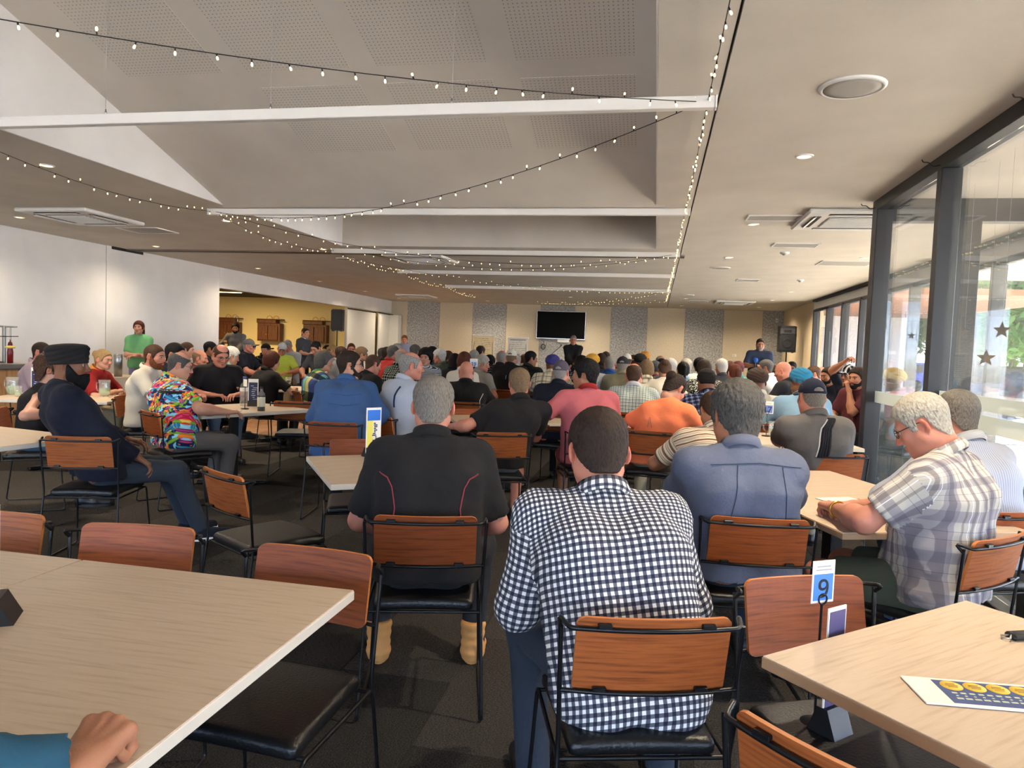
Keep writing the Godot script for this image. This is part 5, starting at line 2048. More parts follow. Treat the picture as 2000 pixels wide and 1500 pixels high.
	for k in 2:
		var dirv: Vector3 = o.get("toe%d" % k, Vector3((k * 2 - 1) * 0.12, 0, -1)).normalized()
		var sb := Basis.looking_at(dirv, Vector3.UP)
		var sh := part("boot" if boot else "shoe", proto.boot if boot else proto.shoe, o.get("shoem", M.dark_plastic), t, Transform3D(sb, Vector3(an[k].x, an[k].y - 0.09 + 0.002, an[k].z) - sb * Vector3(0, 0, 0.03)))
		if lod < 2:
			part("sole", proto.sole, o.get("solem", M.dark_plastic), sh)
	# ---- hair, hat, beard, glasses, eyes
	var hair: String = o.get("hair", "short")
	var hm := hair_mat(o.get("hc", Color(0.10, 0.075, 0.055)))
	if hair in HATS:
		var hb2 := part(hair.replace("tall_", "").replace("wide_", ""), hair_mesh(hair, fine), o.get("hat", cloth(Color(0.03, 0.03, 0.035))), t, hx)
		if hair in ["cap", "wide_hat"]:
			part("hair", hair_mesh("ring", fine), hm, t, hx)
	elif hair != "bald":
		part("hair", hair_mesh(hair, fine), hm, t, hx)
	if o.has("beard"):
		part("beard", hair_mesh(o.beard, fine), hair_mat(o.get("bc", o.get("hc", Color(0.1, 0.08, 0.06)))), t, hx)
	if o.get("face", false):
		for s: float in [-1.0, 1.0]:
			part("eye", proto.eye, M.eye, t, hx * T(s * 0.0315, 0.002, -0.0775))
		part("eyebrows", proto.brows, hm, t, hx)
	if o.get("glasses", false):
		part("glasses", proto.glasses, o.get("glass_m", M.dark_plastic), t, hx)
		if o.get("dark", false):
			part("lenses", proto.lenses, M.black, t, hx)
	if o.get("on_head", false):
		part("sunglasses", merged([proto.glasses, Transform3D(), proto.lenses, Transform3D()]), M.dark_plastic, t, hx * Transform3D(Basis(Vector3.RIGHT, 0.75).scaled(Vector3(1.12, 1, 1)), Vector3(0, 0.09, 0.02)))
	t.set_meta("joints", [P, N, sj, el, wr, hx, kn, an])
	if sit and o.get("chair", true):
		put_chair("walnut backed rod chair under the " + words[0], o.get("chair_at", root + fw * 0.035), deg_to_rad(o.chair_yaw) if o.has("chair_yaw") else yaw)
	return t


func cloth_uv(t: Net, f: Field, P: Vector3, N: Vector3, w: float, sj: Array, el: Array, wr: Array, diag: float) -> void:
	# metres of cloth: round and along the trunk or the arm; vertices are doubled where two pieces of cloth meet
	var up := (N - P).normalized()
	var g := PackedInt32Array()
	for p in t.v:
		var gi := f.grp[f.nearest(p)]
		if gi > 0 and (p - (sj[gi - 1] as Vector3)).dot(((el[gi - 1] as Vector3) - (sj[gi - 1] as Vector3)).normalized()) < 0.035:
			gi = 0
		g.append(gi)
	var ax := 0.20 * w
	var az := 0.135 * w
	var uvs := PackedVector2Array()
	uvs.resize(t.v.size())
	var extra := {}
	var coord := func(p: Vector3, gi: int) -> Vector2:
		if gi == 0:
			var q := p - P
			var v := q.dot(up)
			var c := q - up * v
			var x := c.x
			var xs := x * (1.0 + 4.0 * x * x)
			var top := smoothstep(0.62, 1.0, v / (N - P).length())
			return Vector2(xs + v * diag, -v + (c.z - 0.15 * w) * top * 0.9)
		var s: Vector3 = sj[gi - 1]
		var e: Vector3 = el[gi - 1]
		var b: Vector3 = wr[gi - 1]
		var low := (p - e).dot(b - e) > 0.0 and (p - e).dot((e - s).normalized()) > 0.02
		var o0 := e if low else s
		var d := ((b - e) if low else (e - s)).normalized()
		var sx := d.cross(Vector3.BACK if absf(d.z) < 0.8 else Vector3.UP).normalized()
		var sy := sx.cross(d)
		var q := p - o0
		var along := q.dot(d) + (0.29 if low else 0.0)
		return Vector2(atan2(q.dot(sx), q.dot(sy)) * 0.062 + 0.013, along + 0.01)
	for i in t.v.size():
		uvs[i] = coord.call(t.v[i], g[i])
	for i in range(0, t.ix.size(), 3):
		var gi := g[t.ix[i]]
		var u0 := uvs[t.ix[i]]
		for k in range(1, 3):
			var j := t.ix[i + k]
			if g[j] != gi:
				var key := j * 4 + gi
				if not extra.has(key):
					extra[key] = t.v.size()
					t.v.append(t.v[j])
					t.n.append(t.n[j])
					uvs.append(coord.call(t.v[j], gi))
					g.append(gi)
				t.ix[i + k] = extra[key]
	t.uv = uvs


# ------------------------------------------------------------------ chairs and tables
var chair0: Node3D
var chair_count := 0


func build_furniture() -> void:
	# one chair: padded seat, curved walnut back on two rails, bent rod frame with sled feet
	chair0 = Node3D.new()
	chair0.name = "chair_source"
	var seat := Net.new()
	seat = nets(func(p: Vector3) -> float:
		var q := Vector3(absf(p.x), absf(p.y - 0.435 - 0.012 * (1.0 - (p.x * p.x + p.z * p.z) / 0.09)), absf(p.z))
		var taper := 0.215 - 0.012 * clampf(p.z / 0.22, -1.0, 1.0)
		var e := Vector3(q.x - taper + 0.030, q.y - 0.004, q.z - 0.185)
		return Vector3(maxf(e.x, 0), maxf(e.y, 0), maxf(e.z, 0)).length() + minf(maxf(e.x, maxf(e.y, e.z)), 0.0) - 0.020, [Vector3(0, 0.438, 0)], 0.0125)
	var back := begin()
	back = SurfaceTool.new()
	back.begin(Mesh.PRIMITIVE_TRIANGLES)
	back.set_smooth_group(-1)
	var nx := 20
	var row := func(x: float, y: float, off: float) -> Vector3:
		var lean := (y - 0.45) * 0.20
		return Vector3(x, y, 0.205 + lean - 0.55 * x * x + off)
	var y0 := 0.595
	var y1 := 0.805
	var outl := []
	for i in nx + 1:
		var x := 0.195 * sin(PI * (float(i) / nx - 0.5))
		var inset := maxf(0.0, absf(x) - 0.172)
		var cy := 0.024 - sqrt(maxf(0.0, 0.024 * 0.024 - inset * inset)) if inset > 0.0 else 0.0
		outl.append([x * 1.0, y0 + cy, y1 - cy])
	for i in nx:
		var a: Array = outl[i]
		var b: Array = outl[i + 1]
		for s in 2:
			var of := 0.0 if s == 0 else -0.012
			var d := Vector3.BACK if s == 0 else Vector3.FORWARD
			face(back, [row.call(a[0], a[1], of), row.call(b[0], b[1], of), row.call(b[0], b[2], of), row.call(a[0], a[2], of)], d)
	var edge := begin()
	for i in nx:
		var a: Array = outl[i]
		var b: Array = outl[i + 1]
		face(edge, [row.call(a[0], a[2], 0), row.call(b[0], b[2], 0), row.call(b[0], b[2], -0.012), row.call(a[0], a[2], -0.012)], Vector3.UP)
		face(edge, [row.call(a[0], a[1], 0), row.call(b[0], b[1], 0), row.call(b[0], b[1], -0.012), row.call(a[0], a[1], -0.012)], Vector3.DOWN)
	for e in [0, nx]:
		var a: Array = outl[e]
		face(edge, [row.call(a[0], a[1], 0), row.call(a[0], a[2], 0), row.call(a[0], a[2], -0.012), row.call(a[0], a[1], -0.012)], Vector3(a[0], 0, 0))
	part("seat", net_mesh(seat), M.vinyl, chair0)
	var bk := part("backrest", done(back), M.walnut0, chair0)
	var eg := part("edge_band", done(edge), M.ply_edge, bk)
	eg.set_meta("label", "pale ply edge")
	var r := 0.0062
	# each side: down the back leg, along the floor, up the front leg, back under the seat
	for s: float in [-1.0, 1.0]:
		part("sled_leg", tube(rounded([Vector3(s * 0.232, 0.775, 0.235), Vector3(s * 0.222, 0.45, 0.205), Vector3(s * 0.238, 0.008, 0.262), Vector3(s * 0.242, 0.008, -0.235), Vector3(s * 0.225, 0.412, -0.195), Vector3(s * 0.222, 0.412, 0.20)], 0.03), r, 8), M.black_steel, chair0)
	var top := []
	var lowr := []
	for i in 13:
		var x := lerpf(-0.215, 0.215, float(i) / 12)
		top.append(row.call(x, 0.778, 0.010 + 0.1 * maxf(0.0, absf(x) - 0.18)))
		lowr.append(row.call(x, 0.605, 0.010))
	top.insert(0, Vector3(-0.232, 0.790, 0.200))
	top.insert(0, Vector3(-0.2325, 0.76, 0.235))
	top.append(Vector3(0.232, 0.790, 0.200))
	top.append(Vector3(0.2325, 0.76, 0.235))
	lowr.insert(0, Vector3(-0.2275, 0.605, 0.219))
	lowr.append(Vector3(0.2275, 0.605, 0.219))
	part("top_rail", tube(rounded(top, 0.02, 3), r, 8), M.black_steel, chair0)
	part("lower_rail", tube(rounded(lowr, 0.01, 2), r, 8), M.black_steel, chair0)
	part("cross_bar", tube(PackedVector3Array([Vector3(-0.222, 0.412, 0.195), Vector3(0.222, 0.412, 0.195)]), r, 8), M.black_steel, chair0)
	part("cross_bar", tube(PackedVector3Array([Vector3(-0.224, 0.412, -0.17), Vector3(0.224, 0.412, -0.17)]), r, 8), M.black_steel, chair0)
	for s: float in [-1.0, 1.0]:
		for y in [0.605, 0.778]:
			part("clip", box(0.035, 0.012, 0.014, 0.002), M.black_steel, chair0, Transform3D(Basis(), row.call(s * 0.13, y + 0.009, 0.008)))
	place_tables()


func put_chair(label: String, at: Vector3, yaw: float) -> Node3D:
	var c: Node3D = chair0.duplicate()
	c.name = numbered("dining_chair")
	add_child(c)
	c.position = Vector3(at.x, 0, at.z)
	c.rotation.y = yaw
	c.get_node("backrest").material_override = M["walnut%d" % [0, 1, 2, 0, 2][chair_count % 5]]
	chair_count += 1
	tag(c, label, "chair", "walnut backed rod chairs")
	return c


func table(label: String, at: Vector3, yaw: float, sx: float, sz: float, tan_edge := false, ped := true) -> Node3D:
	# laminate top with a lipped edge on a black pedestal with a four-toed foot
	var t := thing("table", label, "table", Vector3(at.x, 0, at.z), yaw, "pale laminate tables")
	var top := part("tabletop", box(sx - 0.004, 0.004, sz - 0.004, 0.001), M.laminate, t, T(0, 0.743, 0))
	var em: Material = M.laminate_edge_tan if tan_edge else M.laminate_edge
	var e := begin()
	add_box(e, Vector3.ZERO, Vector3(sx, 0.027, sz), 0.002)
	part("edge", done(e), em, t, T(0, 0.7285, 0))
	var feet := [Vector3.ZERO]
	if sx > 1.2:
		feet = [Vector3(-sx * 0.3, 0, 0), Vector3(sx * 0.3, 0, 0)]
	for p: Vector3 in feet:
		part("column", box(0.075, 0.68, 0.075, 0.006), M.black_steel, t, Transform3D(Basis(), p + Vector3(0, 0.375, 0)))
		part("top_plate", box(0.42, 0.012, 0.42, 0.002), M.black_steel, t, Transform3D(Basis(), p + Vector3(0, 0.709, 0)))
		for k in 2:
			part("foot", box(0.66, 0.032, 0.07, 0.01), M.black_steel, t, Transform3D(Basis(Vector3.UP, k * PI / 2 + PI / 4), p + Vector3(0, 0.019 + k * 0.001, 0)))
	return t


func pat(key: String) -> Material:
	return M[key]


func build_patterns() -> void:
	var ink := Color(0.06, 0.07, 0.13)
	pattern("gingham", 32, 0.0215, Color(0.90, 0.89, 0.86), [[2, 0.0, 0.5, ink, 0.62]])
	pattern("plaid_grey", 128, 0.16, Color(0.72, 0.70, 0.66), [[0, 0.02, 0.30, Color(0.42, 0.41, 0.46), 0.45], [1, 0.05, 0.28, Color(0.42, 0.41, 0.46), 0.45], [0, 0.10, 0.14, Color(0.30, 0.28, 0.33), 0.4], [0, 0.46, 0.06, Color(0.36, 0.30, 0.28), 0.35], [0, 0.62, 0.02, Color(0.93, 0.93, 0.95), 0.9], [1, 0.55, 0.015, Color(0.22, 0.22, 0.30), 0.7], [1, 0.75, 0.015, Color(0.22, 0.22, 0.30), 0.6], [0, 0.70, 0.12, Color(0.38, 0.35, 0.36), 0.5], [0, 0.88, 0.02, Color(0.92, 0.92, 0.94), 0.8]])
	pattern("palestripe", 32, 0.012, Color(0.66, 0.68, 0.73), [[0, 0.0, 0.4, Color(0.52, 0.55, 0.62), 0.8]])
	pattern("check_bluegreen", 64, 0.34, Color(0.72, 0.68, 0.42), [[0, 0.0, 0.26, Color(0.16, 0.42, 0.24), 0.75], [0, 0.52, 0.30, Color(0.14, 0.20, 0.46), 0.8], [0, 0.82, 0.18, Color(0.30, 0.62, 0.70), 0.7], [1, 0.35, 0.35, Color(0.04, 0.06, 0.05), 0.62], [1, 0.70, 0.12, Color(0.85, 0.85, 0.8), 0.35]])
	pattern("check_darkgreen", 32, 0.045, Color(0.04, 0.07, 0.06), [[0, 0.0, 0.22, Color(0.85, 0.88, 0.82), 0.55], [1, 0.0, 0.22, Color(0.85, 0.88, 0.82), 0.55]])
	pattern("check_green", 32, 0.036, Color(0.80, 0.82, 0.78), [[0, 0.1, 0.18, Color(0.10, 0.13, 0.16), 0.7], [1, 0.1, 0.18, Color(0.10, 0.13, 0.16), 0.7], [0, 0.55, 0.14, Color(0.35, 0.5, 0.48), 0.5], [1, 0.55, 0.14, Color(0.35, 0.5, 0.48), 0.5]])
	pattern("plaid_cream", 64, 0.14, Color(0.82, 0.78, 0.66), [[0, 0.1, 0.22, Color(0.30, 0.31, 0.34), 0.5], [1, 0.1, 0.22, Color(0.30, 0.31, 0.34), 0.5], [0, 0.6, 0.06, Color(0.25, 0.25, 0.25), 0.6], [1, 0.6, 0.06, Color(0.25, 0.25, 0.25), 0.6]])
	pattern("plaid_navy", 64, 0.075, Color(0.17, 0.21, 0.34), [[0, 0.0, 0.25, Color(0.70, 0.72, 0.78), 0.5], [1, 0.0, 0.25, Color(0.70, 0.72, 0.78), 0.5], [0, 0.55, 0.2, Color(0.04, 0.05, 0.10), 0.6], [1, 0.55, 0.2, Color(0.04, 0.05, 0.10), 0.6]])
	pattern("stripe_dark", 32, 0.075, Color(0.06, 0.065, 0.08), [[1, 0.4, 0.10, Color(0.78, 0.80, 0.84), 0.85]])
	pattern("stripe_olive", 32, 0.045, Color(0.08, 0.09, 0.09), [[1, 0.3, 0.35, Color(0.22, 0.24, 0.22), 0.9]])
	pattern("stripe_grey", 32, 0.022, Color(0.70, 0.70, 0.70), [[1, 0.2, 0.45, Color(0.12, 0.12, 0.14), 0.8]])
	pattern("stripe_brown", 64, 0.07, Color(0.84, 0.80, 0.72), [[1, 0.1, 0.28, Color(0.42, 0.26, 0.18), 0.8], [1, 0.55, 0.1, Color(0.55, 0.40, 0.30), 0.7], [1, 0.75, 0.08, Color(0.45, 0.30, 0.22), 0.7]])
	pattern("stripe_cap", 32, 0.05, Color(0.08, 0.08, 0.09), [[0, 0.3, 0.35, Color(0.88, 0.87, 0.84), 0.95]])
	M.stripe_cap.uv1_scale = Vector3(16, 16, 16)
	M.stripe_cap.uv1_triplanar = true
	M.floral = floral()
	var im := Image.create(128, 128, false, Image.FORMAT_RGBA8)
	im.fill(Color(0.05, 0.09, 0.10))
	for y in 128:
		for x in 128:
			var a := TAU * x / 128.0
			var b := TAU * y / 128.0
			if noise.get_noise_3d(cos(a) * 1.6 + 3.0, sin(a) * 1.6 + cos(b) * 1.6, sin(b) * 1.6) > 0.16:
				im.set_pixel(x, y, Color(0.85, 0.84, 0.78))
	M.print_bw = cloth_of(im, 0.22)
	M.indigo = cloth(Color("3d3f8f"))
	M.plum = cloth(Color("5c5062"))
	M.saffron = cloth(Color("e8a21e"))
	M.turqblue = cloth(Color("1f86b8"))
	M.coral = cell(Color(0.93, 0.50, 0.33))
	M.boot_tan = mat(Color(0.74, 0.52, 0.28), 0.8)
	M.maroonc = cloth(Color("8a3a44"))
	M.navyc = cloth(Color("1d2334"))


func place_tables() -> void:
	var d := PI / 180.0
	table("large pale table in the left foreground with a fist resting on it", Vector3(-1.262, 0, -1.28), 0, 0.9, 1.2)
	table("pale table pushed against the left edge of the foreground table", Vector3(-2.166, 0, -1.28), 0, 0.9, 1.2)
	table("tan edged pale table in the right foreground holding a printed card", Vector3(0.916, 0, -1.714), 41.8 * d, 0.9, 0.9, true)
	table("small pale table in front of the man in the black shirt with red piping", Vector3(-1.427, 0, -3.863), 35 * d, 0.9, 0.9)
	table("pale table where the man in grey plaid reads his papers", Vector3(0.955, 0, -3.97), 20 * d, 0.9, 1.5, true)
	table("pale table cut by the left picture edge behind the turbaned man", Vector3(-4.22, 0, -3.75), -10 * d, 0.9, 0.9)
	table("pale table with a squash bottle beside the floral shirt", Vector3(-4.05, 0, -6.32), -24.8 * d, 0.9, 1.2)
	table("pale table with jugs in front of the mauve shirt", Vector3(-6.13, 0, -6.45), 20 * d, 1.2, 0.9)
	table("pale table between the bald man and the black polo shirt", Vector3(-1.42, 0, -6.98), 25 * d, 1.2, 0.9)
	table("pale table further back by the far windows", Vector3(3.1, 0, -12.2), 5 * d, 0.9, 0.9)
	table("pale table with two tumblers by the far windows", Vector3(2.75, 0, -10.75), 5 * d, 0.9, 0.9)
	table("white table in front of the woman in green", Vector3(-8.72, 0, -10.05), 0, 0.9, 0.8)
	table("pale table with a steel flask below the pine cupboards", Vector3(-7.35, 0, -16.1), 10 * d, 1.2, 0.8)
	table("pale table with a wine glass in front of the black topped woman", Vector3(-5.25, 0, -9.35), 20 * d, 0.9, 0.9)
	table("pale table beside the teal shirt", Vector3(-8.0, 0, -12.9), 0, 0.9, 0.9)
	table("pale table with the number nineteen sign", Vector3(-2.2, 0, -8.85), 20 * d, 0.9, 0.9)
	table("pale table under the arms of the coral blouse", Vector3(0.35, 0, -7.15), 5 * d, 0.9, 0.9)
	table("pale table with the number seventeen sign", Vector3(1.18, 0, -6.55), 8 * d, 0.9, 0.9)
	# empty chairs the photograph shows
	put_chair("empty walnut backed chair turned away between the turbaned man and the mid table", Vector3(-1.893, 0, -3.279), -30 * d)
	put_chair("empty walnut chair facing the camera at the corner of the foreground table", Vector3(-1.02, 0, -1.772), 177 * d)
	put_chair("empty walnut chair facing the camera behind the foreground table, second from its corner", Vector3(-1.646, 0, -1.837), 188 * d)
	put_chair("empty walnut chair cut by the left picture edge behind the foreground table", Vector3(-2.231, 0, -1.825), 186 * d)
	put_chair("empty walnut chair facing the camera at the right foreground table", Vector3(0.563, 0, -1.987), 204 * d)
	put_chair("empty walnut chair whose top just shows at the bottom picture edge", Vector3(0.49, 0, -1.42), -40 * d)
	put_chair("empty light walnut chair facing the camera behind the mid table", Vector3(-1.779, 0, -4.182), 207 * d)
	put_chair("empty walnut chair beyond the table left of the black polo shirt", Vector3(-1.70, 0, -6.84), 205 * d)
	put_chair("empty walnut chair beside the black topped woman at left", Vector3(-3.75, 0, -7.05), 15 * d)


# ------------------------------------------------------------------ table things
func sign_stand(label: String, at: Vector3, yaw: float, card_w: float, card_h: float, pole: float, text: String, blue: Color) -> void:
	var t := thing("table_sign", label, "table sign", at, yaw)
	part("base", lathe([Vector2(0, 0), Vector2(0.04, 0), Vector2(0.038, 0.008), Vector2(0, 0.012)], 18), M.black_steel, t)
	part("pole", tube(PackedVector3Array([Vector3(0, 0.008, 0), Vector3(0, pole, 0)]), 0.0035, 6), M.black_steel, t)
	var ring := PackedVector3Array()
	for k in 12:
		ring.append(Vector3(cos(TAU * k / 12) * 0.014, pole + 0.014 + sin(TAU * k / 12) * 0.014, 0.003))
	part("clip", tube(ring, 0.0025, 5, true), M.black_steel, t)
	var y := pole + card_h * 0.5 + 0.004
	part("card", box(card_w, card_h, 0.002), M.paper, t, T(0, y, 0))
	part("blue_field", box(card_w * 0.86, card_h * 0.62, 0.001), mat(blue, 0.7), t, T(0, y - card_h * 0.13, 0.0016))
	part("heading", merged([box(card_w * 0.6, card_h * 0.03, 0.001), T(0, y + card_h * 0.36, 0.0016), box(card_w * 0.7, card_h * 0.03, 0.001), T(0, y + card_h * 0.28, 0.0016)]), M.grey_plastic, t)
	var tm := TextMesh.new()
	tm.text = text
	tm.font_size = 32
	tm.pixel_size = card_h * 0.62 / 32.0
	tm.depth = 0.001
	part("number", tm, M.ink, t, T(0, y - card_h * 0.14, 0.0025))


func menu_holder(label: String, at: Vector3, yaw: float, w: float, h: float, c: Color) -> void:
	# a tall card in a wedge shaped black foot
	var t := thing("menu_holder", label, "menu holder", at, yaw)
	part("foot", prism(PackedVector2Array([Vector2(-0.05, 0), Vector2(0.05, 0), Vector2(0.018, 0.055), Vector2(-0.018, 0.055)]), w * 0.95), M.dark_plastic, t, Transform3D(Basis(Vector3.UP, PI / 2), Vector3.ZERO))
	part("card", box(w, h, 0.004), M.paper, t, T(0, h / 2 + 0.02, 0))
	for s: float in [-1.0, 1.0]:
		part("print", box(w * 0.86, h * 0.80, 0.001), mat(c, 0.6), t, T(0, h * 0.54, s * 0.0024))
		var st := begin()
		var r := RandomNumberGenerator.new()
		r.seed = 9
		for k in 9:
			add_box(st, Vector3(r.randf_range(-0.2, 0.2) * w, h * (0.2 + 0.075 * k), s * 0.003), Vector3(w * r.randf_range(0.2, 0.5), h * 0.015, 0.001))
		part("lines", done(st), M.paper, t)


func build_table_things() -> void:
	var y := 0.745
	# foreground: yellow and blue menu card in a wedge foot on the mid table
	var t := thing("menu_holder", "upright blue and yellow menu card in a black wedge on the mid table", "menu holder", Vector3(-1.686, 0.745, -4.125), 0.95)
	part("foot", prism(PackedVector2Array([Vector2(-0.055, 0), Vector2(0.055, 0), Vector2(0.02, 0.06), Vector2(-0.02, 0.06)]), 0.10), M.dark_plastic, t, Transform3D(Basis(Vector3.UP, PI / 2), Vector3.ZERO))
	part("card", box(0.105, 0.30, 0.004), M.paper, t, T(0, 0.155, 0))
	part("blue_top", box(0.092, 0.065, 0.001), mat(Color(0.12, 0.42, 0.78), 0.6), t, T(0, 0.258, 0.0026))
	part("yellow_field", box(0.04, 0.19, 0.001), mat(Color(0.88, 0.83, 0.35), 0.6), t, T(-0.026, 0.13, 0.0026))
	var st := begin()
	var r := RandomNumberGenerator.new()
	r.seed = 3
	for k in 16:
		add_box(st, Vector3(0.012 + r.randf_range(-0.012, 0.012), 0.05 + k * 0.0105, 0.0028), Vector3(r.randf_range(0.008, 0.03), 0.007, 0.001))
	part("print", done(st), mat(Color(0.08, 0.12, 0.3), 0.7), t)
	# printed card lying on the right table: four yellow discs over blue, rows of small print
	var c0 := Vector3(0.574, 0.746, -1.718)
	var ux := (Vector3(0.824, 0.746, -1.742) - c0).normalized()
	var card := thing("printed_card", "printed card with four yellow discs lying on the right table", "card", c0, atan2(-ux.z, ux.x))
	part("card", box(0.34, 0.004, 0.125, 0.001), M.paper, card, T(0.17, 0.002, 0.0625))
	part("blue_field", box(0.28, 0.0008, 0.105), mat(Color(0.14, 0.24, 0.46), 0.5), card, T(0.20, 0.0044, 0.0635))
	for k in 4:
		part("yellow_disc", lathe([Vector2(0, 0.0), Vector2(0.0225, 0.0), Vector2(0.0225, 0.0008), Vector2(0, 0.0009)], 24), mat(Color(0.86, 0.70, 0.20), 0.6), card, T(0.092 + k * 0.048, 0.0047, 0.036))
		var dl := begin()
		for q in 3:
			add_box(dl, Vector3(0.092 + k * 0.048, 0.0058, 0.029 + q * 0.007), Vector3(0.026 - 0.006 * absf(q - 1), 0.0004, 0.0035))
		part("disc_lettering", done(dl), mat(Color(0.55, 0.42, 0.10), 0.7), card)
	var pr := begin()
	for k in 13:
		for q in 3:
			add_box(pr, Vector3(0.082 + k * 0.018, 0.0051, 0.070 + q * 0.0125), Vector3([0.011, 0.005, 0.013][q], 0.0005, [0.006, 0.004, 0.006][q]))
	part("small_print", done(pr), mat(Color(0.72, 0.74, 0.62), 0.7), card)
	# number sign and folded leaflet at the far edge of the right table
	sign_stand("number nine sign clipped to a wire in front of the walnut chair at right", Vector3(0.47, 0.461, -2.02), 0.55, 0.075, 0.115, 0.335, "9", Color(0.25, 0.48, 0.85))
	var lf := thing("leaflet_stand", "small purple leaflet in a dark stand on the chair at right", "leaflet", Vector3(0.50, 0.461, -1.98), 0.75)
	part("stand", prism(PackedVector2Array([Vector2(-0.045, 0), Vector2(0.045, 0), Vector2(0.015, 0.08), Vector2(-0.015, 0.08)]), 0.08), M.dark_plastic, lf, Transform3D(Basis(Vector3.UP, PI / 2), Vector3.ZERO))
	part("leaflet", box(0.075, 0.29, 0.004), M.paper, lf, T(0, 0.20, 0))
	part("print", box(0.066, 0.27, 0.001), mat(Color(0.30, 0.26, 0.42), 0.6), lf, T(0, 0.20, 0.0026))
	var key := thing("car_key", "black car key at the right edge of the right table", "key", Vector3(0.971, 0.745, -2.060), 0.4)
	part("fob", box(0.075, 0.016, 0.038, 0.006), M.dark_plastic, key, T(0, 0.008, 0))
	part("ring", tube(PackedVector3Array([Vector3(-0.03, 0.012, 0.0), Vector3(-0.05, 0.008, 0.015), Vector3(-0.06, 0.004, 0.0), Vector3(-0.05, 0.006, -0.012), Vector3(-0.03, 0.01, 0.0)]), 0.0025, 6), M.chrome, key)
	var bk := thing("black_wedge", "black wedge holder at the left picture edge on the foreground table", "menu holder", Vector3(-1.542, 0.745, -1.418), 0.6)
	part("foot", prism(PackedVector2Array([Vector2(-0.05, 0), Vector2(0.05, 0), Vector2(0.018, 0.06), Vector2(-0.018, 0.06)]), 0.10), M.dark_plastic, bk)
	part("card", box(0.004, 0.25, 0.09), M.paper, bk, T(0, 0.15, 0))
	# papers, pen and phone by the reading man
	var pp := thing("notepaper", "sheet of notes under the hands of the man in grey plaid", "paper", Vector3(0.992, 0.746, -3.746), 0.5)
	part("sheet", box(0.21, 0.003, 0.297), M.paper, pp, T(0, 0.0015, 0))
	part("folder", box(0.24, 0.006, 0.30, 0.002), M.dark_plastic, pp, T(0.02, -0.004, 0.03))
	# floral table: squash bottle, water bottle, menu, number sign from behind
	bottle("squash bottle with a cream label and dark drink in the bottom", Vector3(-3.708, 0.745, -6.243), 0.037, 0.235, true)
	bottle("large clear water bottle behind the menu stand", Vector3(-4.151, 0.745, -6.664), 0.045, 0.30, false)
	menu_holder("upright dark menu card beside the squash bottle", Vector3(-4.052, 0.745, -6.664), 0.35, 0.10, 0.26, Color(0.14, 0.17, 0.30))
	sign_stand("table number sign seen from behind next to the floral shirt", Vector3(-3.940, 0.745, -6.335), 2.6, 0.07, 0.07, 0.22, "18", Color(0.35, 0.4, 0.65))
	single("notepad", "open notepad under the hand of the man in the floral shirt", "paper", box(0.15, 0.008, 0.2, 0.002), M.paper, TR(Vector3(-3.901, 0.750, -6.049), 0.3))
	# mauve shirt's table: two jugs, a tall menu, phone
	jug("glass jug of water near the left picture edge", Vector3(-6.691, 0.745, -6.365), 0.055, 0.19)
	tumbler("half full tumbler beside the left jug", Vector3(-6.636, 0.745, -6.319) + Vector3(0.15, 0, 0.08), 0.036, 0.11)
	jug("glass jug of water in front of the red top", Vector3(-5.906, 0.745, -6.761), 0.058, 0.18)
	menu_holder("upright dark blue menu card in front of the mauve shirt", Vector3(-6.585, 0.745, -6.553), 0.2, 0.10, 0.27, Color(0.12, 0.17, 0.33))
	single("phone", "black phone lying on the table by the left jug", "phone", box(0.08, 0.01, 0.16, 0.003), M.dark_plastic, TR(Vector3(-6.390, 0.750, -6.265), 0.9))
	single("sunglasses_case", "dark sunglasses on the table in front of the red top", "sunglasses", merged([proto.glasses, Transform3D(), proto.lenses, Transform3D()]), M.dark_plastic, TR(Vector3(-5.636, 0.765, -6.567), 0.6))
	# others
	sign_stand("blue number nineteen sign between the white shirt and the bald man", Vector3(-2.255, y, -8.75), 0.0, 0.10, 0.10, 0.44, "19", Color(0.72, 0.78, 0.90))
	sign_stand("blue number seventeen sign above the slate blue shoulder", Vector3(1.001, 0.745, -6.679), -0.05, 0.10, 0.11, 0.20, "17", Color(0.36, 0.46, 0.72))
	jug("glass jug of water below the number seventeen sign", Vector3(1.084, 0.745, -6.764), 0.055, 0.13)
	tumbler("tumbler of water on the far window table, left of two", Vector3(2.748, 0.745, -11.645), 0.036, 0.10)
	tumbler("tumbler of water on the far window table, right of two", Vector3(2.973, 0.745, -12.030), 0.036, 0.10)
	var fk := thing("steel_flask", "tall steel flask on the table below the pine cupboards", "flask", Vector3(-7.02, y, -15.9))
	part("body", lathe([Vector2(0, 0), Vector2(0.058, 0), Vector2(0.062, 0.02), Vector2(0.06, 0.30), Vector2(0.05, 0.33), Vector2(0, 0.335)], 20), M.stainless, fk)
	part("lid", lathe([Vector2(0, 0.33), Vector2(0.045, 0.33), Vector2(0.045, 0.36), Vector2(0, 0.365)], 20), M.dark_plastic, fk)
	var fk2 := thing("white_flask", "white water flask on the table beside the teal shirt", "flask", Vector3(-7.95, y, -12.75))
	part("body", lathe([Vector2(0, 0), Vector2(0.04, 0), Vector2(0.042, 0.02), Vector2(0.04, 0.18), Vector2(0.025, 0.21), Vector2(0, 0.212)], 18), M.white_plastic, fk2)
	part("lid", lathe([Vector2(0, 0.21), Vector2(0.024, 0.21), Vector2(0.024, 0.245), Vector2(0, 0.25)], 18), M.grey_plastic, fk2)
	var ur := thing("steel_cylinder", "tall shiny steel cylinder on the white table in front of the woman in green", "urn", Vector3(-8.40, y, -9.9))
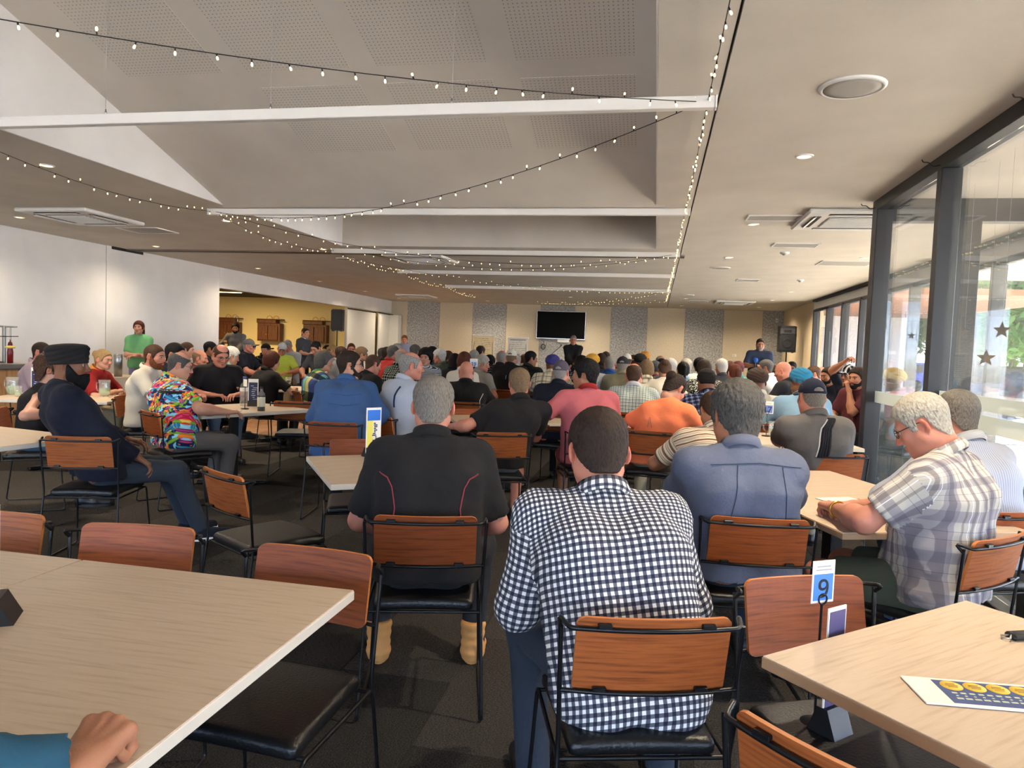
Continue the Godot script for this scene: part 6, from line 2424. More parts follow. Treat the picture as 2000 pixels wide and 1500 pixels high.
	part("body", lathe([Vector2(0, 0), Vector2(0.06, 0), Vector2(0.062, 0.34), Vector2(0.056, 0.35), Vector2(0, 0.35)], 20), M.stainless, ur)
	part("rim", lathe([Vector2(0.06, 0.345), Vector2(0.066, 0.35), Vector2(0.06, 0.358)], 20), M.chrome, ur)
	# wine glass
	var wg := thing("wine_glass", "stemmed wine glass in front of the black topped woman", "glass", Vector3(-5.02, y, -9.15))
	part("bowl", lathe([Vector2(0.004, 0.075), Vector2(0.03, 0.09), Vector2(0.042, 0.125), Vector2(0.038, 0.17), Vector2(0.036, 0.17), Vector2(0.039, 0.125), Vector2(0.028, 0.093), Vector2(0.0, 0.08)], 18), M.tumbler, wg)
	part("stem", lathe([Vector2(0, 0), Vector2(0.034, 0.0), Vector2(0.034, 0.003), Vector2(0.005, 0.008), Vector2(0.004, 0.075)], 16), M.tumbler, wg)
	part("wine", lathe([Vector2(0, 0.085), Vector2(0.026, 0.094), Vector2(0.037, 0.12), Vector2(0, 0.121)], 16), mat(Color(0.12, 0.03, 0.04), 0.1), wg)
	# microphone with a round blue foam in the standing man's hand
	var mp := people_by_name("standing man in a navy shirt")
	if mp:
		var j: Array = mp.get_meta("joints")
		var hand: Vector3 = mp.transform * (j[4][1] as Vector3)
		var mk := thing("hand_microphone", "blue topped hand microphone held by the standing man in navy", "microphone", hand + mp.basis * Vector3(0, 0.06, -0.07))
		part("foam", lathe([Vector2(0, 0.0), Vector2(0.05, 0.02), Vector2(0.06, 0.06), Vector2(0.045, 0.10), Vector2(0, 0.115)], 18), mat(Color(0.08, 0.30, 0.62), 0.8), mk)
		part("handle", tube(PackedVector3Array([Vector3(0, 0.02, 0), Vector3(0, -0.14, 0.01)]), 0.016, 10), M.dark_plastic, mk)
	extras()


func people_by_name(start: String) -> Node3D:
	for c in get_children():
		if c.has_meta("label") and String(c.get_meta("label")).begins_with(start) and c.get_meta("category") == "person":
			return c
	return null


func bottle(label: String, at: Vector3, r: float, h: float, labelled: bool) -> void:
	var t := thing("bottle", label, "bottle", at)
	part("glass", lathe([Vector2(0, 0.002), Vector2(r, 0.002), Vector2(r, h * 0.62), Vector2(r * 0.85, h * 0.72), Vector2(r * 0.38, h * 0.82), Vector2(r * 0.36, h * 0.95), Vector2(0, h * 0.95)], 20), M.tumbler, t)
	part("cap", lathe([Vector2(0, h * 0.94), Vector2(r * 0.42, h * 0.94), Vector2(r * 0.42, h), Vector2(0, h)], 16), M.dark_plastic if labelled else mat(Color(0.32, 0.35, 0.6), 0.5), t)
	if labelled:
		part("label", lathe([Vector2(r * 1.012, h * 0.19), Vector2(r * 1.015, h * 0.20), Vector2(r * 1.015, h * 0.56), Vector2(r * 1.012, h * 0.57)], 24), mat(Color(0.80, 0.78, 0.68), 0.7), t)
		part("drink", lathe([Vector2(0, 0.004), Vector2(r * 0.95, 0.004), Vector2(r * 0.95, h * 0.17), Vector2(0, h * 0.17)], 20), mat(Color(0.05, 0.02, 0.015), 0.2), t)
		part("neck_band", lathe([Vector2(r * 1.01, h * 0.60), Vector2(r * 1.02, h * 0.61), Vector2(r * 1.01, h * 0.645)], 20), mat(Color(0.25, 0.16, 0.12), 0.6), t)
	else:
		part("water", lathe([Vector2(0, 0.004), Vector2(r * 0.95, 0.004), Vector2(r * 0.95, h * 0.45), Vector2(0, h * 0.45)], 20), M.tumbler, t)
		part("label", lathe([Vector2(r * 1.012, h * 0.5), Vector2(r * 1.015, h * 0.51), Vector2(r * 1.015, h * 0.6), Vector2(r * 1.012, h * 0.61)], 24), M.paper, t)


func jug(label: String, at: Vector3, r: float, h: float) -> void:
	var t := thing("jug", label, "jug", at)
	part("glass", lathe([Vector2(0, 0.003), Vector2(r * 0.8, 0.003), Vector2(r, h * 0.3), Vector2(r * 0.95, h * 0.75), Vector2(r * 1.05, h), Vector2(r * 1.0, h), Vector2(r * 0.9, h * 0.75), Vector2(r * 0.94, h * 0.3), Vector2(r * 0.75, 0.010), Vector2(0, 0.010)], 22), M.tumbler, t)
	part("handle", tube(rounded([Vector3(-r, h * 0.85, 0), Vector3(-r * 1.8, h * 0.8, 0), Vector3(-r * 1.7, h * 0.35, 0), Vector3(-r, h * 0.28, 0)], 0.03), 0.006, 8), M.tumbler, t)
	part("water", lathe([Vector2(0, 0.011), Vector2(r * 0.74, 0.011), Vector2(r * 0.9, h * 0.3), Vector2(r * 0.88, h * 0.5), Vector2(0, h * 0.5)], 20), M.water, t)


func tumbler(label: String, at: Vector3, r: float, h: float) -> void:
	var t := thing("tumbler", label, "glass", at)
	part("glass", lathe([Vector2(0, 0.002), Vector2(r * 0.85, 0.002), Vector2(r, h), Vector2(r * 0.94, h), Vector2(r * 0.8, 0.012), Vector2(0, 0.012)], 18), M.tumbler, t)
	part("water", lathe([Vector2(0, 0.013), Vector2(r * 0.79, 0.013), Vector2(r * 0.86, h * 0.5), Vector2(0, h * 0.5)], 18), M.water, t)


func line_on(who: String, called: String, pts: Array, r: float, m: Material, label := "") -> void:
	if not shirt_of.has(who):
		return
	var path := on_back(who, pts)
	if path.size() < 2:
		return
	var p := part(called, tube(path, r, 6), m, shirt_of[who][0])
	if label != "":
		p.set_meta("label", label)


func extras() -> void:
	var red := cloth(Color("b03a48"))
	var white := cloth(Color("e8e6e0"))
	var who := "man in a black shirt with red piping"
	line_on(who, "piping", [Vector2(-0.20, 0.93), Vector2(-0.165, 0.915), Vector2(-0.145, 0.88), Vector2(-0.13, 0.80), Vector2(-0.14, 0.70), Vector2(-0.17, 0.62)], 0.0028, red, "thin red piping")
	line_on(who, "piping", [Vector2(0.20, 0.93), Vector2(0.165, 0.915), Vector2(0.145, 0.88), Vector2(0.13, 0.80), Vector2(0.14, 0.70), Vector2(0.17, 0.62)], 0.0028, red, "thin red piping")
	var seam := cloth(Color("46546e"))
	who = "broad man in a slate blue shirt"
	line_on(who, "yoke_seam", [Vector2(-0.20, 1.005), Vector2(0.0, 1.02), Vector2(0.20, 1.005)], 0.0022, seam)
	line_on(who, "pleat", [Vector2(-0.09, 1.008), Vector2(-0.10, 0.88), Vector2(-0.12, 0.72)], 0.002, seam)
	line_on(who, "pleat", [Vector2(0.09, 1.008), Vector2(0.10, 0.88), Vector2(0.12, 0.72)], 0.002, seam)
	who = "man in a navy cap and grey brown shirt"
	line_on(who, "piping", [Vector2(-0.10, 1.04), Vector2(-0.15, 0.98), Vector2(-0.165, 0.88), Vector2(-0.165, 0.76)], 0.005, white, "white piping")
	var dark := cloth(Color("2b2a2e"))
	for k in 4:
		line_on(who, "side_panel", [Vector2(-0.085 + k * 0.014, 1.045), Vector2(-0.13 + k * 0.017, 0.98), Vector2(-0.143 + k * 0.019, 0.88), Vector2(-0.143 + k * 0.02, 0.76)], 0.011, dark)
	who = "bald man in a black polo with white piping"
	for s: float in [-1.0, 1.0]:
		line_on(who, "piping", [Vector2(s * 0.22, 0.90), Vector2(s * 0.185, 0.82), Vector2(s * 0.19, 0.72)], 0.004, white, "white piping")
	line_on(who, "piping", [Vector2(-0.07, 1.075), Vector2(0.0, 1.055), Vector2(0.07, 1.075)], 0.004, white, "white piping")
	line_on("man in a cream cap and black shirt", "zip_tag", [Vector2(-0.01, 1.02), Vector2(-0.015, 0.95)], 0.004, white)
	who = "grey haired man in a pale shirt"
	line_on(who, "lanyard", [Vector2(0.075, 1.06), Vector2(0.09, 0.98), Vector2(0.095, 0.86)], 0.009, cloth(Color("26345e")), "navy patterned lanyard")
	who = "man in a multicoloured floral shirt"
	for k in 3:
		line_on(who, "back_print", [Vector2(-0.10, 0.985 - k * 0.012), Vector2(0.09, 0.975 - k * 0.012)], 0.007, M.black)
	for k in 9:
		line_on(who, "lettering", [Vector2(-0.095 + k * 0.02, 0.975), Vector2(-0.083 + k * 0.02, 0.9745)], 0.0045, white)
	for k in 3:
		line_on(who, "white_tag", [Vector2(-0.155, 0.99 - k * 0.010), Vector2(-0.115, 0.987 - k * 0.010)], 0.007, white)
	for y in [1.0, 0.92]:
		line_on("man in a bright blue shirt", "crease", [Vector2(-0.14, y), Vector2(0.0, y - 0.012), Vector2(0.15, y + 0.01)], 0.0018, cloth(Color("234a84")))
	line_on("woman in a coral blouse", "pleat", [Vector2(0.0, 0.92), Vector2(-0.012, 0.82)], 0.003, cloth(Color("cf7a5e")))
	line_on("woman in a coral blouse", "pleat", [Vector2(0.01, 0.92), Vector2(0.025, 0.82)], 0.003, cloth(Color("cf7a5e")))
	# wrist watches
	wrist_band("man in a grey plaid shirt", 0, mat(Color(0.78, 0.62, 0.30), 0.3, 0.9), "watch", "gold watch")
	wrist_band("bearded man in a black turban and navy top", 1, M.chrome, "bangle", "steel bangle")
	# sunglasses resting on the navy cap
	var cp := people_by_name("man in a navy cap and grey brown")
	if cp:
		var hx: Transform3D = cp.get_meta("joints")[5]
		single("sunglasses", "dark sunglasses resting on the side of the navy cap", "sunglasses", merged([proto.glasses, Transform3D(), proto.lenses, Transform3D()]), M.dark_plastic, cp.transform * hx * TR(Vector3(-0.02, 0.07, -0.01), 0.5, 0.5))


func wrist_band(who: String, k: int, m: Material, called: String, label: String) -> void:
	var p := people_by_name(who)
	if p == null:
		return
	var j: Array = p.get_meta("joints")
	var d: Vector3 = (j[4][k] - j[3][k]).normalized()
	var c: Vector3 = j[4][k] - d * 0.02
	var u := d.cross(Vector3.UP).normalized()
	var v := u.cross(d)
	var loop := PackedVector3Array()
	for q in 20:
		loop.append(c + (u * cos(TAU * q / 20) + v * sin(TAU * q / 20)) * 0.0335)
	part(called, tube(loop, 0.005, 6, true), m, p).set_meta("label", label)


func neighbour() -> void:
	# the forearm and fist that reach in from the lower left, of a man seated just outside the frame
	var w := Vector3(-0.846, 0.780, -0.919)
	var t := thing("person", "person in a teal sleeve whose fist rests on the foreground table at lower left", "person", Vector3(w.x - 0.42, 0, w.z + 0.30), deg_to_rad(-40.0))
	var inv := t.transform.affine_inverse()
	var wl := inv * w
	var fist := inv * Vector3(-0.865, 0.800, -1.019)
	var fd := (fist - wl).normalized()
	var P := Vector3(-0.05, 0.565, 0.15)
	var N := Vector3(-0.05, 1.08, 0.10)
	var sj := [N + Vector3(-0.19, -0.06, 0.01), N + Vector3(0.19, -0.06, 0.01)]
	var wr := [Vector3(-0.15, 0.63, -0.2), wl]
	var el := [elbow(sj[0], wr[0], 0.295, 0.262, Vector3(-0.8, -0.5, 0.5)), elbow(sj[1], wr[1], 0.295, 0.262, Vector3(0.9, -0.6, 0.3))]
	var f := Field.new()
	f.k = 0.035
	f.blk = 0.1
	torso(f, P, N, 1.0, -0.012, 0, 0)
	f.bone(N, N + Vector3(0, 0.16, -0.04), 0.064, 0.056)
	for k in 2:
		f.bone(sj[k], el[k], 0.040, 0.036)
		f.bone(el[k], wr[k], 0.036, 0.026)
		f.bone(P + Vector3(k * 0.18 - 0.09, 0, 0), Vector3(k * 0.26 - 0.13, 0.51, -0.28), 0.07, 0.045)
		f.bone(Vector3(k * 0.26 - 0.13, 0.51, -0.28), Vector3(k * 0.24 - 0.12, 0.09, -0.25), 0.045, 0.035)
	var hx := Transform3D(Basis(Vector3.RIGHT, -0.2), N + Vector3(0, 0.178, -0.05))
	var up := Vector3(0.15, 1, 0.1)
	var xx := fd.cross(up).normalized()
	var b := Basis(xx, xx.cross(fd), -fd)
	part("body", net_mesh(net_join([nets(f.eval, f.seeds(), 0.013), net_moved(head_net("man", false), hx), net_moved(hand_net("fist", true), Transform3D(b.scaled(Vector3.ONE * 1.08), wl)), net_moved(hand_net("relaxed", false), Transform3D(Basis(), wr[0]), true)])), M.skin1, t)
	f = Field.new()
	f.k = 0.05
	f.blk = 0.09
	torso(f, P, N, 1.0, 0.01, 0, -0.03)
	for k in 2:
		var cut := f.plane(el[k].lerp(wr[k], 0.93), wr[k] - el[k])
		f.bone(N + Vector3(k * 0.11 - 0.055, -0.05, 0.01), sj[k], 0.058, 0.06)
		f.bone(sj[k], el[k], 0.062, 0.056, 1 + k)
		f.bone(el[k], wr[k], 0.056, 0.046, 1 + k, cut)
	f.cuts.append(Plane(Vector3(0, -1, 0), Vector3(0, -0.5, 0)))
	var ev := f.eval
	part("shirt", net_mesh(nets(func(p: Vector3) -> float: return ev.call(p) - 0.010 * absf(noise.get_noise_3d(p.x * 9.0, p.y * 9.0, p.z * 9.0)), f.seeds(), 0.010)), cloth(Color("255a74")), t)
	f = Field.new()
	f.k = 0.04
	f.blk = 0.12
	f.bone(P + Vector3(-0.07, 0, 0), P + Vector3(0.07, 0, 0), 0.108, 0.108)
	for k in 2:
		f.bone(P + Vector3(k * 0.18 - 0.09, 0, 0), Vector3(k * 0.26 - 0.13, 0.51, -0.28), 0.085, 0.065)
		f.bone(Vector3(k * 0.26 - 0.13, 0.51, -0.28), Vector3(k * 0.24 - 0.12, 0.09, -0.25), 0.065, 0.055)
		part("shoe", proto.shoe, M.dark_plastic, t, T(k * 0.24 - 0.12, 0.0, -0.25))
	part("trousers", net_mesh(nets(f.eval, f.seeds(), 0.02)), cloth(Color("2c3040")), t)
	part("hair", hair_mesh("short", false), hair_mat(Color(0.5, 0.48, 0.45)), t, hx)
	put_chair("walnut backed chair of the teal sleeved man beyond the lower left corner", t.transform * Vector3(-0.05, 0, 0.08), deg_to_rad(-40.0))


# ------------------------------------------------------------------ who sits where
func build_people() -> void:
	build_patterns()
	neighbour()
	person("man in a black and white gingham shirt|leaning forward on the nearest chair", Vector3(-0.164, 1.134, -2.240), {"root": Vector3(-0.029, 0, -1.974), "chair_at": Vector3(-0.039, 0, -2.008), "chair_yaw": 16.0, "lod": 0, "hs": 1.07, "w": 1.15, "shirt": pat("gingham"), "sleeve": "rolled", "pose": "knees", "legs": "wide", "hair": "short", "hc": Color(0.21, 0.155, 0.12), "skin": 2, "leg": Color("363f4c"), "hp": 24, "lean": 22, "lw": Vector3(-0.2, 0.6, -0.46), "rw": Vector3(0.16, 0.6, -0.46), "lh": Vector3(-0.5, -0.2, 1.0), "rh": Vector3(0.5, -0.2, 1.0), "shrug": 0.02, "wrinkle": 1.1, "hem": 0.455, "yaw": 16})
	person("man in a black shirt with red piping|seen from behind in tan work boots", Vector3(-0.944, 1.180, -2.980), {"root": Vector3(-0.884, 0, -2.766), "chair_at": Vector3(-0.894, 0, -2.800), "chair_yaw": 16.0, "lod": 0, "w": 1.14, "shirt": cloth(Color("272423")), "sleeve": "short", "slen": 0.92, "pose": "lap", "legs": "wide", "hair": "short", "hc": Color(0.5, 0.47, 0.43), "skin": 2, "leg": Color("2c2c30"), "hp": 16, "lean": 8, "boot": true, "shoem": M.boot_tan, "solem": M.boot_tan, "hs": 1.04, "wrinkle": 0.8, "yaw": 16})
	person("broad man in a slate blue shirt|with thick dark grey hair seen from behind", Vector3(0.353, 1.196, -3.200), {"root": Vector3(0.418, 0, -3.207), "chair_at": Vector3(0.414, 0, -3.242), "chair_yaw": 7.0, "lod": 0, "w": 1.2, "shirt": cloth(Color("69718a")), "sleeve": "long", "pose": "table", "hair": "thick", "hc": Color(0.35, 0.335, 0.315), "skin": 1, "leg": Color("363f4c"), "hp": 12, "hy": 8, "lean": 14, "hs": 1.13, "collar_m": cloth(Color("69718a")), "yaw": 7})
	person("man in a grey plaid shirt|reading papers at the right in khaki shorts", Vector3(1.107, 1.195, -3.260), {"root": Vector3(1.184, 0, -3.174), "chair_at": Vector3(1.161, 0, -3.200), "chair_yaw": 42.0, "yaw": 56, "lod": 0, "w": 1.28, "shirt": pat("plaid_grey"), "sleeve": "short", "pose": "table", "hair": "short", "hc": Color(0.72, 0.69, 0.63), "skin": 2, "face": true, "glasses": true, "hp": 30, "hy": 10, "lean": 22, "shorts": true, "leg": Color("5d6650"), "belly": 0.8, "rw": Vector3(0.05, 0.8, -0.37), "lw": Vector3(-0.08, 0.8, -0.4), "hand": "grip", "cyaw": -6, "hs": 1.02})
	person("man in a pale grey blue shirt|behind the reading man at the glass", Vector3(1.498, 1.196, -3.950), {"yaw": 24, "lod": 1, "w": 1.1, "shirt": pat("palestripe"), "sleeve": "long", "pose": "table", "hair": "short", "hc": Color(0.5, 0.47, 0.43), "skin": 2, "leg": Color("5a7594"), "hp": 10, "lean": 16, "collar_m": cloth(Color("c3c5cc"))})
	person("bearded man in a black turban and navy top|turned to the right on his chair", Vector3(-3.770, 1.229, -4.020), {"root": Vector3(-3.544, 0, -4.038), "chair_at": Vector3(-3.530, 0, -3.990), "chair_yaw": 16.0, "yaw": -34, "lod": 0, "w": 1.22, "shirt": cloth(Color("1c2030")), "sleeve": "long", "hair": "tall_turban", "hat": cloth(Color("272423")), "hc": Color(0.085, 0.078, 0.075), "beard": "long_beard", "bc": Color(0.085, 0.078, 0.075), "face": true, "skin": 4, "hy": -28, "hp": 2, "lean": 4, "leg": Color("363f4c"), "pose": "lap", "legs": "fwd", "rw": Vector3(0.18, 0.6, -0.2), "collar": false, "shoem": M.navyc, "solem": M.white_plastic, "hs": 1.0})
	person("person in a brown striped shirt|hidden in front of the broad man in slate blue", Vector3(0.392, 1.081, -4.900), {"yaw": 12, "lod": 1, "w": 1.2, "shirt": pat("stripe_brown"), "hair": "short", "hc": Color(0.31, 0.215, 0.15), "skin": 1, "pose": "table", "lean": 20, "hp": 30})
	person("person in a black sleeveless top|behind the turbaned man with bare arms", Vector3(-4.856, 1.125, -5.000), {"yaw": -55, "lod": 1, "w": 0.95, "kind": "woman", "shirt": cloth(Color("272423")), "sleeve": "none", "hair": "curly", "hc": Color(0.31, 0.215, 0.15), "skin": 0, "pose": "table", "lean": 12, "leg": Color("5a7594"), "shorts": true, "rw": Vector3(0.24, 0.8, -0.22)})
	person("man in a navy cap and grey brown shirt|in front of the blue turban", Vector3(1.093, 1.181, -5.350), {"root": Vector3(1.217, 0, -5.477), "chair_at": Vector3(1.209, 0, -5.511), "chair_yaw": 14.0, "lod": 1, "w": 1.2, "shirt": cloth(Color("6f6a66")), "hair": "cap", "hat": cloth(Color("22283c")), "hc": Color(0.5, 0.47, 0.43), "skin": 2, "pose": "table", "hp": 8, "hr": 0, "lean": 10, "leg": Color("b5a888"), "hs": 1.04, "slen": 0.8, "cyaw": 20, "yaw": 14})
	person("man in a multicoloured floral shirt|with balding dark hair at the left table", Vector3(-4.158, 1.177, -5.650), {"root": Vector3(-4.004, 0, -5.388), "chair_at": Vector3(-3.985, 0, -5.418), "chair_yaw": -32.0, "lod": 1, "w": 1.25, "shirt": pat("floral"), "hair": "thin", "hc": Color(0.35, 0.335, 0.315), "glasses": true, "face": true, "skin": 0, "hy": -24, "hp": 14, "lean": 10, "leg": Color("6f6a66"), "pose": "table", "hs": 0.96, "belly": 0.8, "collar_c": Color("3aa6a8"), "yaw": -32})
	person("man in a black polo shirt|resting an arm on a table with sandy hair", Vector3(-1.091, 1.154, -5.750), {"root": Vector3(-1.191, 0, -5.476), "chair_at": Vector3(-1.204, 0, -5.509), "chair_yaw": 21.0, "lod": 1, "w": 1.12, "shirt": cloth(Color("272423")), "hair": "quiff", "hc": Color(0.52, 0.42, 0.31), "skin": 2, "pose": "table", "hp": 8, "lean": 10, "shorts": true, "leg": Color("75777c"), "legs": "wide", "lw": Vector3(-0.34, 0.785, -0.3), "yaw": 21})
	person("man in a bright blue shirt|with a beard and glasses facing right", Vector3(-2.693, 1.233, -6.000), {"root": Vector3(-2.534, 0, -5.470), "chair_at": Vector3(-2.540, 0, -5.504), "chair_yaw": 10.0, "lod": 1, "w": 1.22, "shirt": cloth(Color("3c64a0")), "sleeve": "long", "hair": "short", "hc": Color(0.21, 0.155, 0.12), "beard": "beard", "bc": Color(0.21, 0.155, 0.12), "glasses": true, "face": true, "skin": 0, "hy": -72, "hp": -2, "lean": 8, "leg": Color("1c2030"), "pose": "lap", "hs": 1.02, "belly": 0.8, "yaw": 10})
	person("man in a pink polo shirt|turning his head to the left", Vector3(-0.589, 1.242, -6.100), {"yaw": 18, "hy": 62, "lod": 1, "w": 1.18, "shirt": cloth(Color("d8626a")), "hair": "thick", "hc": Color(0.085, 0.078, 0.075), "skin": 3, "face": true, "hp": 2, "lean": 10, "shorts": true, "legm": M.maroonc, "collar_m": cloth(Color("b3201f")), "lw": Vector3(-0.36, 0.8, -0.22), "rw": Vector3(0.12, 0.64, -0.3), "belly": 0.6})
	person("woman in a coral blouse|bending over her table with dark tied hair", Vector3(0.170, 1.154, -6.150), {"root": Vector3(-0.004, 0, -6.215), "chair_at": Vector3(-0.000, 0, -6.250), "chair_yaw": -6.0, "lod": 1, "w": 1.02, "kind": "woman", "shirt": M.coral, "hair": "bun", "hc": Color(0.21, 0.155, 0.12), "skin": 0, "pose": "table", "hp": 40, "hy": -38, "lean": 24, "leg": Color("b5a888"), "collar": false, "lw": Vector3(-0.27, 0.78, -0.24), "rw": Vector3(0.27, 0.78, -0.2), "yaw": -6})
	person("grey haired man in a pale shirt|with a patterned lanyard turned to the right", Vector3(-2.205, 1.245, -6.250), {"yaw": -30, "hy": -28, "lod": 1, "w": 1.15, "shirt": cloth(Color("bfc6d2")), "sleeve": "long", "hair": "thin", "hc": Color(0.6, 0.58, 0.55), "skin": 2, "hp": 4, "lean": 10, "leg": Color("1c2030"), "pose": "table", "hs": 1.05})
	person("man in a white shirt|with a ginger beard and shaved head facing right", Vector3(-5.044, 1.219, -6.450), {"yaw": -72, "hy": -10, "lod": 1, "w": 1.15, "shirt": cloth(Color("dcd3bd")), "sleeve": "short", "hair": "crop", "hc": Color(0.31, 0.215, 0.15), "beard": "beard", "bc": Color(0.5, 0.29, 0.16), "face": true, "skin": 2, "pose": "table", "lean": 6, "leg": Color("2c2c30")})
	person("man with dark hair in a navy shirt|behind the floral shirt", Vector3(-5.174, 1.229, -6.950), {"yaw": -70, "hy": -10, "lod": 1, "w": 1.05, "shirt": cloth(Color("22283c")), "hair": "short", "hc": Color(0.085, 0.078, 0.075), "skin": 2, "pose": "table", "lean": 14, "leg": Color("2c2c30"), "face": true})
	person("woman in a red top and orange scarf|facing right with tied blond hair", Vector3(-6.132, 1.138, -7.000), {"yaw": -78, "hy": -8, "lod": 1, "w": 0.92, "kind": "woman", "shirt": cloth(Color("b3201f")), "sleeve": "short", "hair": "bun", "hc": Color(0.68, 0.55, 0.36), "skin": 0, "face": true, "pose": "clasp", "lean": 18, "leg": Color("a08a62"), "hs": 0.9, "collar_m": cloth(Color("e58a1e"))})
	person("man in a bright blue turban and light blue shirt|in front of the navy cap", Vector3(1.391, 1.214, -7.350), {"yaw": 8, "lod": 1, "w": 1.2, "shirt": cloth(Color("86b4d4")), "sleeve": "long", "hair": "turban", "hat": pat("turqblue"), "hc": Color(0.6, 0.58, 0.55), "skin": 4, "pose": "table", "lean": 14})
	person("man in a black shirt and glasses|looking down at the table beside the teal shirt", Vector3(-4.916, 1.232, -7.400), {"yaw": -128, "hy": 2, "lod": 1, "w": 1.2, "shirt": cloth(Color("272423")), "hair": "thin", "hc": Color(0.31, 0.215, 0.15), "glasses": true, "face": true, "skin": 2, "hp": 24, "pose": "table", "lean": 16, "leg": Color("5a7594")})
	person("man in a mauve shirt|with cropped hair in front of the servery counter", Vector3(-7.449, 1.168, -7.500), {"yaw": -62, "hy": -10, "lod": 1, "w": 1.1, "shirt": cloth(Color("b89aa4")), "hair": "crop", "hc": Color(0.21, 0.155, 0.12), "skin": 2, "pose": "lap", "lean": 4, "leg": Color("2c2c30"), "face": true, "hs": 1.02})
	person("man in a grey purple cap and navy shirt|left of the pink polo", Vector3(-0.988, 1.206, -7.600), {"yaw": -10, "lod": 1, "w": 1.2, "shirt": cloth(Color("1c2030")), "hair": "cap", "hat": pat("plum"), "hc": Color(0.6, 0.58, 0.55), "skin": 2, "hp": 2})
	person("man in a brown turban and cream shirt|left of the number seventeen sign", Vector3(1.027, 1.189, -7.650), {"yaw": 10, "lod": 1, "w": 1.2, "shirt": cloth(Color("dcd3bd")), "sleeve": "long", "hair": "turban", "hat": cloth(Color("4e3a30")), "hc": Color(0.6, 0.58, 0.55), "skin": 4, "pose": "table", "lean": 10})
	person("man in a black beanie and blue plaid shirt|right of the coral blouse", Vector3(0.528, 1.169, -7.700), {"yaw": 14, "lod": 1, "w": 1.2, "shirt": pat("plaid_navy"), "hair": "beanie", "hat": cloth(Color("272423")), "hc": Color(0.085, 0.078, 0.075), "skin": 4, "pose": "table", "lean": 14, "hp": 10})
	person("balding man in a green and white check shirt|seen from behind in the middle", Vector3(-0.229, 1.200, -8.000), {"yaw": 0, "lod": 1, "w": 1.2, "shirt": pat("check_green"), "hair": "thin", "hc": Color(0.31, 0.215, 0.15), "glasses": true, "skin": 2, "pose": "table", "lean": 10, "hs": 1.03, "collar_m": cloth(Color("c3c5cc"))})
	person("bald man in a black polo with white piping|seen from behind", Vector3(-2.199, 1.142, -8.200), {"yaw": 10, "lod": 1, "w": 1.22, "shirt": cloth(Color("272423")), "hair": "bald", "skin": 2, "pose": "table", "lean": 6, "hs": 1.02, "collar_m": cloth(Color("272423"))})
	person("woman in a blue and green check shirt|with sunglasses pushed up in her hair", Vector3(-4.125, 1.181, -8.400), {"yaw": -48, "hy": -12, "lod": 1, "kind": "woman", "w": 1.2, "shirt": pat("check_bluegreen"), "hair": "bob", "hc": Color(0.35, 0.335, 0.315), "skin": 0, "on_head": true, "pose": "table", "lean": 8, "leg": Color("a08a62"), "collar": false})
	person("man in a black jacket|looking down beside the bearded man in blue", Vector3(-3.503, 1.167, -8.500), {"yaw": -38, "lod": 1, "w": 1.12, "shirt": cloth(Color("272423")), "sleeve": "long", "hair": "crop", "hc": Color(0.31, 0.215, 0.15), "skin": 2, "hp": 16, "lean": 10, "pose": "table"})
	person("woman in a black top with a brown bob|seen from behind at the left", Vector3(-4.967, 1.151, -8.600), {"yaw": -28, "lod": 1, "kind": "woman", "w": 1.15, "shirt": cloth(Color("272423")), "hair": "bob", "hc": Color(0.34, 0.17, 0.11), "skin": 0, "pose": "table", "lean": 10, "leg": Color("272423")})
	person("man in a yellow turban and grey shirt|seen through the lobby glass", Vector3(2.663, 1.237, -8.800), {"yaw": 40, "shirt": cloth(Color("75777c")), "hair": "turban", "hat": cloth(Color("e0b52c")), "hc": Color(0.6, 0.58, 0.55), "skin": 4, "lod": 1})
	person("man in a maroon shirt|with a hand on his chin beside the lobby post", Vector3(2.329, 1.249, -9.000), {"yaw": 125, "hy": 6, "lod": 1, "w": 1.2, "shirt": cloth(Color("6a2c34")), "hair": "short", "hc": Color(0.21, 0.155, 0.12), "beard": "beard", "bc": Color(0.085, 0.078, 0.075), "face": true, "skin": 1, "lw": Vector3(0.02, 1.1, -0.22), "lh": Vector3(-0.5, -1.0, 0.1), "hand": "grip", "rw": Vector3(0.12, 0.79, -0.34), "collar": false})
	person("white haired person in a teal shirt|leaning over the left table", Vector3(-5.948, 1.169, -9.200), {"yaw": -40, "lod": 1, "w": 1.15, "shirt": cloth(Color("4fb7b4")), "hair": "thick", "hc": Color(0.84, 0.82, 0.78), "skin": 0, "pose": "table", "lean": 22, "hp": 14})
	person("pink faced man with thinning sandy hair|between the navy and black shirts", Vector3(-6.588, 1.112, -9.400), {"yaw": -60, "shirt": cloth(Color("6a2c34")), "hair": "ring", "hc": Color(0.52, 0.42, 0.31), "skin": 2, "lod": 1, "face": true, "w": 1.1, "hy": -10})
	person("woman in a cream top with hair tied up|bending forward in the middle rows", Vector3(0.120, 1.226, -9.400), {"yaw": 8, "lod": 1, "kind": "woman", "shirt": cloth(Color("dcd3bd")), "sleeve": "short", "hair": "bun", "hc": Color(0.31, 0.215, 0.15), "skin": 0, "hp": 30, "lean": 20, "pose": "table", "collar": false, "lw": Vector3(-0.34, 0.79, -0.3)})
	person("woman with an auburn ponytail in pink|right of the dark jacket", Vector3(0.999, 1.222, -9.550), {"yaw": 16, "lod": 1, "kind": "woman", "shirt": cloth(Color("d8626a")), "hair": "pony", "hc": Color(0.34, 0.17, 0.11), "skin": 0, "on_head": true})
	person("brown haired woman in a cream jacket|behind the bald man in black", Vector3(-2.610, 1.230, -9.600), {"yaw": 0, "kind": "woman", "shirt": cloth(Color("dcd3bd")), "sleeve": "long", "hair": "bob", "hc": Color(0.34, 0.17, 0.11), "skin": 0, "lod": 1})
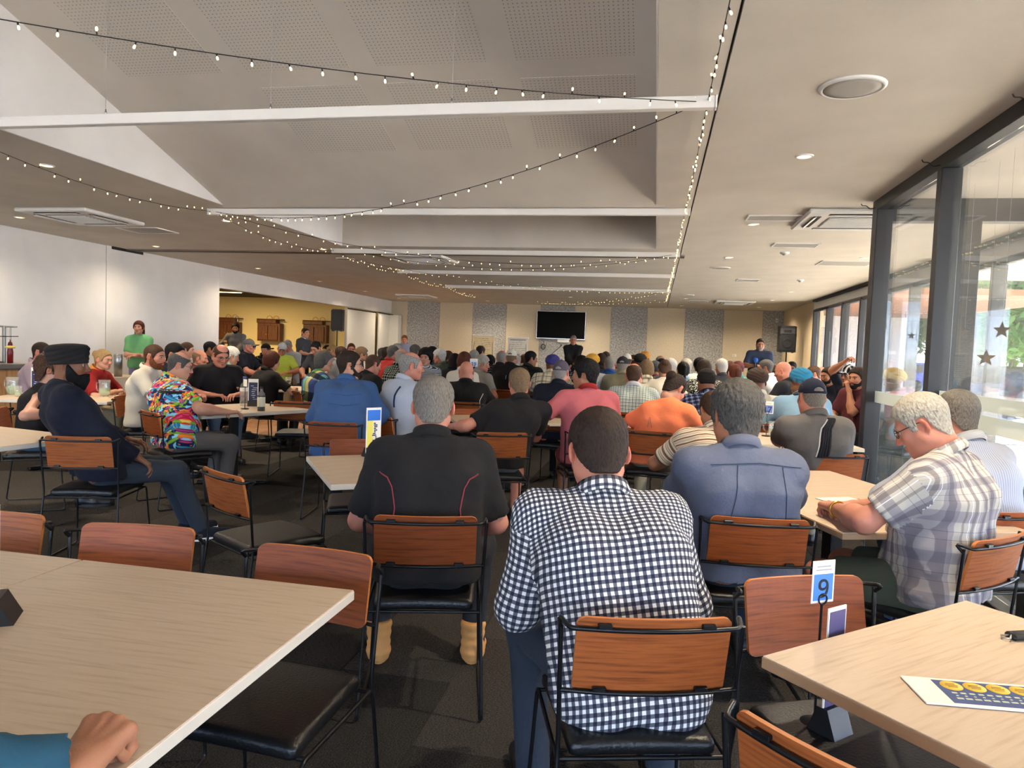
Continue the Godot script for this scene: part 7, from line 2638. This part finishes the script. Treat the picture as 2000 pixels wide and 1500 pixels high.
	person("balding man in a dark green check shirt|behind the pale shirted man", Vector3(-3.564, 1.247, -9.700), {"yaw": -30, "lod": 1, "w": 1.1, "shirt": pat("check_darkgreen"), "hair": "ring", "hc": Color(0.6, 0.58, 0.55), "skin": 2, "pose": "table"})
	person("bald man in a black shirt|facing left with an arm on the table", Vector3(1.615, 1.278, -9.700), {"yaw": 58, "lod": 1, "w": 1.25, "shirt": cloth(Color("2c2c30")), "hair": "bald", "skin": 2, "pose": "table", "lean": 12, "hp": 14, "face": true})
	person("fair haired woman in a cream check shirt|right of the balding check shirt", Vector3(-0.113, 1.220, -9.800), {"yaw": 4, "lod": 1, "kind": "woman", "w": 1.2, "shirt": pat("plaid_cream"), "hair": "bob", "hc": Color(0.52, 0.42, 0.31), "skin": 0, "pose": "table"})
	person("woman in a black and white print top|left of the dark suit", Vector3(0.634, 1.252, -9.850), {"yaw": 12, "lod": 1, "kind": "woman", "w": 1.2, "shirt": pat("print_bw"), "hair": "bob", "hc": Color(0.21, 0.155, 0.12), "skin": 2})
	person("man in a striped cap|raising his arm to adjust it by the windows", Vector3(2.473, 1.263, -9.950), {"yaw": 120, "lod": 1, "shirt": cloth(Color("1c2030")), "hair": "cap", "hat": pat("stripe_cap"), "hc": Color(0.085, 0.078, 0.075), "face": true, "skin": 1, "rw": Vector3(0.1, 1.44, -0.1), "rh": Vector3(1.0, 0.6, -0.2), "hand": "grip", "collar": false})
	person("woman with dark curly hair|looking back towards the camera in a striped top", Vector3(-3.311, 1.256, -10.000), {"yaw": -168, "hy": -10, "lod": 1, "kind": "woman", "shirt": pat("stripe_grey"), "hair": "curly", "hc": Color(0.085, 0.078, 0.075), "skin": 0, "face": true, "pose": "lap", "collar": false, "lean": 6})
	person("man in a black cap and khaki shirt|left of the green check shirt", Vector3(-0.452, 1.255, -10.150), {"yaw": -4, "lod": 1, "w": 1.15, "shirt": cloth(Color("8b8566")), "sleeve": "long", "hair": "cap", "hat": cloth(Color("2c2c30")), "hc": Color(0.6, 0.58, 0.55), "skin": 2, "pose": "table"})
	person("man in an orange yellow turban|behind the head of the man in pink", Vector3(-0.895, 1.255, -10.350), {"yaw": 0, "shirt": cloth(Color("c3c5cc")), "hair": "turban", "hat": pat("saffron"), "hc": Color(0.085, 0.078, 0.075), "skin": 4, "lod": 1})
	person("woman with a black ponytail in pale blue|in front of a fair head", Vector3(0.387, 1.215, -10.350), {"yaw": 10, "lod": 1, "kind": "woman", "shirt": cloth(Color("86b4d4")), "hair": "pony", "hc": Color(0.085, 0.078, 0.075), "skin": 1})
	person("grey haired man in a grey shirt|turned to the right with an elbow out", Vector3(-2.548, 1.184, -10.400), {"yaw": -30, "hy": -36, "lod": 1, "w": 1.15, "shirt": cloth(Color("9a978f")), "hair": "thick", "hc": Color(0.72, 0.69, 0.63), "skin": 2, "face": true, "pose": "lap", "leg": Color("5a7594"), "lean": 6, "rw": Vector3(0.22, 0.66, -0.2)})
	person("man in a purple turban and white plaid shirt|leaning left", Vector3(-1.485, 1.221, -10.400), {"yaw": 0, "lod": 1, "w": 1.2, "shirt": pat("plaid_cream"), "hair": "turban", "hat": pat("indigo"), "hc": Color(0.6, 0.58, 0.55), "skin": 4, "pose": "table", "lean": 14})
	person("brown haired person facing right|behind the man in navy", Vector3(-7.562, 1.199, -10.450), {"yaw": -70, "shirt": cloth(Color("75777c")), "hair": "short", "hc": Color(0.31, 0.215, 0.15), "skin": 0, "face": true})
	person("bearded man in a navy shirt|seated by the far windows facing left", Vector3(2.337, 1.221, -10.450), {"yaw": 115, "lod": 1, "w": 1.2, "shirt": cloth(Color("22283c")), "hair": "short", "hc": Color(0.21, 0.155, 0.12), "beard": "beard", "bc": Color(0.085, 0.078, 0.075), "face": true, "skin": 1, "pose": "fold", "collar": false})
	person("white haired man in a grey polo|right of the woman in the cream top", Vector3(0.217, 1.241, -10.800), {"yaw": 6, "lod": 1, "w": 1.2, "shirt": cloth(Color("75777c")), "hair": "thick", "hc": Color(0.84, 0.82, 0.78), "skin": 2})
	person("white haired man in a dark jacket|below the felt wall at right", Vector3(0.946, 1.273, -10.800), {"yaw": 14, "lod": 1, "w": 1.1, "shirt": cloth(Color("4a4d52")), "sleeve": "long", "hair": "short", "hc": Color(0.84, 0.82, 0.78), "skin": 2})
	person("dark haired man in a check shirt|mostly hidden behind the pink polo", Vector3(-1.101, 1.230, -10.850), {"yaw": -5, "shirt": pat("plaid_navy"), "hair": "thick", "hc": Color(0.085, 0.078, 0.075), "skin": 4, "w": 1.2})
	person("standing woman in a green shirt|and lilac trousers by the white left wall", Vector3(-8.845, 1.544, -10.900), {"yaw": -150, "hy": -8, "lod": 1, "sit": false, "w": 0.95, "kind": "woman", "shirt": cloth(Color("6cc070")), "sleeve": "short", "hair": "long", "hc": Color(0.34, 0.17, 0.11), "skin": 0, "face": true, "pose": "belly", "leg": Color("9a8fc4"), "lean": 2, "hp": -4, "hs": 0.93})
	person("man in a cream cap and black shirt|below the white flip chart", Vector3(-2.216, 1.294, -10.950), {"yaw": -4, "lod": 1, "w": 1.3, "shirt": cloth(Color("272423")), "hair": "cap", "hat": cloth(Color("dcd3bd")), "hc": Color(0.52, 0.42, 0.31), "skin": 2, "pose": "table", "lean": 6})
	person("dark haired person half hidden|left of the man looking down in black", Vector3(-7.480, 1.221, -10.950), {"yaw": -60, "shirt": cloth(Color("2c2c30")), "hair": "short", "hc": Color(0.085, 0.078, 0.075), "skin": 3})
	person("grey haired man in a bright blue shirt|right of the orange yellow turban", Vector3(-0.688, 1.252, -11.050), {"yaw": 2, "lod": 1, "w": 1.2, "shirt": cloth(Color("2358b0")), "hair": "crop", "hc": Color(0.6, 0.58, 0.55), "skin": 2, "pose": "table"})
	person("man in a red shirt|with grey brown hair seen from behind", Vector3(-4.269, 1.277, -11.200), {"yaw": -35, "lod": 1, "w": 1.15, "shirt": cloth(Color("b3201f")), "hair": "short", "hc": Color(0.35, 0.335, 0.315), "skin": 2, "pose": "table", "lean": 10})
	person("person in a grey cap and crimson top|behind the cream topped woman", Vector3(-0.005, 1.191, -11.250), {"yaw": 0, "shirt": cloth(Color("6a2c34")), "hair": "beanie", "hat": cloth(Color("4a4d52")), "hc": Color(0.085, 0.078, 0.075), "skin": 1})
	person("long black haired woman in navy|right of the olive shirt", Vector3(-3.228, 1.183, -11.300), {"yaw": -20, "kind": "woman", "shirt": cloth(Color("1c2030")), "hair": "long", "hc": Color(0.085, 0.078, 0.075), "skin": 1})
	person("grey balding man in a black striped polo|below the flip charts", Vector3(-2.469, 1.272, -11.400), {"yaw": -6, "lod": 1, "w": 1.2, "shirt": pat("stripe_dark"), "hair": "ring", "hc": Color(0.6, 0.58, 0.55), "skin": 2, "pose": "table", "collar_m": cloth(Color("2c2c30"))})
	person("greying man in a white shirt|in profile facing left under the man with the microphone", Vector3(1.645, 1.283, -11.400), {"yaw": 50, "hy": 22, "lod": 1, "w": 1.1, "shirt": cloth(Color("e4e2dd")), "sleeve": "long", "hair": "short", "hc": Color(0.35, 0.335, 0.315), "face": true, "skin": 1})
	person("person with red brown hair|left of the auburn ponytail", Vector3(1.129, 1.233, -11.550), {"yaw": 10, "shirt": cloth(Color("3aa6a8")), "hair": "short", "hc": Color(0.34, 0.17, 0.11), "skin": 2})
	person("man in a grey cap and navy shirt|with sunglasses facing right", Vector3(-7.148, 1.292, -11.600), {"yaw": -82, "lod": 1, "w": 1.15, "shirt": cloth(Color("1c2030")), "hair": "cap", "hat": cloth(Color("6f6a66")), "hc": Color(0.6, 0.58, 0.55), "glasses": true, "dark": true, "face": true, "skin": 2, "pose": "table", "lean": 6})
	person("black haired man in a dark striped polo|facing right below the television", Vector3(-2.027, 1.271, -11.650), {"yaw": -22, "hy": -38, "lod": 1, "w": 1.2, "shirt": pat("stripe_olive"), "hair": "short", "hc": Color(0.085, 0.078, 0.075), "glasses": true, "face": true, "skin": 3, "pose": "table", "collar_m": cloth(Color("2c2c30"))})
	person("grey haired man in an olive shirt and glasses|facing left", Vector3(-3.627, 1.241, -11.700), {"yaw": 62, "hy": 18, "lod": 1, "w": 1.1, "shirt": cloth(Color("5d6650")), "hair": "thick", "hc": Color(0.84, 0.82, 0.78), "glasses": true, "face": true, "skin": 2, "pose": "table"})
	person("dark haired man|behind the black and white print top", Vector3(0.693, 1.266, -11.800), {"yaw": 8, "shirt": cloth(Color("e4e2dd")), "hair": "thick", "hc": Color(0.085, 0.078, 0.075), "skin": 3})
	person("person with short brown hair|just behind the bearded man in blue", Vector3(-5.466, 1.220, -11.800), {"yaw": -60, "shirt": cloth(Color("75777c")), "hair": "short", "hc": Color(0.21, 0.155, 0.12), "skin": 0})
	person("bob haired person in black|left of the blue shirted grey man", Vector3(-0.879, 1.275, -11.800), {"yaw": 0, "shirt": cloth(Color("2c2c30")), "hair": "bob", "hc": Color(0.21, 0.155, 0.12), "skin": 1})
	person("woman with black hair in a green sleeveless top|right of the grey shirt", Vector3(-2.766, 1.170, -11.800), {"yaw": -10, "kind": "woman", "shirt": cloth(Color("8fa39a")), "sleeve": "none", "hair": "thick", "hc": Color(0.085, 0.078, 0.075), "skin": 0, "lod": 1})
	person("man in a black turban|in front of the orange turban", Vector3(-0.252, 1.281, -12.000), {"yaw": 0, "shirt": cloth(Color("75777c")), "hair": "turban", "hat": cloth(Color("272423")), "hc": Color(0.085, 0.078, 0.075), "skin": 4, "lod": 1})
	person("young man with brown hair|facing left by the far windows", Vector3(2.454, 1.208, -12.000), {"yaw": 80, "hy": 10, "shirt": cloth(Color("c3c5cc")), "hair": "short", "hc": Color(0.31, 0.215, 0.15), "face": true, "skin": 0, "lod": 1, "hp": 10})
	person("person in a maroon cap and turquoise top|behind the auburn ponytail", Vector3(1.313, 1.230, -12.050), {"yaw": 12, "shirt": cloth(Color("3aa6a8")), "hair": "beanie", "hat": cloth(Color("6a2c34")), "hc": Color(0.085, 0.078, 0.075), "skin": 3})
	person("grey haired man in a black shirt|below the cream flip chart", Vector3(-3.142, 1.248, -12.200), {"yaw": -8, "shirt": cloth(Color("272423")), "hair": "short", "hc": Color(0.6, 0.58, 0.55), "skin": 2, "lod": 1})
	person("fair haired man in a blue shirt|behind the black ponytail", Vector3(0.506, 1.240, -12.300), {"yaw": 10, "shirt": cloth(Color("8d94b4")), "hair": "thick", "hc": Color(0.72, 0.69, 0.63), "skin": 0})
	person("man with cropped brown hair|behind the olive shirt", Vector3(-3.685, 1.225, -12.450), {"yaw": -10, "hy": -30, "shirt": cloth(Color("22283c")), "hair": "crop", "hc": Color(0.31, 0.215, 0.15), "skin": 2})
	person("fair haired person in glasses|above the man in the black jacket", Vector3(-5.380, 1.213, -12.500), {"yaw": -60, "shirt": cloth(Color("2c2c30")), "hair": "thick", "hc": Color(0.52, 0.42, 0.31), "glasses": true, "face": true, "skin": 0})
	person("dark haired person|behind the woman in the cream top", Vector3(0.104, 1.228, -12.500), {"yaw": 0, "shirt": cloth(Color("2c2c30")), "hair": "short", "hc": Color(0.085, 0.078, 0.075), "skin": 2})
	person("man in a dark grey shirt and glasses|looking down below the standing woman", Vector3(-6.338, 1.292, -12.550), {"yaw": 165, "lod": 1, "w": 1.15, "shirt": cloth(Color("4a4d52")), "hair": "short", "hc": Color(0.085, 0.078, 0.075), "glasses": true, "face": true, "skin": 0, "hp": 26, "pose": "table", "lean": 14})
	person("grey haired pink faced man|between two dark haired men by the windows", Vector3(2.697, 1.201, -12.600), {"yaw": 100, "shirt": cloth(Color("6a2c34")), "hair": "ring", "hc": Color(0.6, 0.58, 0.55), "face": true, "skin": 2, "lod": 1})
	person("person partly hidden with raised hands|behind the curly haired woman", Vector3(-4.104, 1.282, -12.750), {"yaw": 80, "shirt": cloth(Color("35425c")), "hair": "short", "hc": Color(0.085, 0.078, 0.075), "skin": 3, "pose": "clasp", "lw": Vector3(-0.06, 1.0, -0.26), "rw": Vector3(0.06, 1.0, -0.26), "hand": "fist"})
	person("dark haired person in black|next to the red shirt", Vector3(-5.050, 1.225, -12.950), {"yaw": -50, "shirt": cloth(Color("272423")), "hair": "thick", "hc": Color(0.21, 0.155, 0.12), "skin": 2})
	person("man in a white cap and yellow safety vest|at the far left table", Vector3(-7.291, 1.238, -13.000), {"yaw": -150, "shirt": cloth(Color("c8e23c")), "hair": "cap", "hat": cloth(Color("c3c5cc")), "hc": Color(0.6, 0.58, 0.55), "face": true, "skin": 2, "hp": 14, "lod": 1, "pose": "table", "lean": 10, "leg": Color("a08a62"), "hr": 6})
	person("person in a pale hat|behind the black cap", Vector3(-0.510, 1.275, -13.000), {"yaw": 0, "shirt": cloth(Color("9a978f")), "hair": "wide_hat", "hat": cloth(Color("dcd3bd")), "hc": Color(0.31, 0.215, 0.15), "skin": 1})
	person("dark haired man behind the striped woman|with his back turned", Vector3(-4.582, 1.293, -13.200), {"yaw": -20, "shirt": cloth(Color("5d6650")), "hair": "thick", "hc": Color(0.35, 0.335, 0.315), "skin": 2})
	person("person in an orange red top|beyond the man in the white shirt", Vector3(2.038, 1.180, -13.200), {"yaw": 30, "shirt": cloth(Color("b3201f")), "hair": "short", "hc": Color(0.31, 0.215, 0.15), "skin": 2})
	person("fair haired person with a ponytail|behind the check shirted woman", Vector3(-6.315, 1.236, -13.250), {"yaw": -80, "kind": "woman", "shirt": cloth(Color("c3c5cc")), "hair": "pony", "hc": Color(0.68, 0.55, 0.36), "skin": 0, "face": true})
	person("pale haired person beside the cream cap|with hands raised", Vector3(-2.590, 1.215, -13.300), {"yaw": 0, "shirt": cloth(Color("e4e2dd")), "hair": "crop", "hc": Color(0.72, 0.69, 0.63), "skin": 5})
	person("man in a black cap and striped polo|left of the high visibility vest", Vector3(-7.872, 1.208, -13.400), {"yaw": -100, "shirt": pat("stripe_dark"), "hair": "cap", "hat": cloth(Color("272423")), "hc": Color(0.6, 0.58, 0.55), "face": true, "skin": 2, "hp": 4, "lod": 1})
	person("grey haired man in black|behind the red shirt", Vector3(-5.342, 1.212, -13.450), {"yaw": -40, "shirt": cloth(Color("272423")), "hair": "short", "hc": Color(0.35, 0.335, 0.315), "skin": 2})
	person("man with cropped reddish hair|above the bearded man in blue", Vector3(-6.045, 1.288, -13.500), {"yaw": -150, "shirt": cloth(Color("2c2c30")), "hair": "crop", "hc": Color(0.34, 0.17, 0.11), "skin": 2, "face": true})
	person("auburn person|between the pale hat and the black turban", Vector3(-0.406, 1.255, -13.500), {"yaw": 0, "shirt": cloth(Color("2c2c30")), "hair": "thick", "hc": Color(0.34, 0.17, 0.11), "skin": 1})
	person("dark haired person with sunglasses up|behind the check shirted woman", Vector3(-6.628, 1.224, -13.600), {"yaw": 160, "shirt": cloth(Color("2c2c30")), "hair": "pony", "hc": Color(0.085, 0.078, 0.075), "skin": 1, "on_head": true, "face": true})
	person("blond woman hidden behind the striped polo|below the flip charts", Vector3(-2.893, 1.188, -13.700), {"yaw": 0, "kind": "woman", "shirt": cloth(Color("b5a888")), "hair": "bob", "hc": Color(0.68, 0.55, 0.36), "skin": 0})
	person("grey haired man behind the safety vest|leaning in from the right", Vector3(-7.611, 1.295, -13.800), {"yaw": -170, "shirt": cloth(Color("c3c5cc")), "hair": "short", "hc": Color(0.6, 0.58, 0.55), "skin": 2, "face": true, "hp": 20, "hr": -10, "leg": Color("a08a62")})
	person("man in dark clothes and glasses|behind the right speaker pole", Vector3(2.447, 1.257, -13.800), {"yaw": 165, "shirt": cloth(Color("2c2c30")), "hair": "short", "hc": Color(0.085, 0.078, 0.075), "glasses": true, "face": true, "skin": 4})
	person("bald brown man|above the tied up dark hair at mid room", Vector3(0.092, 1.280, -13.850), {"yaw": -30, "shirt": cloth(Color("2c2c30")), "hair": "ring", "hc": Color(0.6, 0.58, 0.55), "skin": 1})
	person("tanned bald man|left of the dark striped shirt", Vector3(-2.617, 1.204, -14.200), {"yaw": 0, "shirt": cloth(Color("dcd3bd")), "hair": "ring", "hc": Color(0.31, 0.215, 0.15), "skin": 1})
	person("man in a bright orange turban|at the back of the middle rows", Vector3(-0.215, 1.322, -14.350), {"yaw": 0, "shirt": cloth(Color("e4e2dd")), "hair": "turban", "hat": cloth(Color("e58a1e")), "hc": Color(0.085, 0.078, 0.075), "skin": 4, "lod": 1})
	person("person in a dark cap|beyond the blue shirted grey man", Vector3(-0.991, 1.310, -14.500), {"yaw": 0, "shirt": cloth(Color("2c2c30")), "hair": "cap", "hat": cloth(Color("4e3a30")), "hc": Color(0.085, 0.078, 0.075), "skin": 1})
	person("fair haired person near the folding door|behind the red shirt", Vector3(-5.813, 1.306, -15.500), {"yaw": -70, "shirt": cloth(Color("9a978f")), "hair": "short", "hc": Color(0.72, 0.69, 0.63), "skin": 0, "face": true})
	person("standing woman with a ponytail in a grey shirt|beside the pine cupboard", Vector3(-8.359, 1.610, -16.000), {"yaw": -105, "hy": -10, "lod": 1, "sit": false, "kind": "woman", "w": 0.95, "shirt": cloth(Color("4a4d52")), "hair": "pony", "hc": Color(0.21, 0.155, 0.12), "skin": 0, "face": true, "pose": "belly", "leg": Color("2c2c30"), "lean": 1, "collar_m": cloth(Color("e4e2dd"))})
	person("person with dark hair|just in front of the cream flip chart", Vector3(-3.966, 1.320, -16.000), {"yaw": -30, "shirt": cloth(Color("2c2c30")), "hair": "thick", "hc": Color(0.21, 0.155, 0.12), "skin": 0})
	person("standing man in a navy shirt with a microphone|at the right front of the room", Vector3(2.204, 1.715, -16.200), {"yaw": -190, "hy": 8, "lod": 1, "sit": false, "w": 1.2, "shirt": cloth(Color("35425c")), "sleeve": "short", "hair": "short", "hc": Color(0.21, 0.155, 0.12), "beard": "beard", "bc": Color(0.6, 0.58, 0.55), "glasses": true, "face": true, "skin": 1, "leg": Color("2c2c30"), "lw": Vector3(-0.26, 0.95, -0.05), "rw": Vector3(0.07, 1.26, -0.26), "hand": "grip", "lean": 1, "rh": Vector3(1.0, -0.8, 0.2)})
	person("standing bearded man in a grey shirt|in the side room opening", Vector3(-10.502, 1.665, -16.400), {"yaw": -155, "lod": 1, "sit": false, "shirt": cloth(Color("75777c")), "sleeve": "long", "hair": "thick", "hc": Color(0.085, 0.078, 0.075), "beard": "beard", "bc": Color(0.085, 0.078, 0.075), "face": true, "skin": 1, "leg": Color("22283c"), "lw": Vector3(0.02, 1.06, -0.26), "rw": Vector3(0.24, 1.3, -0.26), "lh": Vector3(-1.0, -0.8, 0.3), "rh": Vector3(0.8, -1.0, 0.2), "hand": "grip", "lean": 1})
	person("standing presenter in a black shirt and glasses|in front of the television", Vector3(-2.107, 1.700, -18.400), {"yaw": -174, "lod": 1, "sit": false, "w": 1.05, "shirt": cloth(Color("272423")), "sleeve": "long", "hair": "crop", "hc": Color(0.5, 0.47, 0.43), "glasses": true, "face": true, "skin": 2, "leg": Color("272423"), "pose": "belly", "lean": 1})
	person("standing fair haired man in a light blue shirt|by the end of the folding door", Vector3(-7.286, 1.558, -20.000), {"yaw": -165, "lod": 1, "sit": false, "shirt": cloth(Color("8d94b4")), "sleeve": "long", "hair": "short", "hc": Color(0.5, 0.29, 0.16), "face": true, "skin": 2, "leg": Color("4a4d52"), "lean": 1})
